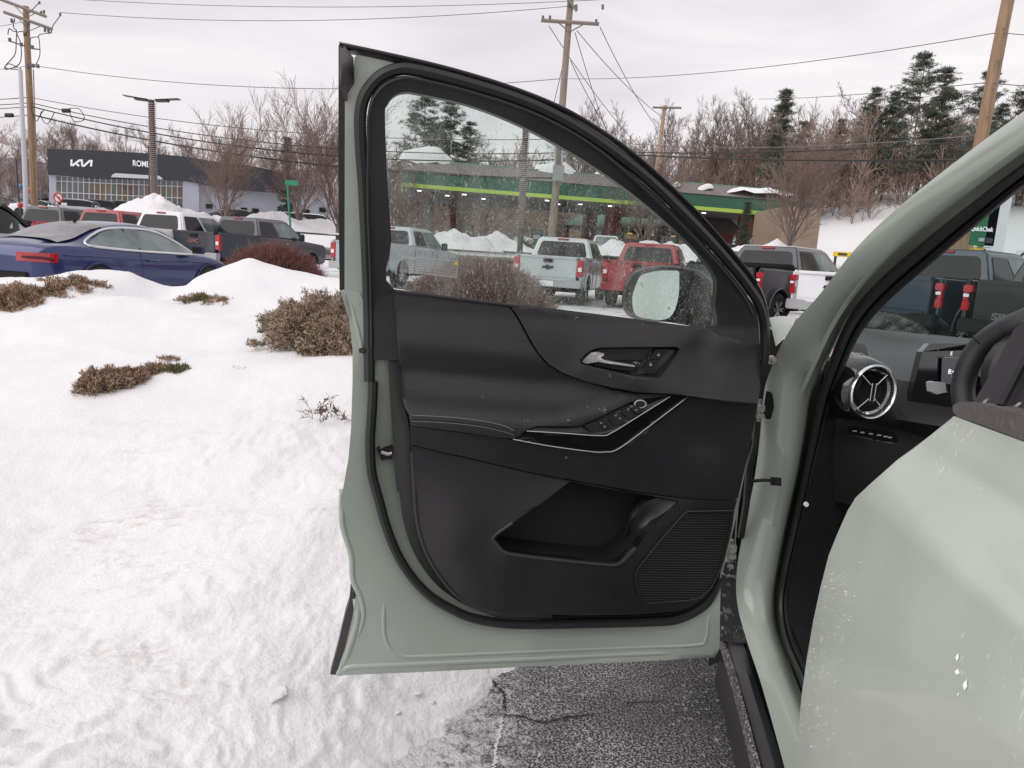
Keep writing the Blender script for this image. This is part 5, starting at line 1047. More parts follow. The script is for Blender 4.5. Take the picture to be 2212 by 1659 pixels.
# ---- lofted cars
def lofted(name, st, m, parent, sub=1):
    """st: stations (y, zbottom, zshoulder, zroof, half width, half roof width)"""
    g = M(); rows = []
    for (y, zb, zs, zr, w_, wr) in st:
        h = zs - zb; half = [(w_ * .80, zb), (w_ * .955, zb + h * .10), (w_ * .985, zb + h * .35), (w_, zb + h * .62), (w_ * .985, zb + h * .84), (w_ * .95, zs - .01), (w_ * .93, zs)]
        if zr - zs > .06: half += [(w_ * .93 + (wr - w_ * .93) * .5, zs + (zr - zs) * .48), (wr, zr - .06), (wr * .85, zr - .015), (0, zr + .005)]
        else: half += [(w_ * .8, zs + (zr - zs) * .5), (w_ * .6, zr), (w_ * .4, zr), (0, zr + .01)]
        rows.append([(-x, y, z) for x, z in half] + [(x, y, z) for x, z in half[-2::-1]])
    g.grid(rows); g.add(rows[0], [tuple(range(len(rows[0])))]); g.add(rows[-1], [tuple(range(len(rows[0])))][::-1])
    o = g.build(name, m, parent, angle=60)
    bm = bmesh.new(); bm.from_mesh(o.data); bmesh.ops.remove_doubles(bm, verts=bm.verts, dist=1e-4); bm.to_mesh(o.data); bm.free(); o.data.shade_smooth(); o.data.set_sharp_from_angle(angle=math.radians(60))
    if sub: md = o.modifiers.new('s', 'SUBSURF'); md.levels = sub; md.render_levels = sub
    return o
def side_x(st, y, z):
    ys = [s[0] for s in st]; f = lambda k: float(np.interp(y, ys, [s[k] for s in st])); zs, zr, w_, wr = f(2), f(3), f(4), f(5)
    t = (z - zs) / max(zr - .06 - zs, .05); return w_ * .93 + (wr - w_ * .93) * max(-.1, min(1.1, t))
def wpanel(name, st, poly, s, m, parent, off=.012, trim=None, tr=.018, sm=4):
    pts = crv(poly, sm, True); g = M(); v3 = [(s * (side_x(st, y, z) + off), y, z) for y, z in pts]
    g.add(v3 + [(q[0] - s * .03, q[1], q[2]) for q in v3], [tuple(i for i in t) for t in tri2d(pts)] + [(i, (i + 1) % len(v3), (i + 1) % len(v3) + len(v3), i + len(v3)) for i in range(len(v3))])
    o = g.build(name, m, parent, angle=30)
    if trim: g = M(); g.tube(v3, tr, 6, closed=True); g.build('window_trim', trim, o if False else parent)
    return o
def car(loc, yaw, m, label, kind='sedan', group=None, cat='car', z=None, lamps=True, wh=True, simple=False):
    x, y = loc; nm = {'sedan': 'parked_car', 'suv': 'parked_suv'}[kind]
    t = empty(nm, (x, y, TZ(x, y) if z is None else z), -math.radians(yaw), label, cat, group)
    if kind == 'sedan':
        st = [(-2.35, .40, .80, .82, .70, .5), (-2.25, .28, .98, 1.0, .84, .5), (-1.7, .22, 1.02, 1.04, .90, .5), (-1.2, .2, 1.0, 1.22, .91, .62), (-.6, .2, .98, 1.40, .92, .62), (.1, .2, .96, 1.44, .92, .63), (.6, .2, .95, 1.36, .92, .62), (1.2, .2, .94, .97, .92, .6), (1.9, .24, .84, .87, .90, .6), (2.3, .30, .66, .70, .78, .5), (2.38, .36, .58, .60, .66, .4)]
        win = [(-1.45, 1.04), (-.95, 1.30), (-.3, 1.38), (.2, 1.37), (.62, 1.25), (1.05, 1.0), (0, 1.0)]; wb, r = 1.38, .33
    else:
        st = [(-2.3, .42, .95, .97, .78, .5), (-2.22, .32, 1.05, 1.40, .88, .66), (-1.9, .26, 1.06, 1.66, .92, .68), (-1.0, .24, 1.05, 1.70, .94, .70), (0, .24, 1.04, 1.70, .94, .70), (.55, .24, 1.03, 1.60, .94, .68), (1.2, .26, 1.02, 1.08, .94, .6), (1.9, .28, .96, 1.0, .92, .6), (2.25, .34, .80, .84, .84, .5), (2.34, .40, .62, .64, .72, .4)]
        win = [(-1.95, 1.10), (-1.8, 1.52), (-1.0, 1.60), (0, 1.58), (.5, 1.48), (1.0, 1.10), (0, 1.08)]; wb, r = 1.40, .37
    lofted('body', st, m, t)
    for s in (-1, 1):
        wpanel('side_window', st, win, s, m_wglass, t)
        if wh:
            for yc in (-wb, wb):
                g = M(); g.lathe([(-.02, .0), (-.02, r + .07), (.012, r + .07), (.012, 0)], 20, 'x', c=(s * .90, yc, r + .01)); g.build('wheel_arch', m_arch, t)
                if simple:
                    g = M(); g.lathe([(-.1, .0), (-.1, r), (.10, r), (.12, r * .65), (.10, 0)], 20, 'x'); g.build('wheel', m_tyre, t, loc=(s * .86, yc, r))
                else: wheel(t, s * .83, yc, r, .22, s, r * .66)
        if lamps:
            g = M(); g.box((s * .66, 2.20 if kind == 'sedan' else 2.22, .66 if kind == 'sedan' else .82), (.34, .2, .14)); g.build('headlight', m_white_l, t, bevel=.03)
            g = M(); g.box((s * .68, -2.24, .88 if kind == 'sedan' else 1.02), (.32, .2, .14)); g.build('tail_light', m_red, t, bevel=.03)
    if kind == 'sedan': rw_ = [(-.52, -1.62, 1.05), (.52, -1.62, 1.05), (.50, -.75, 1.39), (-.50, -.75, 1.39)]; fw = [(.66, 1.14, 1.0), (-.66, 1.14, 1.0), (-.52, .48, 1.40), (.52, .48, 1.40)]
    else: rw_ = [(-.66, -2.29, 1.12), (.66, -2.29, 1.12), (.56, -2.08, 1.56), (-.56, -2.08, 1.56)]; fw = [(.72, 1.18, 1.10), (-.72, 1.18, 1.10), (-.60, .55, 1.62), (.60, .55, 1.62)]
    quadpanel('rear_window', rw_, m_wglass, t, off=.03); quadpanel('windshield', fw, m_wglass, t, off=.04)
    return t
# ---- blue coupe, right rear quarter towards us
def coupe():
    a = math.radians(64); x0, y0 = COUPE[0], COUPE[1]
    m = paint('deep_blue_paint', (0.020, 0.032, 0.125), .35, .28)
    t = empty('blue_coupe', (x0, y0, -.02), -math.radians(COUPE[2]), 'deep blue two-door coupe with bright window surround parked behind the snow bank', 'car')
    st = [(-2.36, .42, .78, .80, .62, .4), (-2.32, .32, .90, .94, .78, .45), (-2.20, .28, .985, 1.02, .86, .48), (-1.95, .24, 1.00, 1.07, .895, .50), (-1.6, .22, .99, 1.14, .915, .56), (-1.2, .21, .975, 1.30, .925, .60), (-.7, .20, .955, 1.41, .92, .61), (-.2, .20, .94, 1.445, .915, .61), (.2, .20, .93, 1.42, .915, .61), (.6, .20, .92, 1.31, .915, .60), (1.0, .20, .91, 1.09, .915, .66), (1.25, .21, .90, .95, .915, .7), (1.7, .22, .85, .90, .905, .7), (2.1, .26, .76, .80, .86, .6), (2.3, .32, .64, .68, .74, .5), (2.36, .38, .56, .58, .62, .4)]
    lofted('body', st, m, t, 2)
    for s in (-1, 1):
        wpanel('quarter_window', st, [(-1.42, 1.02), (-1.30, 1.11), (-1.05, 1.225), (-.80, 1.285), (-.62, 1.30), (-.42, .975), (-.9, .985)], s, m_wglass2, t, .030, None)
        wpanel('door_window', st, [(-.56, 1.30), (-.2, 1.305), (.10, 1.285), (.45, 1.20), (.80, 1.06), (1.0, .965), (.95, .935), (.3, .955), (-.36, .972)], s, m_wglass2, t, .030, None)
        pts = crv([(-1.50, 1.02), (-1.36, 1.125), (-1.08, 1.25), (-.78, 1.318), (-.35, 1.338), (.12, 1.315), (.5, 1.22), (.86, 1.07), (1.06, .955), (1.0, .925), (.3, .935), (-.5, .955), (-1.2, .985)], 5, True)
        g = M(); g.tube([(s * (side_x(st, y, z) + .030), y, z) for y, z in pts], .021, 6, closed=True); g.build('window_surround', mat('bright_aluminium', (.75, .75, .76), .3, metal=.6), t)
        for yc in (-1.38, 1.40):
            g = M(); g.lathe([(-.02, .0), (-.02, .385), (.016, .385), (.016, 0)], 32, 'x', c=(s * .915, yc, .35)); g.build('wheel_arch', m_arch, t)
            g = M(); g.tube([(s * .925, yc + .39 * math.cos(b), .35 + .39 * math.sin(b)) for b in np.linspace(0, math.pi, 18)], .022, 6); g.build('arch_lip', m, t)
            wheel(t, s * .84, yc, .34, .24, s, .25)
        g = M(); g.tube([(s * (.925 + .004), y, z) for y, z in ((-2.0, .86), (-1.2, .84), (-.6, .82), (.2, .80), (1.0, .79), (1.6, .76))], .008, 5); g.build('shoulder_crease', m, t)
        g = M(); g.tube([(s * .935, -.28, .79), (s * .965, -.22, .80), (s * .965, -.06, .80), (s * .93, 0, .79)], .013, 6); g.build('door_handle', m, t)
        g = M(); g.tube([(s * .932, -.46, .34), (s * .936, -.40, .70), (s * .885, -.42, .93)], .004, 4); g.build('door_seam', m_arch, t)
        g = M(); g.tube([(s * .90, .92, .95), (s * 1.0, .92, .97)], .02, 6); g.box((s * 1.03, .93, 1.01), (.2, .12, .13)); mo = g.build('wing_mirror', m, t, bevel=.03); g = M(); g.box((s * 1.03, .865, 1.01), (.17, .01, .10)); g.build('mirror_glass', m_arch, mo)
        g = M(); rows = [[(s * (.925 - .10 * max(0, k - .6)), -2.02 - .30 * k + (.0 if k < .7 else .0), z) for k in (0, .3, .6, .8)] for z in (.90, .86, .80, .745)]
        rows = [[(s * x, y, z) for x, y in ((.893, -2.14), (.885, -2.19), (.865, -2.26), (.80, -2.335), (.60, -2.375), (.36, -2.385))] for z in (.87, .84, .79, .735)]
        g.grid(rows); r2 = [[(q[0] * .93, q[1] + .06, q[2]) for q in r_] for r_ in (rows[0], rows[-1])]; g.grid([rows[0], r2[0]]); g.grid([rows[-1], r2[1]]); tl = g.build('tail_light', m_red, t, angle=60)
        g = M(); g.tube([(s * .885, -2.22, .77), (s * .85, -2.30, .79), (s * .78, -2.365, .80), (s * .5, -2.40, .80)], .022, 5); g.build('lamp_element', mat('lamp_dark', (.05, .003, .006), .2), tl)
        g = M(); g.box((s * .72, 2.2, .62), (.36, .2, .10)); g.build('headlight', m_white_l, t, bevel=.03)
    ys = [q[0] for q in st]; zs = [q[3] for q in st]; g = M(); rows = []
    for k in range(12):
        y = -1.93 + 1.02 * k / 11; hw = .66 - .10 * k / 11; rows.append([(x * hw, y + .03 * (1 - x * x), float(np.interp(y, ys, zs)) + .022 - .055 * abs(x) ** 3.5) for x in np.linspace(-1, 1, 13)])
    g.grid(rows); g.build('rear_window', mat('car_window_frosty', (0.17, 0.165, 0.18), .35, coat=.3, var=.35, vs=3), t)
    quadpanel('windshield', [(.70, 1.22, .93), (-.70, 1.22, .93), (-.56, .38, 1.31), (.56, .38, 1.31)], m_wglass2, t, off=.05)
    g = M(); g.prism([(-.98, 1.30), (-.80, 1.34), (-.92, 1.43)], lambda y, z: (-.008, y, z), lambda y, z: (.008, y, z)); g.build('roof_antenna', m_arch, t)
    g = M(); g.box((0, -2.37, .48), (1.1, .06, .18)); g.build('rear_bumper_insert', m_arch, t, bevel=.02)
    return t
_q = P(322, 540, 13.2); _a = math.radians(14); _lx, _ly = .92, -.25
COUPE = (_q.x - (_lx * math.cos(_a) + _ly * math.sin(_a)), _q.y - (-_lx * math.sin(_a) + _ly * math.cos(_a)), 14)
coupe()
_q = P(-95, 540, 14.5)
car((_q.x, 14.5), 12, paint('silver_grey_paint', (.35, .37, .38)), 'grey car at the very left edge, nose of its roof cut by the frame', 'suv', None, 'car')
# rows of cars on the far lots
r4 = random.Random(21); cols = [paint('far_grey', (.10, .105, .11)), P_white, paint('far_black', (.02, .02, .022)), P_sg, paint('far_blue', (.05, .10, .25)), P_red]
def far_car(u, y, yaw, m, label, kind, group): q = P(u, 500, y); return car((q.x, y), yaw, m, label, kind, group, 'car', lamps=True, simple=True)
for u, y, yaw, ci, kd, lb in [(18, 66, 90, 2, 'sedan', 'dark saloon far left on the showroom lot, left of the utility pole'), (48, 70, 90, 4, 'sedan', 'small blue car far left, beyond the balloons on the lot'), (95, 62, 80, 1, 'sedan', 'white car right of the utility pole, below the round no-turn sign'),
                              (190, 64, 70, 3, 'suv', 'silver estate car in front of the showroom windows, right of the no-turn sign'), (235, 68, 60, 2, 'suv', 'black off-roader in front of the showroom windows'), (285, 72, 50, 0, 'suv', 'grey car by the showroom door left of the wrapped lamp pole'),
                              (315, 66, 80, 0, 'sedan', 'grey saloon just left of the wrapped lamp pole'), (490, 66, 80, 0, 'sedan', 'grey car behind the snow heap beside the small tree'), (530, 68, 80, 0, 'suv', 'dark grey off-roader parked behind the snow heap under the tree'), (640, 72, 80, 3, 'suv', 'grey van-like car far off left of the open door'), (690, 74, 80, 1, 'suv', 'white car far off just left of the open door'),
                              (1592, 50, 90, 2, 'suv', 'dark car with its lights on under the canopy end'), (1480, 52, 90, 0, 'sedan', 'dark saloon at the filling station right of the second pole'), (1850, 30, 70, 1, 'sedan', 'white car beside the yellow sign board near the pillar'), (1745, 34, 80, 1, 'suv', 'white car behind the black pickup')]:
    far_car(u, y, yaw, cols[ci], lb, kd, 'cars on the far lots')
def headlit(u, y, lb, m):
    o = far_car(u, y, 178, m, lb, 'suv', 'cars on the far lots')
    for s in (-1, 1): g = M(); g.lathe([(2.34, .0001), (2.34, .10), (2.30, .11)], 12, 'y', c=(s * .66, 0.02, .80)); g.build('lit_headlight', mat('headlamp_glow', (1, 1, .9), .3, emit=(1, .98, .85), es=4), o)
headlit(1362, 47, 'dark car facing us with its headlights lit, seen through the door glass', cols[2])
q = P(1310, 500, 49); pickup((q.x, 49), 184, P_white, 'small far white pickup facing us in front of the shop, seen through the door glass', 'none', scale=.92)
# ================================================================ TREES AND PLANTS
m_bark = mat('grey_brown_bark', (0.215, 0.165, 0.145), .9, var=.3, vs=3)  # tree tones lightened, distance haze put into the colours
m_bark2 = mat('warm_brown_twigs', (0.150, 0.098, 0.080), .9, var=.3, vs=1)
m_bark3 = mat('far_wood_bark', (0.165, 0.118, 0.105), .95, var=.25, vs=.3)
class TM:
    """fast accumulator of three-sided tapered twigs"""
    def __init__(s): s.a = []; s.b = []; s.ra = []; s.rb = []
    def seg(s, a, b, ra, rb): s.a.append(a); s.b.append(b); s.ra.append(ra); s.rb.append(rb)
    def arrays(s, ns=3):
        a = np.array(s.a); b = np.array(s.b); ra = np.array(s.ra)[:, None]; rb = np.array(s.rb)[:, None]
        t = b - a; t /= np.linalg.norm(t, axis=1, keepdims=True) + 1e-9
        h = np.where(np.abs(t[:, 2:3]) < .9, np.array([[0, 0, 1.]]), np.array([[1., 0, 0]])); n = np.cross(t, h); n /= np.linalg.norm(n, axis=1, keepdims=True); bn = np.cross(t, n)
        V = []
        for c, r_ in ((a, ra), (b, rb)):
            for k in range(ns):
                an = 2 * math.pi * k / ns; V.append(c + (n * math.cos(an) + bn * math.sin(an)) * r_)
        V = np.stack(V, 1).reshape(-1, 3); m_ = len(a); base = (np.arange(m_) * 2 * ns)[:, None]
        F_ = np.concatenate([base + np.array([[k, (k + 1) % ns, (k + 1) % ns + ns, k + ns]]) for k in range(ns)], 1).reshape(-1, 4)
        return V, F_
def np_mesh(name, V, F_, mats, mi=None, smooth=False):
    me = bpy.data.meshes.new(name); me.vertices.add(len(V)); me.vertices.foreach_set('co', V.astype(np.float32).ravel()); k = F_.shape[1]
    me.loops.add(F_.size); me.loops.foreach_set('vertex_index', F_.astype(np.int32).ravel()); me.polygons.add(len(F_)); me.polygons.foreach_set('loop_start', np.arange(0, F_.size, k, dtype=np.int32)); me.polygons.foreach_set('loop_total', np.full(len(F_), k, dtype=np.int32))
    for x in mats: me.materials.append(x)
    if mi is not None: me.polygons.foreach_set('material_index', mi.astype(np.int32))
    me.update(calc_edges=True); 
    if smooth: me.shade_smooth()
    return me
def grow(T, rg, p, d, L_, r_, lvl, maxl, up=.25, wob=.25, kids=(4, 7), ang=(28, 55), nseg=4, ratio=(.45, .7), twig=.006, start=.3, droop=0.0):
    pts = [np.array(p)]; ds = []; d = np.array(d) / np.linalg.norm(d); sl = L_ / nseg
    for i in range(nseg):
        d = d + np.array([rg.gauss(0, wob), rg.gauss(0, wob), rg.gauss(0, wob * .6) + up * .25 - droop * lvl * .05]) * .5; d /= np.linalg.norm(d); pts.append(pts[-1] + d * sl); ds.append(d)
    for i in range(nseg):
        f0 = 1 - i / nseg * .72; f1 = 1 - (i + 1) / nseg * .72; T.seg(pts[i], pts[i + 1], max(r_ * f0, twig), max(r_ * f1, twig * .6))
    if lvl >= maxl: return
    nk = rg.randint(*kids); ph = rg.random() * 6.28
    for k in range(nk):
        t = start + (1 - start) * (k + rg.random() * .8) / nk; t = min(t, .999); i = min(int(t * nseg), nseg - 1); q = pts[i] + (pts[i + 1] - pts[i]) * (t * nseg - i); dd = ds[i]
        h = np.cross(dd, [0, 0, 1.]); h = h / (np.linalg.norm(h) + 1e-6) if np.linalg.norm(h) > .05 else np.array([1., 0, 0]); b2 = np.cross(dd, h); a = ph + k * 2.4 + rg.gauss(0, .3); s = h * math.cos(a) + b2 * math.sin(a)
        an = math.radians(rg.uniform(*ang)); nd = dd * math.cos(an) + s * math.sin(an) + np.array([0, 0, up * .4])
        grow(T, rg, q, nd, L_ * rg.uniform(*ratio) * (1 - .35 * t * (lvl == 0)), max(r_ * (1 - .72 * t) * .62, twig), lvl + 1, maxl, up, wob, kids, ang, max(2, nseg - 1), ratio, twig, .2, droop)
def bare(seed, h, tr, maxl=4, **k):
    rg = random.Random(seed); T = TM(); grow(T, rg, (0, 0, -.2), (0.02 * rg.uniform(-1, 1), 0.02, 1), h, tr, 0, maxl, **k); return T
def tree_obj(protos, i, loc, s, rz, label, group, cat='tree', name='bare_tree', sz=None):
    tr, cr_ = protos[i % len(protos)]; o = empty(name, loc, rz, label, cat, group); o.scale = (s, s, sz or s); c = obj_at('trunk', tr, o); c2 = obj_at('crown', cr_, o); return o
def split_mesh(T, h, nm, mt, mt2, rcut):
    V, F_ = T.arrays(); ra = np.array(T.ra); big = ra > rcut; out_ = []
    for sel, n_, m_ in ((big, 'trunk', mt), (~big, 'crown', mt2)):
        idx = np.nonzero(sel)[0]; Vs = V.reshape(-1, 6, 3)[idx].reshape(-1, 3); b_ = (np.arange(len(idx)) * 6)[:, None]
        Fs = np.concatenate([b_ + np.array([[k, (k + 1) % 3, (k + 1) % 3 + 3, k + 3]]) for k in range(3)], 1).reshape(-1, 4); out_.append(np_mesh(n_, Vs, Fs, [m_]))
    return out_
# tall forest trees (clear trunk, high crown)
forest = [split_mesh(bare(100 + i, 15.5, .26, 4, up=.35, wob=.16, kids=(6, 9), ang=(22, 48), nseg=8, ratio=(.34, .52), twig=.016, start=.38), 16, 'f', m_bark, m_bark, .07) for i in range(5)]
# vase-shaped street trees
def vase(seed):
    rg = random.Random(seed); T = TM(); T.seg(np.array([0, 0, -.3]), np.array([0, .02, 1.7]), .13, .115)
    for k in range(7):
        a = k * 2.4 + rg.gauss(0, .2); sp_ = rg.uniform(.28, .75); grow(T, rg, (0, 0, 1.35 + k * .13), (math.cos(a) * sp_, math.sin(a) * sp_, 1), rg.uniform(3.6, 4.8), .062, 1, 4, up=.28, wob=.16, kids=(6, 9), ang=(20, 42), nseg=6, ratio=(.38, .58), twig=.0085, start=.15)
    return T
street = [split_mesh(vase(300 + i), 7, 's', m_bark, mat('street_tree_twigs', (0.24, 0.17, 0.145), .9, var=.2, vs=2), .035) for i in range(3)]
# low-cost woodland trees, merged
cheap = [bare(500 + i, 12.5, .17, 3, up=.35, wob=.2, kids=(5, 6), ang=(20, 50), nseg=4, ratio=(.36, .55), twig=.042, start=.25).arrays() for i in range(4)]
brush = [bare(600 + i, 4.2, .06, 2, up=.3, wob=.3, kids=(6, 8), ang=(20, 55), nseg=4, ratio=(.4, .7), twig=.034, start=.05).arrays() for i in range(4)]
def woodland(name, spots, src, m_, label, cat, rg, smin=.8, smax=1.25):
    VV = []; FF = []; b_ = 0
    for x, y in spots:
        V, F_ = src[rg.randrange(len(src))]; s = rg.uniform(smin, smax); a = rg.random() * 6.28; c, sn = math.cos(a), math.sin(a)
        W_ = np.stack([V[:, 0] * c - V[:, 1] * sn, V[:, 0] * sn + V[:, 1] * c, V[:, 2] * rg.uniform(.9, 1.1)], 1) * s + np.array([x, y, TZ(x, y) - .3]); VV.append(W_); FF.append(F_ + b_); b_ += len(V)
    me = np_mesh(name, np.concatenate(VV), np.concatenate(FF), [m_]); o = obj_at(name, me); tag(o, label, cat, kind='stuff'); return o
rg = random.Random(77)
def spots_uv(n, u0, u1, y0, y1):
    o = []
    for _ in range(n):
        y = rg.uniform(y0, y1); u = rg.uniform(u0, u1); q = P(u, 560, y); o.append((q.x, y))
    return o
m_wood_r = mat('hill_wood_hazed', (0.28, 0.205, 0.170), .95, var=.3, vs=.12); m_wood_l = mat('left_wood_hazed', (0.42, 0.335, 0.315), .95, var=.25, vs=.12)  # both woods paled in colour to stand for haze
woodland('woodland', spots_uv(420, 820, 2330, 100, 150), cheap, m_wood_r, 'brown leafless woodland covering the hill behind the filling station', 'woodland', rg, .55, .95)
woodland('undergrowth', spots_uv(560, 850, 2400, 96, 128), brush, m_wood_r, 'reddish brown undergrowth along the foot of the hillside wood', 'undergrowth', rg, .8, 1.6)
woodland('woodland', spots_uv(150, -80, 830, 116, 165), cheap, m_wood_l, 'haze-paled brown leafless woodland behind the showroom', 'woodland', rg, .48, .72)
woodland('undergrowth', spots_uv(170, -80, 830, 100, 125), brush, m_wood_l, 'brown undergrowth behind the showroom roof', 'undergrowth', rg, .9, 1.7)
woodland('undergrowth', spots_uv(70, 900, 1450, 70, 84), brush, m_wood_r, 'brown brush on the snowy rise behind the canopy', 'undergrowth', rg, .5, 1.0)
def htree(i, u, vtop, y, label, group, protos=forest, H_=21.0, name='bare_tree'):
    q = P(u, 560, y); z = TZ(q.x, y); top = P(u, vtop, y).z; s = max(.2, (top - z) / H_); return tree_obj(protos, i, (q.x, y, z), s, i * 1.7, label, group, name=name)
fl = [(1262, 205, 112, 'tall bare tree right of the middle utility pole'), (1300, 215, 108, 'second tall bare tree right of the middle utility pole'), (1402, 196, 110, 'tall spreading bare tree left of the thin far pole'), (1456, 200, 106, 'tall bare tree right of the thin far pole'), (1492, 192, 112, 'forked bare tree standing against the sky above the shop roof'),
      (1560, 182, 108, 'tallest of the bare trees above the filling station canopy'), (1605, 205, 112, 'bare tree close beside the small dark pine'), (1352, 225, 115, 'lower bare tree between the middle pole and the thin far pole'), (1690, 255, 112, 'bare tree right of the narrow dark conifer'), (1800, 300, 104, 'bare tree in front of the tall pines'),
      (2020, 200, 118, 'bare tree between the two groups of tall pines'), (2050, 260, 106, 'low bare tree right of the tall pines')]
for i, (u, vt, y, lb) in enumerate(fl): htree(i, u, vt, y, lb, 'bare trees on the hillside')
ll = [(40, 270, 100, 'bare tree at the far left beside the utility pole'), (92, 240, 96, 'bare tree between the utility pole and the dark showroom front'), (150, 246, 100, 'dark spreading bare tree above the showroom corner'), (205, 268, 104, 'bare tree above the showroom logo'), (262, 262, 108, 'bare tree left of the wrapped lamp pole'), (370, 268, 104, 'bare tree right of the wrapped lamp pole'), (440, 262, 110, 'rounded bare tree over the showroom roof'), (505, 270, 106, 'bare tree over the right end of the showroom'), (560, 285, 112, 'bare tree behind the low wing of the showroom'),
      (700, 200, 90, 'very tall bare tree rising left of the open door'), (742, 240, 92, 'tall bare tree half hidden by the edge of the door'), (650, 255, 100, 'bare tree right of the lone dark pine')]
for i, (u, vt, y, lb) in enumerate(ll): htree(i + 2, u, vt, y, lb, 'bare trees behind the showroom')
sl = [(488, 300, 40, 7.2, 'round-crowned bare street tree in front of the showroom'), (645, 300, 44, 7.2, 'bare street tree beside the green sign pole'), (728, 285, 42, 7.2, 'bare street tree close to the rear edge of the door'), (1702, 320, 40, 7.2, 'wide bare street tree in front of the canopy end'), (15, 350, 52, 7.2, 'small bare tree at the left edge behind the lot'), (862, 405, 48, 7.2, 'small bare tree seen at the left edge of the door glass'),
      (1385, 385, 46, 7.2, 'bare street tree in front of the green-roofed shop')]
for i, (u, vt, y, hh, lb) in enumerate(sl): htree(i, u, vt, y, lb, 'bare street trees', street, 6.6, 'bare_street_tree')
# ---- pines
m_need = mat('pine_needles', (0.070, 0.088, 0.062), .8, var=.35, vs=.5); m_need2 = mat('pine_needles_pale', (0.125, 0.145, 0.095), .8, var=.3, vs=.5)  # second tone is lighter, on a random share of the needles
def pine(seed, H_=22, base=.25, wide=6.5, dens=1.0, spruce=False):
    rg = random.Random(seed); T = TM(); n = 10
    for i in range(n): T.seg(np.array([0, 0, H_ * i / n - .3]), np.array([0, 0, H_ * (i + 1) / n - .3]), .28 * (1 - i / n) + .04, .28 * (1 - (i + 1) / n) + .04)
    C = []; z = H_ * base
    while z < H_ * .99:
        f = (z / H_ - base) / (1 - base); wl = wide * (1 - f ** 1.6) * (.75 + .25 * abs(math.sin(f * 5 + seed))) * (.9 if f > .15 else .6) + .45
        for k in range(rg.randint(3, 6)):
            a = rg.random() * 6.28; L_ = wl * rg.uniform(.35, 1.25); rise = (.10 if spruce else .22) + rg.gauss(0, .18) - .2 * (1 - f); p = np.array([0, 0, z]); d = np.array([math.cos(a), math.sin(a), rise]); d /= np.linalg.norm(d); prev = p
            for j in range(4):
                q = p + d * L_ * (j + 1) / 4 + np.array([0, 0, .25 * ((j + 1) / 4) ** 2 * L_ * .3]); T.seg(prev, q, .05 * (1 - j / 5), .05 * (1 - (j + 1) / 5)); prev = q
                for m_ in range((2 if spruce else (0, 2, 4, 4)[j]) + (j > 1)):
                    C.append(q + np.array([rg.gauss(0, .34), rg.gauss(0, .34), rg.gauss(0, .15) + .10]) * (1 + L_ * .10))
        z += H_ * (rg.uniform(.016, .034) if spruce else rg.uniform(.020, .050))
    C.append(np.array([0, 0, H_ + .2])); C = np.array(C); R_ = np.random.RandomState(seed); nt = 15
    A = np.repeat(C, nt, 0); dd = R_.normal(size=(len(A), 3)); dd[:, 2] = np.abs(dd[:, 2]) * .5 + .05; dd /= np.linalg.norm(dd, axis=1, keepdims=True); ln = R_.uniform(.25, .62, (len(A), 1)); A = A + R_.normal(size=A.shape) * np.array([[.20, .20, .08]]); sd = np.cross(dd, R_.normal(size=dd.shape)); sd /= np.linalg.norm(sd, axis=1, keepdims=True)
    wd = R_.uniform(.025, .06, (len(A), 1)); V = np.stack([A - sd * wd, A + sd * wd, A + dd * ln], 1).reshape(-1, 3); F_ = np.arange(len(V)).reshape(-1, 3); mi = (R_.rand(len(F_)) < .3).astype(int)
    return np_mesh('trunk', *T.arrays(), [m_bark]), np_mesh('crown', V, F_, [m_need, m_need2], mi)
pines = [pine(1), pine(2, wide=8.0, base=.22), pine(3, wide=3.0, base=.12, spruce=True), pine(4, wide=6.5, base=.40)]
for i, (u, vt, y, pi, lb) in enumerate([(1935, 112, 100, 0, 'tallest pine on the hill, left of the leaning wooden pole'), (1985, 145, 102, 0, 'pine leaning against the tallest pine on its right'), (1845, 185, 104, 1, 'broad pine left of the tallest pine'), (1885, 195, 106, 0, 'pine filling the gap left of the tallest pine'), (1655, 190, 98, 2, 'narrow dark conifer standing alone above the canopy'), (1700, 262, 104, 3, 'low pine right of the narrow conifer'),
      (2078, 150, 96, 3, 'thin-topped pine just left of the leaning wooden pole'), (2175, 140, 100, 0, 'pine at the right edge behind the leaning pole'), (2212, 160, 96, 1, 'pine cut by the right edge of the picture'), (2115, 220, 98, 1, 'lower pine behind the leaning wooden pole'), (905, 196, 84, 0, 'big pine seen through the top of the door glass'), (960, 215, 88, 0, 'second pine seen through the door glass, right of the big one'), (1000, 262, 90, 1, 'lower pine seen through the door glass'),
      (618, 296, 92, 2, 'lone dark pine above the right end of the showroom'), (1778, 255, 108, 2, 'small pine at the left foot of the broad pine')]):
    htree(i, u, vt, y, lb, 'pines on the hill' if u > 700 else 'pines behind the showroom', [pines[pi]], 22.3, 'pine_tree')
for i, (u, vt, y, lb) in enumerate([(1602, 468, 50, 'small bushy conifer beside the brick column of the canopy')]): htree(i, u, vt, y, lb, None, [pines[2]], 22.3, 'small_conifer')
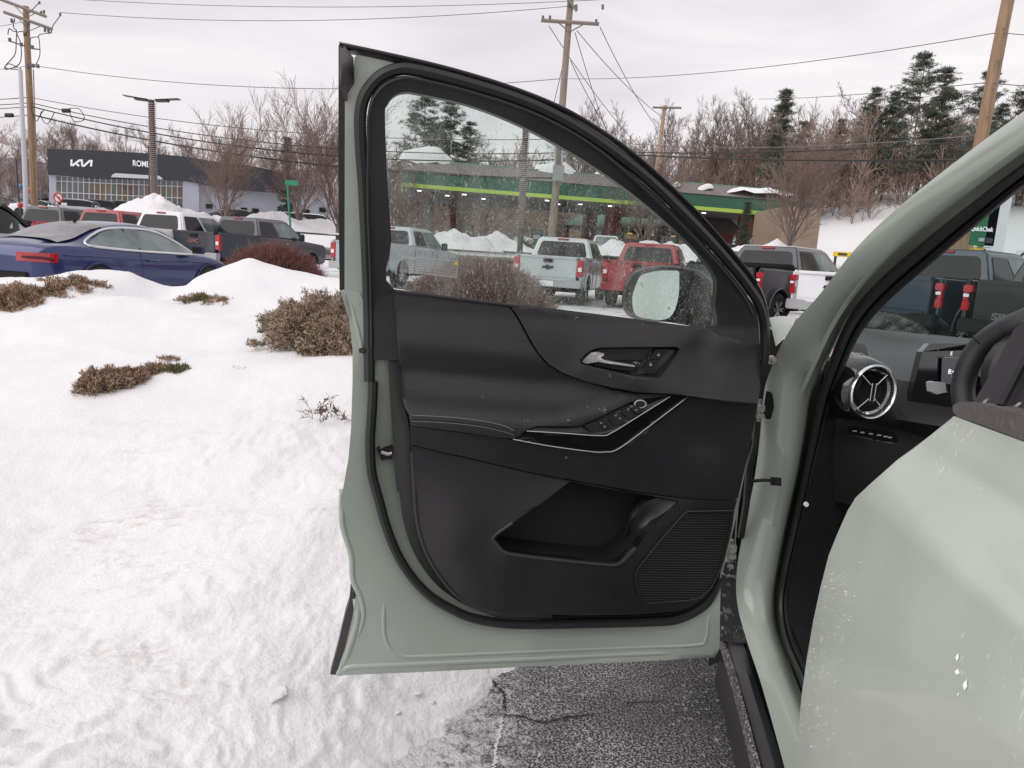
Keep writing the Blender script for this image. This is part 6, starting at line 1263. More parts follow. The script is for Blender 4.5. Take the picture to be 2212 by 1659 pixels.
# ---- round twiggy shrubs
def twig_ball(nm, cx, cy, cz, rx, rz_, n, m_, label, seed, group=None, thick=.0045):
    rg = random.Random(seed); R_ = np.random.RandomState(seed); T = TM()
    for k in range(n):
        a = rg.random() * 6.28; e = math.asin(rg.uniform(-.15, 1)); d = np.array([math.cos(a) * math.cos(e) * rx, math.sin(a) * math.cos(e) * rx, math.sin(e) * rz_]); f0 = rg.uniform(.15, .7); f1 = rg.uniform(.86, 1.05); b0 = np.array([d[0] * f0 * .8, d[1] * f0 * .8, d[2] * f0]); mid_ = (b0 + d * f1) / 2 + R_.normal(size=3) * .03
        T.seg(b0, mid_, thick, thick * .9); T.seg(mid_, d * f1, thick * .9, thick * .5)
        for j in range(2):
            s = d * f1 * rg.uniform(.8, .95); T.seg(s, s + d / rx * .10 + R_.normal(size=3) * .05, thick * .6, thick * .4)
    o = empty(nm, (cx, cy, cz), 0, label, 'shrub', group); V, F_ = T.arrays(); obj_at('twigs', np_mesh('twigs', V, F_, [m_]), o)
    bm = bmesh.new(); bmesh.ops.create_icosphere(bm, subdivisions=3, radius=1)
    for v in bm.verts: v.co = Vector((v.co.x * rx * .80, v.co.y * rx * .80, v.co.z * rz_ * .82)) * (1 + .05 * math.sin(v.co.x * 9) * math.cos(v.co.y * 7))
    me = bpy.data.meshes.new('inner_growth'); bm.to_mesh(me); bm.free(); me.materials.append(m_); obj_at('inner_growth', me, o); return o
m_burg = mat('burgundy_twigs', (0.24, 0.115, 0.10), .85, var=.45, vs=9); m_brn = mat('russet_twigs', (0.27, 0.175, 0.145), .85, var=.4, vs=9)
q = P(592, 600, 11.5); twig_ball('round_shrub', q.x, 11.5, .32, .84, .88, 8000, m_burg, 'round burgundy leafless shrub behind the snow mound, left of the door', 1)
q = P(1035, 650, 8.6); twig_ball('round_shrub', q.x, 8.6, .33, .98, .84, 9500, m_brn, 'big round russet leafless shrub seen through the door glass', 2)
# ---- low junipers sticking out of the snow
m_j1 = mat('juniper_brown', (0.40, 0.26, 0.165), .9, var=.4, vs=20); m_j2 = mat('juniper_green', (0.17, 0.175, 0.075), .9, var=.35, vs=20); m_j3 = mat('juniper_dark', (0.12, 0.08, 0.055), .9); m_j4 = mat('juniper_grey_brown', (0.45, 0.345, 0.27), .9, var=.3, vs=20)
def juniper(name, blobs, label, seed, green=.2, tuft=.05, n=2600, up=.2, grey=.15):
    tuft *= .46; n *= 2.3
    """blobs: (u, v, y, rx, ry, rz) mounds of scaly tufts"""
    R_ = np.random.RandomState(seed); c0 = P(blobs[0][0], blobs[0][1], blobs[0][2]); V = []; MI = []
    for (u, v, y, rx, ry, rz_) in blobs:
        c = P(u, v, y); c.z = c.z - rz_ * .35; nn = int(n * (rx * ry) / .1)
        d = R_.normal(size=(nn, 3)); d[:, 2] = np.abs(d[:, 2]) * 1.1 - .1; d /= np.linalg.norm(d, axis=1, keepdims=True); lump = 1 + .30 * np.sin(d[:, 0] * 7 + seed) * np.sin(d[:, 1] * 6) + .18 * np.sin(d[:, 0] * 15) * np.sin(d[:, 2] * 13)
        p = d * np.array([[rx, ry, rz_]]) * (R_.uniform(.74, 1.0, (nn, 1)) * lump[:, None]) + np.array([[c.x, c.y, c.z]]); kind_ = (vnoise(p[:, 0] * 7 + seed, p[:, 1] * 7) < green + .12).astype(int)
        for k in range(4):
            dd = d * .7 + R_.normal(size=(nn, 3)) * .55 + np.array([[0, 0, up]]); dd /= np.linalg.norm(dd, axis=1, keepdims=True); s = np.cross(dd, R_.normal(size=dd.shape)); s /= np.linalg.norm(s, axis=1, keepdims=True); w_ = tuft * R_.uniform(.10, .22, (nn, 1)); L_ = tuft * R_.uniform(.5, 1.3, (nn, 1)); a = p + R_.normal(size=p.shape) * tuft * .3
            V.append(np.stack([a - s * w_, a + s * w_, a + dd * L_ + s * w_ * .3, a + dd * L_ - s * w_ * .3], 1).reshape(-1, 3)); rr = R_.rand(nn); m_ = np.where(rr < .25, 2, np.where(kind_ == 1, 1, np.where(rr > 1 - grey * 2.2, 3, 0))); MI.append(m_)
    V = np.concatenate(V); V -= np.array(c0)[None]; F_ = np.arange(len(V)).reshape(-1, 4); o = empty(name, c0, 0, label, 'juniper', 'low junipers poking out of the snow'); obj_at('foliage', np_mesh('foliage', V, F_, [m_j1, m_j2, m_j3, m_j4], np.concatenate(MI)), o); return o
juniper('juniper_shrub', [(110, 640, 6.3, .36, .30, .14), (60, 645, 6.1, .28, .25, .12), (165, 624, 6.45, .26, .25, .13), (20, 662, 5.9, .20, .2, .10)], 'flat brown juniper with snow on it at the left edge below the blue coupe', 3, .02, .05)
juniper('juniper_shrub', [(440, 655, 6.1, .17, .2, .09), (485, 660, 6.1, .12, .2, .08)], 'smallest juniper, in the hollow between the two snow mounds', 4, .25, .045)
juniper('juniper_shrub', [(672, 715, 4.75, .24, .30, .23), (700, 690, 4.9, .22, .3, .22), (640, 695, 4.9, .18, .25, .17), (715, 745, 4.6, .18, .25, .20), (745, 700, 4.8, .22, .3, .24), (735, 745, 4.6, .2, .25, .2)], 'biggest juniper, brown and green, beside the rear edge of the door', 5, .14, .042, 3200, grey=.3)
juniper('juniper_shrub', [(215, 828, 3.85, .085, .1, .10), (255, 822, 3.9, .09, .1, .085), (290, 815, 3.95, .07, .09, .06), (340, 800, 4.1, .08, .08, .035), (385, 800, 4.1, .08, .06, .03), (190, 835, 3.85, .05, .07, .09)], 'scraggy green and brown juniper lying in the snow nearest the camera', 6, .22, .040, 5200, .5)
juniper('juniper_sprig', [(548, 742, 4.6, .04, .05, .03)], 'tiny juniper sprig poking out of the snow left of the biggest juniper', 7, .5, .03)
juniper('juniper_sprig', [(520, 800, 4.1, .06, .03, .012), (365, 775, 4.3, .07, .03, .012)], 'thin brown juniper tips just showing through the snow behind the scraggy juniper', 8, .2, .03)
rg = random.Random(9)
pl = empty('bare_seedling', P(715, 900, 3.45), 0, 'small reddish leafless plant standing in the snow by the door edge', 'plant'); T = TM()
for k in range(12): grow(T, rg, (rg.gauss(0, .05), rg.gauss(0, .04), -.06), (rg.gauss(0, .4), rg.gauss(0, .4), 1), rg.uniform(.09, .18), .0026, 0, 2, up=.2, wob=.4, kids=(3, 5), ang=(30, 65), nseg=4, ratio=(.35, .5), twig=.0014)
V, F_ = T.arrays(); obj_at('stems', np_mesh('stems', V, F_, [mat('seedling_stem', (.22, .12, .10), .8)]), pl)
ends = [b for a, b, r_ in zip(T.a, T.b, T.rb) if r_ < .0012]; g = M(); g.box((0, 0, 0), (.006, .006, .006)); sh_ = g.mesh('seed_head', mat('seed_head', (.16, .11, .10), .9))
for e in ends[:120]: obj_at('seed_head', sh_, pl, tuple(e))
# ================================================================ BUILDINGS, POLES, SIGNS
# ---- showroom
m_fas = mat('charcoal_cladding', (0.040, 0.042, 0.052), .55, var=.06, vs=.6); m_pale = mat('pale_grey_render', (0.42, 0.43, 0.50), .7, var=.06, vs=.4)
m_win = mat('showroom_glass', (0.045, 0.060, 0.062), .1, coat=.8, spec=.7, col2=(0.16, 0.18, 0.17), vs=.22); m_tan = mat('tan_interior', (0.30, 0.21, 0.13), .7, col2=(.14, .11, .09), vs=.5); m_mull = mat('white_mullion', (.62, .63, .66), .5)
KA = P(102, 400, 84); KB = P(620, 400, 96); KX = Vector((KB.x - KA.x, KB.y - KA.y, 0)).normalized(); KN = Vector((KX.y, -KX.x, 0))
def K(u, v, n=0.0):
    d = ray(u, v); O = Vector((KA.x, KA.y, 0)) + KN * n; return EYE + d * ((O - EYE).dot(KN) / d.dot(KN))
kb = empty('car_showroom', (KA.x, KA.y, 0), 0, 'charcoal-fronted car showroom with a long window wall at the left', 'building'); KO = Vector((KA.x, KA.y, 0))
def kadd(g, nm, m, par=None, **k): g.v = [tuple(Vector(q) - KO) for q in g.v]; return g.build(nm, m, par or kb, **k)
def kpoly(nm, pts, m, n=0.0, t=.4, par=None):
    g = M(); a = [K(u, v, n) for u, v in pts]; b = [q - KN * t for q in a]; k = len(a); g.add(a + b, tri2d(pts) + [tuple(i + k for i in reversed(f)) for f in tri2d(pts)] + [(i, (i + 1) % k, (i + 1) % k + k, i + k) for i in range(k)]); return kadd(g, nm, m, par, smooth=False)
top = [(102, 321), (180, 324), (250, 327), (330, 332), (400, 338), (470, 350), (540, 358), (615, 373)]
kpoly('fascia', top + [(615, 416), (540, 412), (470, 403), (400, 391), (330, 388), (225, 385), (103, 377)], m_fas, .6, 10)
kpoly('wall', [(106, 377), (121, 378), (121, 455), (106, 455)], m_pale, .2, 6); kpoly('wall', [(395, 391), (430, 394), (430, 462), (395, 462)], m_pale, .3, 6); kpoly('wall', [(430, 396), (620, 415), (720, 425), (720, 470), (430, 462)], m_pale, -.6, 6)
kpoly('interior_wall', [(175, 402), (395, 412), (395, 436), (175, 432)], m_tan, -1.5, .1)
kpoly('roof', [(440, 372), (615, 395), (700, 402), (700, 424), (440, 400)], m_pale, -8, 4)
pane_m = m_win
mu = np.linspace(121, 395, 24)
def ln(x, a, b): return a + (b - a) * (x - 121) / 274
for r_, (t0, t1, b0, b1) in enumerate(((379, 392, 391, 403), (391, 403, 415, 428), (415, 428, 452, 458))):
    for i in range(23):
        u0, u1 = mu[i], mu[i + 1]; g = M(); q = [K(u0, ln(u0, t0, t1), -.2), K(u1, ln(u1, t0, t1), -.2), K(u1, ln(u1, b0, b1), -.2), K(u0, ln(u0, b0, b1), -.2)]; g.add(q + [p - KN * .05 for p in q], [(0, 1, 2, 3), (0, 4, 5, 1), (1, 5, 6, 2), (2, 6, 7, 3), (3, 7, 4, 0)])
        kadd(g, 'window_pane', m_tan if (r_ == 1 and i > 4 and (i * 7) % 5) or (r_ == 2 and i in (7, 8, 11, 12, 16)) else m_win, smooth=False)
for u in mu: g = M(); g.tube([K(u, ln(u, 379, 391), -.1), K(u, ln(u, 452, 459), -.1)], .055, 4); kadd(g, 'mullion', m_mull)
for (a, b) in ((391, 403), (415, 428), (379, 391)): g = M(); g.tube([K(121, a, -.1), K(395, b, -.1)], .06, 4); kadd(g, 'transom', m_mull)
kpoly('entrance_canopy', [(243, 377), (250, 374), (345, 380), (352, 387), (240, 382)], m_mull, 1.6, 2)
for (u, v) in ((445, 440), (480, 444), (520, 448), (545, 450), (600, 446), (655, 452), (690, 448)): kpoly('window', [(u, v), (u + 14, v + 1), (u + 14, v + 11), (u, v + 10)], m_wglass, -.4, .1)
# the maker's emblem: joined strokes
def kstroke(pts, w_):
    g = M()
    for (a, b) in pts:
        A_ = np.array(a, float); B_ = np.array(b, float); d = (B_ - A_) / np.linalg.norm(B_ - A_); n_ = np.array([-d[1], d[0]]) * w_; q = [A_ - n_, B_ - n_, B_ + n_, A_ + n_]; a3 = [K(p[0], p[1], .75) for p in q]; g.add(a3 + [p - KN * .2 for p in a3], [(0, 1, 2, 3), (0, 4, 5, 1), (1, 5, 6, 2), (2, 6, 7, 3), (3, 7, 4, 0)])
    return g
m_sign = mat('sign_white', (.85, .85, .87), .5, emit=(.8, .8, .85), es=.15)
S_ = lambda x, y: (x * .3224, 301.7 + y * .3224)
S5 = lambda x, y: (131.7 + x * .0992, 323.7 + y * .0992)
kadd(kstroke([(S5(228, 212), S5(226, 352)), (S5(215, 332), S5(258, 334)), (S5(245, 345), S5(405, 222)), (S5(395, 228), S5(475, 230)), (S5(320, 285), S5(392, 352)), (S5(455, 222), S5(462, 352)), (S5(455, 344), S5(520, 346)), (S5(500, 352), S5(628, 232)), (S5(615, 240), S5(690, 242)), (S5(664, 232), S5(655, 360))], 2.1), 'emblem_letters', m_sign, smooth=False)
me = text_mesh('ROMEO', 1.0, m_sign, .03, .02); W_ = max(v.co.x for v in me.vertices) * 2; A_, B_ = K(286.5, 359, .8), K(334, 363, .8); ex = (B_ - A_); 
for v in me.vertices: v.co = A_ + ex * ((v.co.x + W_ / 2) / W_) + Vector((0, 0, 1)) * ((v.co.y + .35) * .92) + KN * v.co.z - KO
me.name = 'sign_letters'; obj_at('sign_letters', me, kb)
# small houses far left
def house(u, y, w_, h_, wallc, label, group=None, rz=0.0, d_=8.0, v0=None):
    q = P(u, 500, y); z = TZ(q.x, q.y) if v0 is None else P(u, v0, y).z
    t = empty('house', (q.x, y, z), rz, label, 'house', group); g = M(); g.box((0, d_ / 2, h_ / 2), (w_, d_, h_)); g.build('wall', wallc, t, smooth=False)
    g = M(); g.prism([(-w_ / 2 - .3, h_), (w_ / 2 + .3, h_), (0, h_ + w_ * .28)], lambda x, z_: (x, -.3, z_), lambda x, z_: (x, d_ + .3, z_)); g.build('roof', m_snow, t, smooth=False)
    for x in (-w_ * .25, w_ * .2):
        for zz in ((h_ * .3, h_ * .72) if h_ > 4 else (h_ * .5,)):
            g = M(); g.box((x, -.03, zz), (w_ * .14, .08, .9)); g.build('window', m_wglass, t, smooth=False)
    return t
house(10, 108, 7, 5.2, mat('pale_siding', (.5, .52, .56), .8), 'pale two-storey house on the snowy slope at the left edge'); house(92, 112, 9, 2.6, mat('beige_siding', (.45, .41, .38), .8), 'low beige house between the utility pole and the showroom')
# snow heaps on the far lot
def heap(u, y, w_, h_, label, seed, vb=None, group='ploughed snow heaps on the far lots'):
    q = P(u, 500, y); z = TZ(q.x, y) if vb is None else P(u, vb, y).z; g = M(); n = 34; rows = []
    for i in range(n):
        r_ = i / (n - 1); rows.append([((1 - r_) * 0 + r_ * w_ / 2 * math.cos(a), r_ * w_ * .3 * math.sin(a), h_ * (1 - r_) ** .8 * (1 - .2 * math.sin(a * 3 + seed) * r_) - .3 * r_) for a in np.linspace(0, 2 * math.pi, 60)])
    A_ = np.array(rows); f_ = fbm(A_[..., 0] * 1.1 + seed * 5, A_[..., 1] * 1.1 + seed, 4, .6); A_[..., 2] += f_ * h_ * .5 * (1 - np.linspace(0, 1, n)[:, None] ** 3) - 0; A_[:, -1] = A_[:, 0]
    g.grid([[tuple(p) for p in r_] for r_ in A_]); o = g.build('snow_heap', mat('heap_snow', (.80, .79, .81), .7, col2=(.62, .59, .58), vs=.8, thr=(.55, .8), bump=.5, bs=4), angle=180); o.location = (q.x, y, z); tag(o, label, 'snow heap', group); return o
heap(335, 40, 5.0, .95, 'snow heap in front of the wrapped lamp pole', 1, 462); heap(380, 43, 6.2, .75, 'snow heap right of the wrapped lamp pole', 2, 470); heap(300, 46, 4.0, .5, 'low snow heap left of the wrapped lamp pole', 6, 466)
heap(590, 42, 6.5, .7, 'snow heap behind the dark slate pickup', 3, 486); heap(690, 44, 8.5, .6, 'broad snow heap beside the green sign pole', 4, 495); heap(470, 44, 6, .45, 'low snow heap under the round-crowned street tree', 5, 484)
for i, (u, y, w_, h_, vb) in enumerate([(980, 42, 6, .9, 527), (1075, 43, 5, .7, 530), (1420, 42, 7, .8, 548), (1490, 40, 6, .7, 556), (1680, 42, 8, .9, 560), (1330, 44, 5, .7, 545)]):
    heap(u, y, w_, h_, ['roadside snow heap beyond the big round shrub', 'roadside snow heap left of the silver pickup', 'roadside snow heap behind the red pickup', 'roadside snow heap right of the red pickup', 'roadside snow heap behind the black pickup', 'roadside snow heap between silver and red pickups'][i], 10 + i, vb, 'snow heaps along the road')
# rocks / small shrubs in the roadside snow
rg = random.Random(31)
for i, (u, v) in enumerate([(960, 512), (985, 516), (1010, 515), (1090, 520), (1130, 524), (900, 508), (1340, 540), (1362, 545), (1480, 552)]):
    q = P(u, v, 45.5); bm = bmesh.new(); bmesh.ops.create_icosphere(bm, subdivisions=2, radius=1)
    for v_ in bm.verts: v_.co *= 1 + rg.uniform(-.2, .2); v_.co.z *= .7
    me = bpy.data.meshes.new('clipped_bush'); bm.to_mesh(me); bm.free(); me.materials.append(mat('far_bush', (.075, .062, .045), .9, col2=(.6, .6, .6), vs=1.5, thr=(.5, .62))); o = obj_at('clipped_bush', me, None, q, (0, 0, i), (.75, .6, .6)); tag(o, 'small dark bush in the roadside snow, ' + ['left of', 'second left of', 'third left of', 'just left of', 'touching', 'farthest left of', 'first right of', 'second right of', 'third right of'][i] + ' the silver pickup', 'bush', 'small bushes along the road')
# ---- filling station canopy
m_green = mat('canopy_green', (0.035, 0.125, 0.085), .5, var=.1, vs=1); m_lime = mat('lime_stripe', (0.42, 0.62, 0.10), .5, emit=(.40, .62, .08), es=.04); m_shin = mat('grey_shingles', (0.19, 0.165, 0.16), .9, var=.2, vs=3); m_brick = mat('red_brick', (0.17, 0.055, 0.045), .85, var=.25, vs=5); m_undr = mat('canopy_soffit', (.12, .115, .115), .7)
CA = P(868, 418, 52); CB_ = P(1762, 458, 57)
cn = empty('station_canopy', (CA.x, CA.y, 0), 0, 'long green filling station canopy with a lime stripe and grey shingled roof', 'canopy'); CO = Vector((CA.x, CA.y, 0)); CX_ = Vector((CB_.x - CA.x, CB_.y - CA.y, 0)); CL = CX_.length; CX_.normalize(); CNn = Vector((-CX_.y, CX_.x, 0)); ang_c = math.atan2(CX_.y, CX_.x); cn.rotation_euler = (0, 0, ang_c)
zc = (CA.z + CB_.z) / 2; DW = 13
g = M(); g.box((CL / 2, DW / 2, zc + .62), (CL, DW, .95)); g.build('fascia', m_green, cn, smooth=False)
g = M(); g.box((CL / 2, DW / 2, zc + .10), (CL + .06, DW + .06, .26)); g.build('lime_stripe', m_lime, cn, smooth=False)
g = M(); g.box((CL / 2, DW / 2, zc - .05), (CL - .1, DW - .1, .04)); g.build('soffit', m_undr, cn, smooth=False)
g = M(); z0, z1 = zc + 1.10, zc + 2.0; g.add([(-.1, -.1, z0), (CL + .1, -.1, z0), (CL + .1, DW, z0), (-.1, DW, z0), (1.6, 1.6, z1), (CL - 1.6, 1.6, z1), (CL - 1.6, DW - 1.6, z1), (1.6, DW - 1.6, z1)], [(0, 1, 5, 4), (1, 2, 6, 5), (2, 3, 7, 6), (3, 0, 4, 7), (4, 5, 6, 7), (0, 3, 2, 1)]); g.build('roof', m_shin, cn, smooth=False)
g = M(); g.box((CL / 2, 1.6, z1 + .02), (CL - 3.2, .12, .10)); g.build('ridge_flashing', mat('verdigris', (.16, .28, .22), .6), cn, smooth=False)
for i, f in enumerate((.06, .15, .52, .845)):
    g = M(); g.box((CL * f, 3.0 if i != 3 else 1.2, (zc + TZ(15, 57)) / 2 - .3), (1.05, 1.1, zc - TZ(15, 57) + .4)); g.build('brick_column', m_brick if i > 1 else mat('column_grey', (.16, .13, .125), .8), cn, smooth=False)
    g = M(); g.box((CL * f, 10.0, (zc + TZ(15, 57)) / 2 - .3), (1.0, 1.0, zc - TZ(15, 57) + .4)); g.build('brick_column', m_brick, cn, smooth=False)
for i, (fx, fy) in enumerate([(.04, 1.6), (.11, 4), (.145, 1.8), (.20, 4.4), (.34, 1.4), (.385, 4.0), (.43, 2.5), (.50, 2.0), (.535, 4), (.655, 4.6), (.735, 1.6), (.91, 3.0)]):
    g = M(); g.lathe([(zc - .10, .0001), (zc - .12, .14), (zc - .07, .16)], 12, 'z', c=(CL * fx, fy, 0)); g.build('canopy_lamp', mat('lamp_glow', (1, 1, .95), .3, emit=(1, .98, .92), es=3), cn)
for i, (f, w_, h_) in enumerate([(.055, 4.2, 1.1), (.36, 3.6, .8), (.50, 3.2, .6), (.72, 1.3, .3), (.645, .8, .25), (.86, 5.5, .3)]):
    g = M(); g.lathe([(h_, .0001), (h_ * .9, w_ * .2), (h_ * .5, w_ * .4), (-.1, w_ * .5)], 20, 'z'); g.v = [(x + CL * f, y * .35 + 1.9 - (1.2 if i > 2 else 0), z + (zc + 1.9 if i < 3 else zc + 1.62) + .12 * math.sin(x * 3)) for x, y, z in g.v]; g.build('snow_patch', m_snow, cn)
# pumps
# ---- shop with green roof
sh = empty('station_shop', (0, 0, 0), 0, 'brick filling station shop with a green hipped roof behind the canopy', 'building'); q0 = P(1225, 500, 66); q1 = P(1575, 500, 69); zg = TZ(q0.x, 66); hx = q1.x - q0.x; zt = P(1300, 490, 66).z
g = M(); g.box(((q0.x + q1.x) / 2, 72, (zg + zt) / 2), (hx, 9, zt - zg)); g.build('wall', m_brick, sh, smooth=False)
g = M(); a0, a1 = q0.x - .6, q1.x + .6; zr_ = P(1400, 452, 66).z; b0_, b1_ = a0 + 3.4, a1 - 3.4; g.add([(a0, 66.6, zt), (a1, 66.6, zt), (a1, 77, zt), (a0, 77, zt), (b0_, 71, zr_), (b1_, 71, zr_)], [(0, 1, 5, 4), (1, 2, 5), (2, 3, 4, 5), (3, 0, 4), (3, 2, 1, 0)]); g.build('roof', mat('green_metal_roof', (.055, .20, .13), .5, var=.1, vs=1), sh, smooth=False)
for k in range(9):
    g = M(); g.box((q0.x + hx * (.06 + k * .11), 67.42, zg + (zt - zg) * .5), (hx * .085, .10, (zt - zg) * .72)); g.build('shop_window', m_win if k % 3 else mat('lit_window', (.16, .12, .07), .5, emit=(.9, .6, .25), es=.12), sh, smooth=False)
for k in range(5): g = M(); g.box((q0.x + hx * (.25 + k * .13), 67.3, zt - .35), (.4, .1, .12)); g.build('warm_lamp', mat('warm_glow', (.9, .6, .3), .5, emit=(1, .62, .28), es=.5), sh, smooth=False)
ks = empty('brick_kiosk', (0, 0, 0), 0, 'small red brick kiosk with a grey hipped roof behind the right end of the canopy', 'building'); c = P(1560, 500, 62); zg2 = TZ(c.x, 62); ze = P(1560, 505, 62).z; zp = P(1560, 472, 62).z
g = M(); g.box((c.x - .2, 64, (zg2 + ze) / 2), (2.3, 4, ze - zg2)); g.build('wall', m_brick, ks, smooth=False)
g = M(); g.add([(c.x - 4.6, 61.5, ze), (c.x + 2.0, 61.5, ze), (c.x + 2.0, 66.5, ze), (c.x - 4.6, 66.5, ze), (c.x - 3.4, 63, zp), (c.x + .9, 63, zp), (c.x + .9, 65, zp), (c.x - 3.4, 65, zp)], [(0, 1, 5, 4), (1, 2, 6, 5), (2, 3, 7, 6), (3, 0, 4, 7), (4, 5, 6, 7), (3, 2, 1, 0)]); g.build('roof', m_shin, ks, smooth=False)
# fuel pumps
for i, u in enumerate((1010, 1160, 1330, 1450)):
    q = P(u, 500, 56); zz = TZ(q.x, 56); t = empty('fuel_pump', (q.x, 56, zz), 0, 'fuel pump under the canopy, ' + ['leftmost in the door glass', 'second from the left', 'third from the left', 'rightmost behind the thin far pole'][i], 'fuel pump', 'fuel pumps under the canopy'); g = M(); g.box((0, 0, .95), (.9, .5, 1.9)); g.build('cabinet', mat('pump_dark', (.06, .09, .07), .5), t, bevel=.05); g = M(); g.box((0, -.26, 1.35), (.5, .04, .3)); g.build('display', m_pale, t, smooth=False)
# ---- box truck, yellow board, price sign
bt = empty('box_truck', P(1722, 500, 50), 0, 'tan box truck with red marker lights right of the wide bare tree', 'truck'); z0 = TZ(P(1722, 500, 50).x, 50) - bt.location.z; H_ = P(1722, 462 + 0, 50).z - P(1722, 545, 50).z
zt_ = P(1722, 466 + 0, 50).z - bt.location.z + .5; 
g = M(); g.box((0, 2.5, (z0 + zt_) / 2 + .35), (2.5, 6.0, zt_ - z0 - .7)); g.build('box_body', mat('tan_box', (.34, .26, .20), .6, var=.1, vs=2), bt, bevel=.05)
g = M(); g.box((0, 6.4, z0 + 1.4), (2.3, 1.8, 2.0)); g.build('cab', P_white, bt, bevel=.2)
for s in (-1, 1):
    g = M(); g.box((s * 1.0, -.52, zt_ - .1), (.14, .06, .10)); g.build('marker_light', m_red, bt)
    for y in (1.2, 6.2): wheel(bt, s * 1.0, y, .45, .28, s); bt.children[-1].location.z = z0 + .45
for s in (-1, 1): g = M(); g.box((s * 1.05, -.53, z0 + .85), (.2, .06, .14)); g.build('tail_light', mat('lit_red', (.9, .05, .05), .3, emit=(1, .05, .04), es=2), bt)
def board(nm, u0, v0, u1, v1, y, m, label, cat, post=True, t=.25):
    a = P(u0, v0, y); b = P(u1, v1, y); c = (a + b) / 2; o = empty(nm, (c.x, y, c.z), 0, label, cat); g = M(); g.box((0, 0, 0), (abs(b.x - a.x), t, abs(a.z - b.z))); g.build('panel', m, o, bevel=.02)
    if post:
        zz = TZ(c.x, y) - c.z
        for s in (-.35, .35): g = M(); g.tube([(s * abs(b.x - a.x), .1, -abs(a.z - b.z) / 2), (s * abs(b.x - a.x), .1, zz - .3)], .07, 8); g.build('post', m_fas, o)
    return o
yb = board('yellow_sign_board', 1802, 543, 1842, 556, 38, mat('sign_yellow', (.85, .60, .02), .5), 'yellow sign board behind the white car, left of the pillar', 'sign'); g = M(); g.box((-.1, -.14, 0), (.45, .02, .12)); g.build('printed_bar', m_fas, yb)
ps = empty('price_sign', P(2128, 500, 30), 0, 'tall green and yellow filling station sign with a white pole, seen through the windshield', 'sign'); O_ = ps.location
def pbox(nm, u0, v0, u1, v1, m, y=30, t=.4, off=0): a = P(u0, v0, y); b = P(u1, v1, y); g = M(); g.box(((a.x + b.x) / 2 - O_.x, off, (a.z + b.z) / 2 - O_.z), (abs(b.x - a.x), t, abs(a.z - b.z))); return g.build(nm, m, ps, smooth=False)
m_sg = mat('sign_green', (.015, .15, .06), .5); pbox('green_panel', 2104, 440, 2139, 532, m_sg); pbox('yellow_panel', 2100, 536, 2118, 566, mat('sign_amber', (.80, .45, .02), .5)); pbox('red_panel', 2119, 540, 2130, 556, mat('sign_red', (.45, .02, .04), .5)); pbox('lime_bar', 2102, 533, 2134, 536, m_lime); pbox('lower_panel', 2118, 556, 2134, 566, m_sg); pbox('grade_plate', 2107, 514, 2117, 522, m_pale, off=-.05, t=.42); pbox('price_panel', 2122, 514, 2134, 526, m_fas, off=-.05, t=.42)
pbox('white_post', 2141, 400, 2156, 566, mat('post_white', (.72, .74, .75), .6), t=.5, off=.05)
for tx, u, v, s_ in (('QuickChek', 2121, 495, .26),):
    me = text_mesh(tx, s_ * .72, m_sign, .01, .004); q = P(u, v, 29.76); obj_at('sign_letters', me, ps, q - O_, (math.radians(90), 0, 0), (1.0, 1.3, 1))
pz = P(2133, 566, 30); g = M(); g.tube([(0.4, .1, pz.z - O_.z), (0.4, .1, -4)], .3, 8); g.build('post_base', m_fas, ps)
ob = board('white_sign_board', 2200, 540, 2260, 580, 24, mat('board_white', (.78, .78, .78), .6), 'white sign board with black letters at the right edge', 'sign'); me = text_mesh('OH', .42, m_fas, .01, .012); obj_at('sign_letters', me, ob, (-.22, -.14, -.02), (math.radians(90), 0, 0), (.9, 1.2, 1))
bx = P(2080, 500, 40); o = empty('yellow_stone_building', (bx.x, 40, TZ(bx.x, 40)), 0, 'ochre building corner seen through the windshield left of the green sign', 'building'); h_ = P(2080, 455, 40).z - o.location.z; g = M(); g.box((0, 2, h_ / 2), (1.4, 4, h_)); g.build('wall', mat('ochre_stone', (.36, .23, .09), .8, var=.4, vs=2), o, smooth=False); g = M(); g.box((-1.5, 2.1, h_ * .42), (1.8, 4, h_ * .84)); g.build('side_wall', mat('mauve_brick', (.24, .17, .15), .8), o, smooth=False)
# ---- utility poles
m_wood = mat('pole_wood', (0.30, 0.20, 0.125), .85, var=.28, vs=2.5, bump=.4, bs=20, stretch=(6, 6, .5)); m_woodg = mat('pole_wood_grey', (0.26, 0.215, 0.18), .85, var=.2, vs=2, stretch=(6, 6, .5)); m_wire = mat('wire_black', (.025, .025, .025), .6); m_wireg = mat('wire_grey', (.16, .155, .16), .6); m_ins = mat('insulator', (.12, .12, .13), .4)
def pole(nm, base, topp, r0, r1, m, label, cat='utility pole', extra=None, zb=None):
    """base/top given as (u,v,y)"""
    a = P(*base); b = P(*topp); gz = TZ(a.x, a.y); d = (b - a); a2 = a + d * ((gz - .3 - a.z) / d.z); t = empty(nm, a2, 0, label, cat); g = M(); pts = [(a2.lerp(b, f) - a2) + Vector((.03 * math.sin(f * 5), 0, 0)) for f in np.linspace(0, 1, 9)]; g.tube(pts, [r0 + (r1 - r0) * f for f in np.linspace(0, 1, 9)], 14); g.build('pole', m, t); return t
def pp(t, nm, pts, r_, m, n=6, closed=False): g = M(); g.tube([P(*p) - t.location for p in pts], r_, n, closed=closed); return g.build(nm, m, t)
t = pole('utility_pole', (73, 440, 44), (57, 14, 44), .20, .15, m_wood, 'wooden utility pole with two crossarms and looping cables at the far left')
Y = 43.8
pp(t, 'crossarm', [(8, 26, Y), (113, 63, Y)], .085, m_woodg, 4); pp(t, 'crossarm', [(0, -2, Y), (100, 36, Y)], .085, m_woodg, 4)
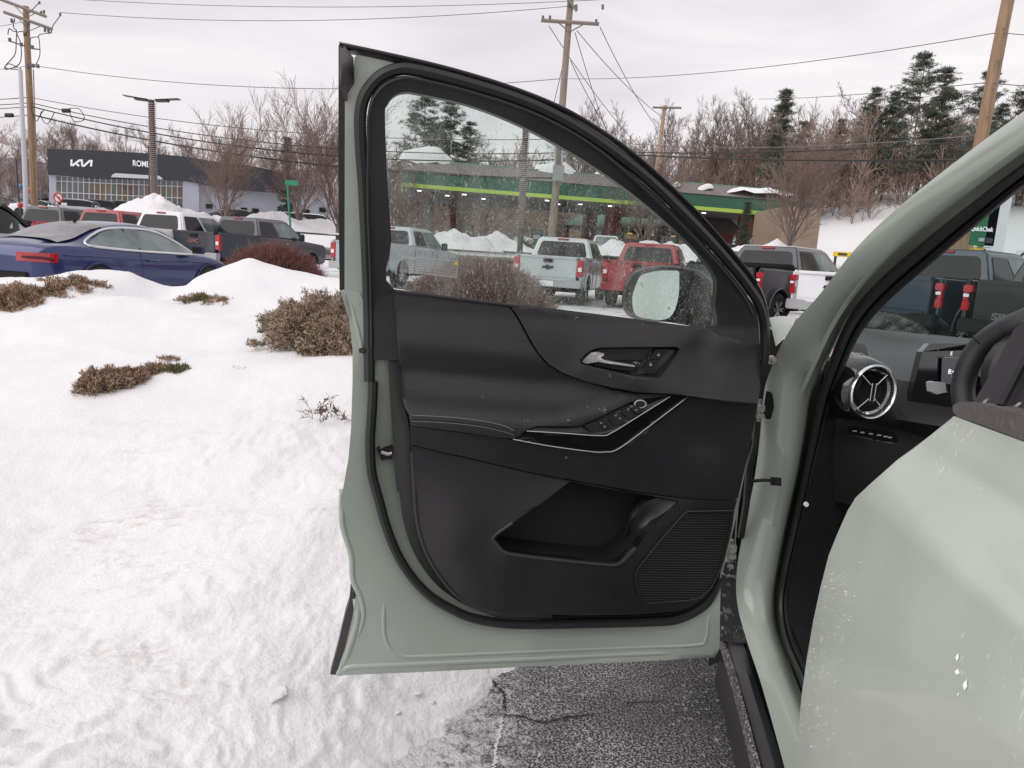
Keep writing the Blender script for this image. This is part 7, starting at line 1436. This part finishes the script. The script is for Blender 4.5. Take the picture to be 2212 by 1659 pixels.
for a, b in (((33, 14), (54, 36)), ((80, 26), (62, 36)), ((42, 42), (61, 65)), ((88, 56), (66, 66))): pp(t, 'brace', [(*a, Y), (*b, Y)], .025, m_woodg, 4)
for u, v in ((28, 40), (108, 64), (61, 47), (92, 24), (100, 60)):
    pp(t, 'insulator', [(u - 3, v, Y), (u - 3, v + 9, Y)], .06, m_ins, 8); pp(t, 'insulator', [(u + 3, v, Y), (u + 3, v + 8, Y)], .035, m_ins, 6)
for u, v in ((95, 22), (130, 28), (85, 3)): pp(t, 'insulator', [(u, v, Y), (u, v + 6, Y)], .06, m_ins, 8)
for path in ([(28, 45), (30, 60), (36, 66), (30, 68), (20, 62), (17, 75)], [(36, 66), (35, 90), (32, 118), (12, 142), (16, 148), (40, 150), (45, 146)], [(36, 72), (44, 92), (46, 120), (40, 140), (15, 150), (10, 145), (20, 138), (40, 146)], [(110, 70), (100, 72), (84, 76), (85, 90), (86, 118), (78, 138), (68, 144)], [(130, 34), (118, 50), (112, 60)], [(85, 5), (66, 25), (62, 30)], [(36, 70), (50, 68), (52, 78), (60, 66)], [(66, 100), (66, 84), (74, 80), (84, 80)]):
    pp(t, 'jumper_cable', [(*p, Y) for p in [tuple(q) for q in crv(path, 5)]], .026, m_wireg if path[0][0] > 60 else m_wire, 5)
for a, b in (((19, 88), (52, 99)), ((68, 105), (86, 107)), ((58, 143), (82, 144))): pp(t, 'standoff_bracket', [(*a, Y), (*b, Y)], .04, m_ins, 5)
for u, v in ((21, 86), (46, 96), (70, 102), (71, 142), (82, 143), (60, 142)): pp(t, 'cutout', [(u, v - 4, Y), (u, v + 4, Y)], .08, m_ins, 6)
pp(t, 'riser_conduit', [(72, 150, Y), (78, 330, Y), (81, 436, Y)], .03, m_woodg, 6)
t = pole('white_riser_pole', (55, 440, 43), (45, 150, 43), .13, .11, mat('galvanised_white', (.55, .56, .60), .6), 'thin pale metal pole standing just left of the wooden utility pole', 'pole')
t = pole('utility_pole', (1190, 520, 38), (1236, -25, 38), .21, .15, m_woodg, 'tall wooden utility pole behind the top of the door and through its glass')
Y = 37.8; pp(t, 'crossarm', [(1169, 44, Y), (1294, 52, Y)], .09, m_woodg, 4); pp(t, 'brace', [(1205, 48, Y), (1229, 68, Y)], .03, m_woodg, 4); pp(t, 'brace', [(1262, 52, Y), (1232, 68, Y)], .03, m_woodg, 4); pp(t, 'crossarm', [(1222, -8, Y), (1246, 24, Y)], .07, m_woodg, 4)
for u, v in ((1173, 34), (1188, 34), (1288, 42), (1245, 10), (1228, 4), (1302, 10)): pp(t, 'insulator', [(u, v, Y), (u, v + 10, Y)], .06, m_ins, 8)
g = M(); q = P(1206, 374, 37.6) - t.location; g.box(q, (.55, .35, .75)); g.build('meter_box', mat('box_grey', (.30, .31, .31), .5), t, bevel=.03); pp(t, 'riser_conduit', [(1215, 300, 37.6), (1214, 365, 37.6)], .05, m_pale); pp(t, 'riser_conduit', [(1200, 300, 37.7), (1199, 365, 37.7)], .05, m_pale)
t = pole('utility_pole', (1396, 545, 60), (1437, 228, 60), .21, .14, mat('pole_wood_pale', (.40, .29, .21), .85, var=.15, vs=2), 'thin pale utility pole with a crossarm beyond the door top'); pp(t, 'crossarm', [(1410, 232, 59.8), (1472, 233, 59.8)], .08, m_woodg, 4)
t = pole('utility_pole', (2095, 420, 21), (2188, -40, 21), .19, .15, m_wood, 'leaning orange-brown wooden utility pole at the right edge')
for v in (60, 130, 190, 250): 
    u = 2180 - (v) * .18; pp(t, 'pole_tag', [(u, v, 20.75), (u - 1, v + 5, 20.75)], .03, m_ins, 6)
# ---- lamp posts
def wrapped(base, topp, label):
    t = pole('wrapped_lamp_post', base, topp, .16, .15, mat('post_charcoal', (.06, .06, .062), .6), label, 'lamp post')
    a = t.location; L_ = P(*topp) - a; g = M(); pts = []
    for k in range(520):
        f = .30 + .68 * k / 519; an = k * .62; pts.append(L_ * f + Vector((math.cos(an) * .185, math.sin(an) * .185, 0)))
    g.tube(pts, .024, 4); g.build('light_string', mat('string_light_wire', (.40, .32, .31), .6), t); return t
t = wrapped((334, 462, 41), (328, 216, 41), 'lamp post wrapped in string lights in front of the showroom')
for s in (-1, 1):
    g = M(); q = P(328, 217, 41) - t.location; g.box(q + Vector((s * .55, 0, .02)), (.65, .32, .12), rot=Matrix.Rotation(s * -.06, 3, 'Y')); g.box(q + Vector((s * .92, 0, .10)), (1.1, .40, .035), rot=Matrix.Rotation(s * -.10, 3, 'Y')); g.build('floodlight', mat('flood_black', (.035, .037, .035), .5), t)
t = wrapped((1122, 540, 40), (1138, 262, 40), 'dark lamp post wrapped in string lights seen through the door glass')
for s in (-1, 1): g = M(); q = P(1138, 262, 40) - t.location; g.box(q + Vector((s * .6, 0, 0)), (.9, .3, .1)); g.build('floodlight', MATS['flood_black'], t)
t = pole('green_sign_pole', (626, 482, 40), (622, 398, 40), .055, .05, mat('green_post', (.03, .25, .16), .5), 'thin green street sign pole left of the open door', 'street sign'); g = M(); g.box(P(630, 395, 40) - t.location, (.7, .04, .25)); g.build('sign_plate', MATS['green_post'], t)
t = pole('thin_black_pole', (40, 425, 50), (36, 345, 50), .05, .05, m_fas, 'thin black pole at the far left between the bare tree and the pale pole', 'pole')
# no-left-turn sign
t = pole('no_turn_sign', (126, 455, 36), (126, 412, 36), .04, .04, m_woodg, 'round white and red no-left-turn sign in front of the showroom', 'road sign')
q = P(126, 427, 35.9) - t.location; rr = 9.2 / 1600 * 36
g = M(); g.lathe([(0, .0001), (0, rr)], 28, 'y', c=tuple(q)); g.build('sign_plate', mat('plate_white', (.78, .74, .74), .5), t)
g = M(); g.tube([q + Vector((rr * math.cos(a), -.02, rr * math.sin(a))) for a in np.linspace(0, 6.283, 28, endpoint=False)], rr * .13, 6, closed=True); g.build('red_ring', mat('ring_red', (.45, .03, .03), .5), t)
g = M(); g.tube([q + Vector((-rr * .7, -.04, rr * .7)), q + Vector((rr * .7, -.04, -rr * .7))], rr * .11, 6); g.build('red_bar', MATS['ring_red'], t)
g = M(); g.tube([q + Vector((rr * .25, -.02, -rr * .55)), q + Vector((rr * .25, -.02, rr * .15)), q + Vector((-rr * .3, -.02, rr * .15))], rr * .1, 5); g.build('arrow_symbol', m_fas, t)
g = M(); g.box(q + Vector((.25, .02, -rr * 1.35)), (rr * 1.3, .03, rr * .6)); g.build('lower_plate', m_mull, t)
# balloons
for (u, v, y, c, nm) in ((47, 404, 48, (.02, .12, .35), 'blue balloon left of the pale pole, floating highest'), (66, 412, 46, (.5, .03, .03), 'red balloon tied to the utility pole'), (44, 444, 46, (.55, .03, .02), 'red balloon low down left of the utility pole'), (52, 442, 47, (.05, .18, .45), 'blue balloon touching the low red one'), (48, 402 + 3, 49, (.6, .6, .6), 'white balloon beside the highest blue one')):
    q = P(u - (0 if 'white' not in nm else -3), v, y); t = empty('balloon', q, 0, nm, 'balloon', 'balloons on the far lot'); g = M(); g.lathe([(-.21, .0001), (-.18, .05), (-.08, .13), (.04, .17), (.13, .14), (.18, .07), (.19, .0001)], 16, 'z'); g.build('skin', mat('balloon_%d_%d' % (u, v), c, .25, coat=.5), t); g = M(); g.tube([(0, 0, -.2), (.05, 0, -.9), (0, 0, -1.6)], .01, 4); g.build('string', m_wire, t)
t = empty('street_globe_lamp', P(321, 307, 60), 0, 'small round lamp head seen left of the wrapped lamp post', 'street lamp'); g = M(); g.lathe([(-.3, .0001), (-.2, .12), (0, .17), (.2, .12), (.3, .0001)], 14, 'z'); g.build('globe', mat('globe_cream', (.6, .52, .40), .4), t); g = M(); g.tube([(0, 0, -.3), (0, 0, -6.5)], .06, 8); g.build('post', m_fas, t)
# ---- wires
def wire(a, b, sag, r_, label, m=m_wire, n=26, nm='overhead_wire', grp='overhead wires'):
    A_, B_ = P(*a), P(*b); g = M(); g.tube([A_.lerp(B_, f) - Vector((0, 0, 4 * sag * f * (1 - f))) for f in np.linspace(0, 1, n)], r_, 5); o = g.build(nm, m); tag(o, label, 'wire', grp); return o
wire((-150, -28, 47), (1600, -20, 37), .9, .016, 'highest wire, just crossing the top left of the picture', m_wireg)
wire((130, 27, 44), (1245, 12, 38), .55, .017, 'wire from the left pole insulator to the top of the middle pole', m_wireg)
wire((-120, 60, 50), (52, 46, 44), .2, .015, 'short wire entering at the left edge towards the upper crossarm', m_wireg)
wire((82, 143, 44), (1212, 170, 38), .8, .018, 'middle wire crossing the empty sky behind the door top', m_wireg)
wire((1212, 170, 38), (2158, 70, 21), .35, .013, 'wire rising from the middle pole to the right pole', m_wireg)
wire((2158, 70, 21), (2400, 78, 18), .05, .011, 'short wire leaving the right pole at the edge', m_wireg)
wire((-120, 146, 50), (60, 142, 44), .2, .015, 'short grey wire at the left edge below the crossarms', m_wireg)
wire((64, 210, 44), (1210, 300, 38), .75, .020, 'upper of the four bundled cables over the showroom', m_wireg)
wire((66, 222, 44), (1208, 330, 38), .9, .024, 'second of the four bundled cables over the showroom')
wire((68, 230, 44), (1207, 345, 38), 1.0, .034, 'third of the four bundled cables over the showroom')
wire((70, 248, 44), (1205, 385, 38), .8, .040, 'lowest and thickest cable over the showroom')
for i, (a, b) in enumerate(((208, 210), (219, 222), (228, 230), (248, 248))): wire((-150, a + 2, 50), (66, b, 44), .15, .024, 'cable %s at the left edge of the picture' % ['highest', 'second', 'third', 'lowest'][i])
wire((1210, 292, 38), (2118, 292, 21), .45, .014, 'thin cable running to the right pole above the thicker ones', m_wireg)
wire((1208, 318, 38), (2110, 305, 21), .30, .020, 'medium cable across the brown hillside')
wire((1205, 322, 38), (2080, 346, 21), .18, .028, 'thick dark cable across the brown hillside above the canopy')
wire((1640, 214, 45), (2135, 178, 21), .1, .013, 'thin wire behind the tall pines running to the right pole', m_wireg)
wire((2135, 178, 21), (2400, 175, 18), .1, .012, 'thin wire leaving the right pole lower down', m_wireg)
for i, (a, b, c, lb) in enumerate((((1186, 56), (1395, 330), .4, 'drop wire from the left end of the crossarm'), ((1246, 66), (1440, 260), .3, 'drop wire right of the middle pole'), ((1242, 70), (1330, 330), .3, 'steep drop wire close to the middle pole'), ((1296, 58), (1460, 320), .6, 'drop wire from the right end of the crossarm'), ((1228, 90), (1196, 225), .0, 'guy wire left of the middle pole'), ((1232, 130), (1300, 260), .1, 'lowest drop wire from the middle pole'))):
    wire((*a, 37.8), (*b, 58 if i < 4 else 40), c, .020, lb, m_wireg)
for (u, v, y) in ((20, 249, 44.5), (143, 239, 43.3)):
    g = M(); a = P(u - 10, v, y); b = P(u + 10, v, y); g.tube([a, a.lerp(b, .12), a.lerp(b, .88), b], [.03, .12, .12, .03], 10); o = g.build('splice_case', m_wire); tag(o, 'black splice case hanging on the cable %s the left utility pole' % ('left of' if u < 60 else 'right of'), 'splice case')
for i, path in enumerate(([(66, 230), (78, 262), (90, 240)], [(95, 238), (88, 250), (102, 268), (118, 242)], [(150, 240), (160, 262), (182, 258), (172, 236), (150, 234)])):
    g = M(); g.tube([P(*p, 43.4) for p in crv(path, 6)], .022, 5); o = g.build('cable_loop', m_wire); tag(o, 'slack black cable loop ' + ['closest to the left utility pole', 'between the pole and the splice case', 'right of the splice case'][i], 'cable', 'slack cable loops')
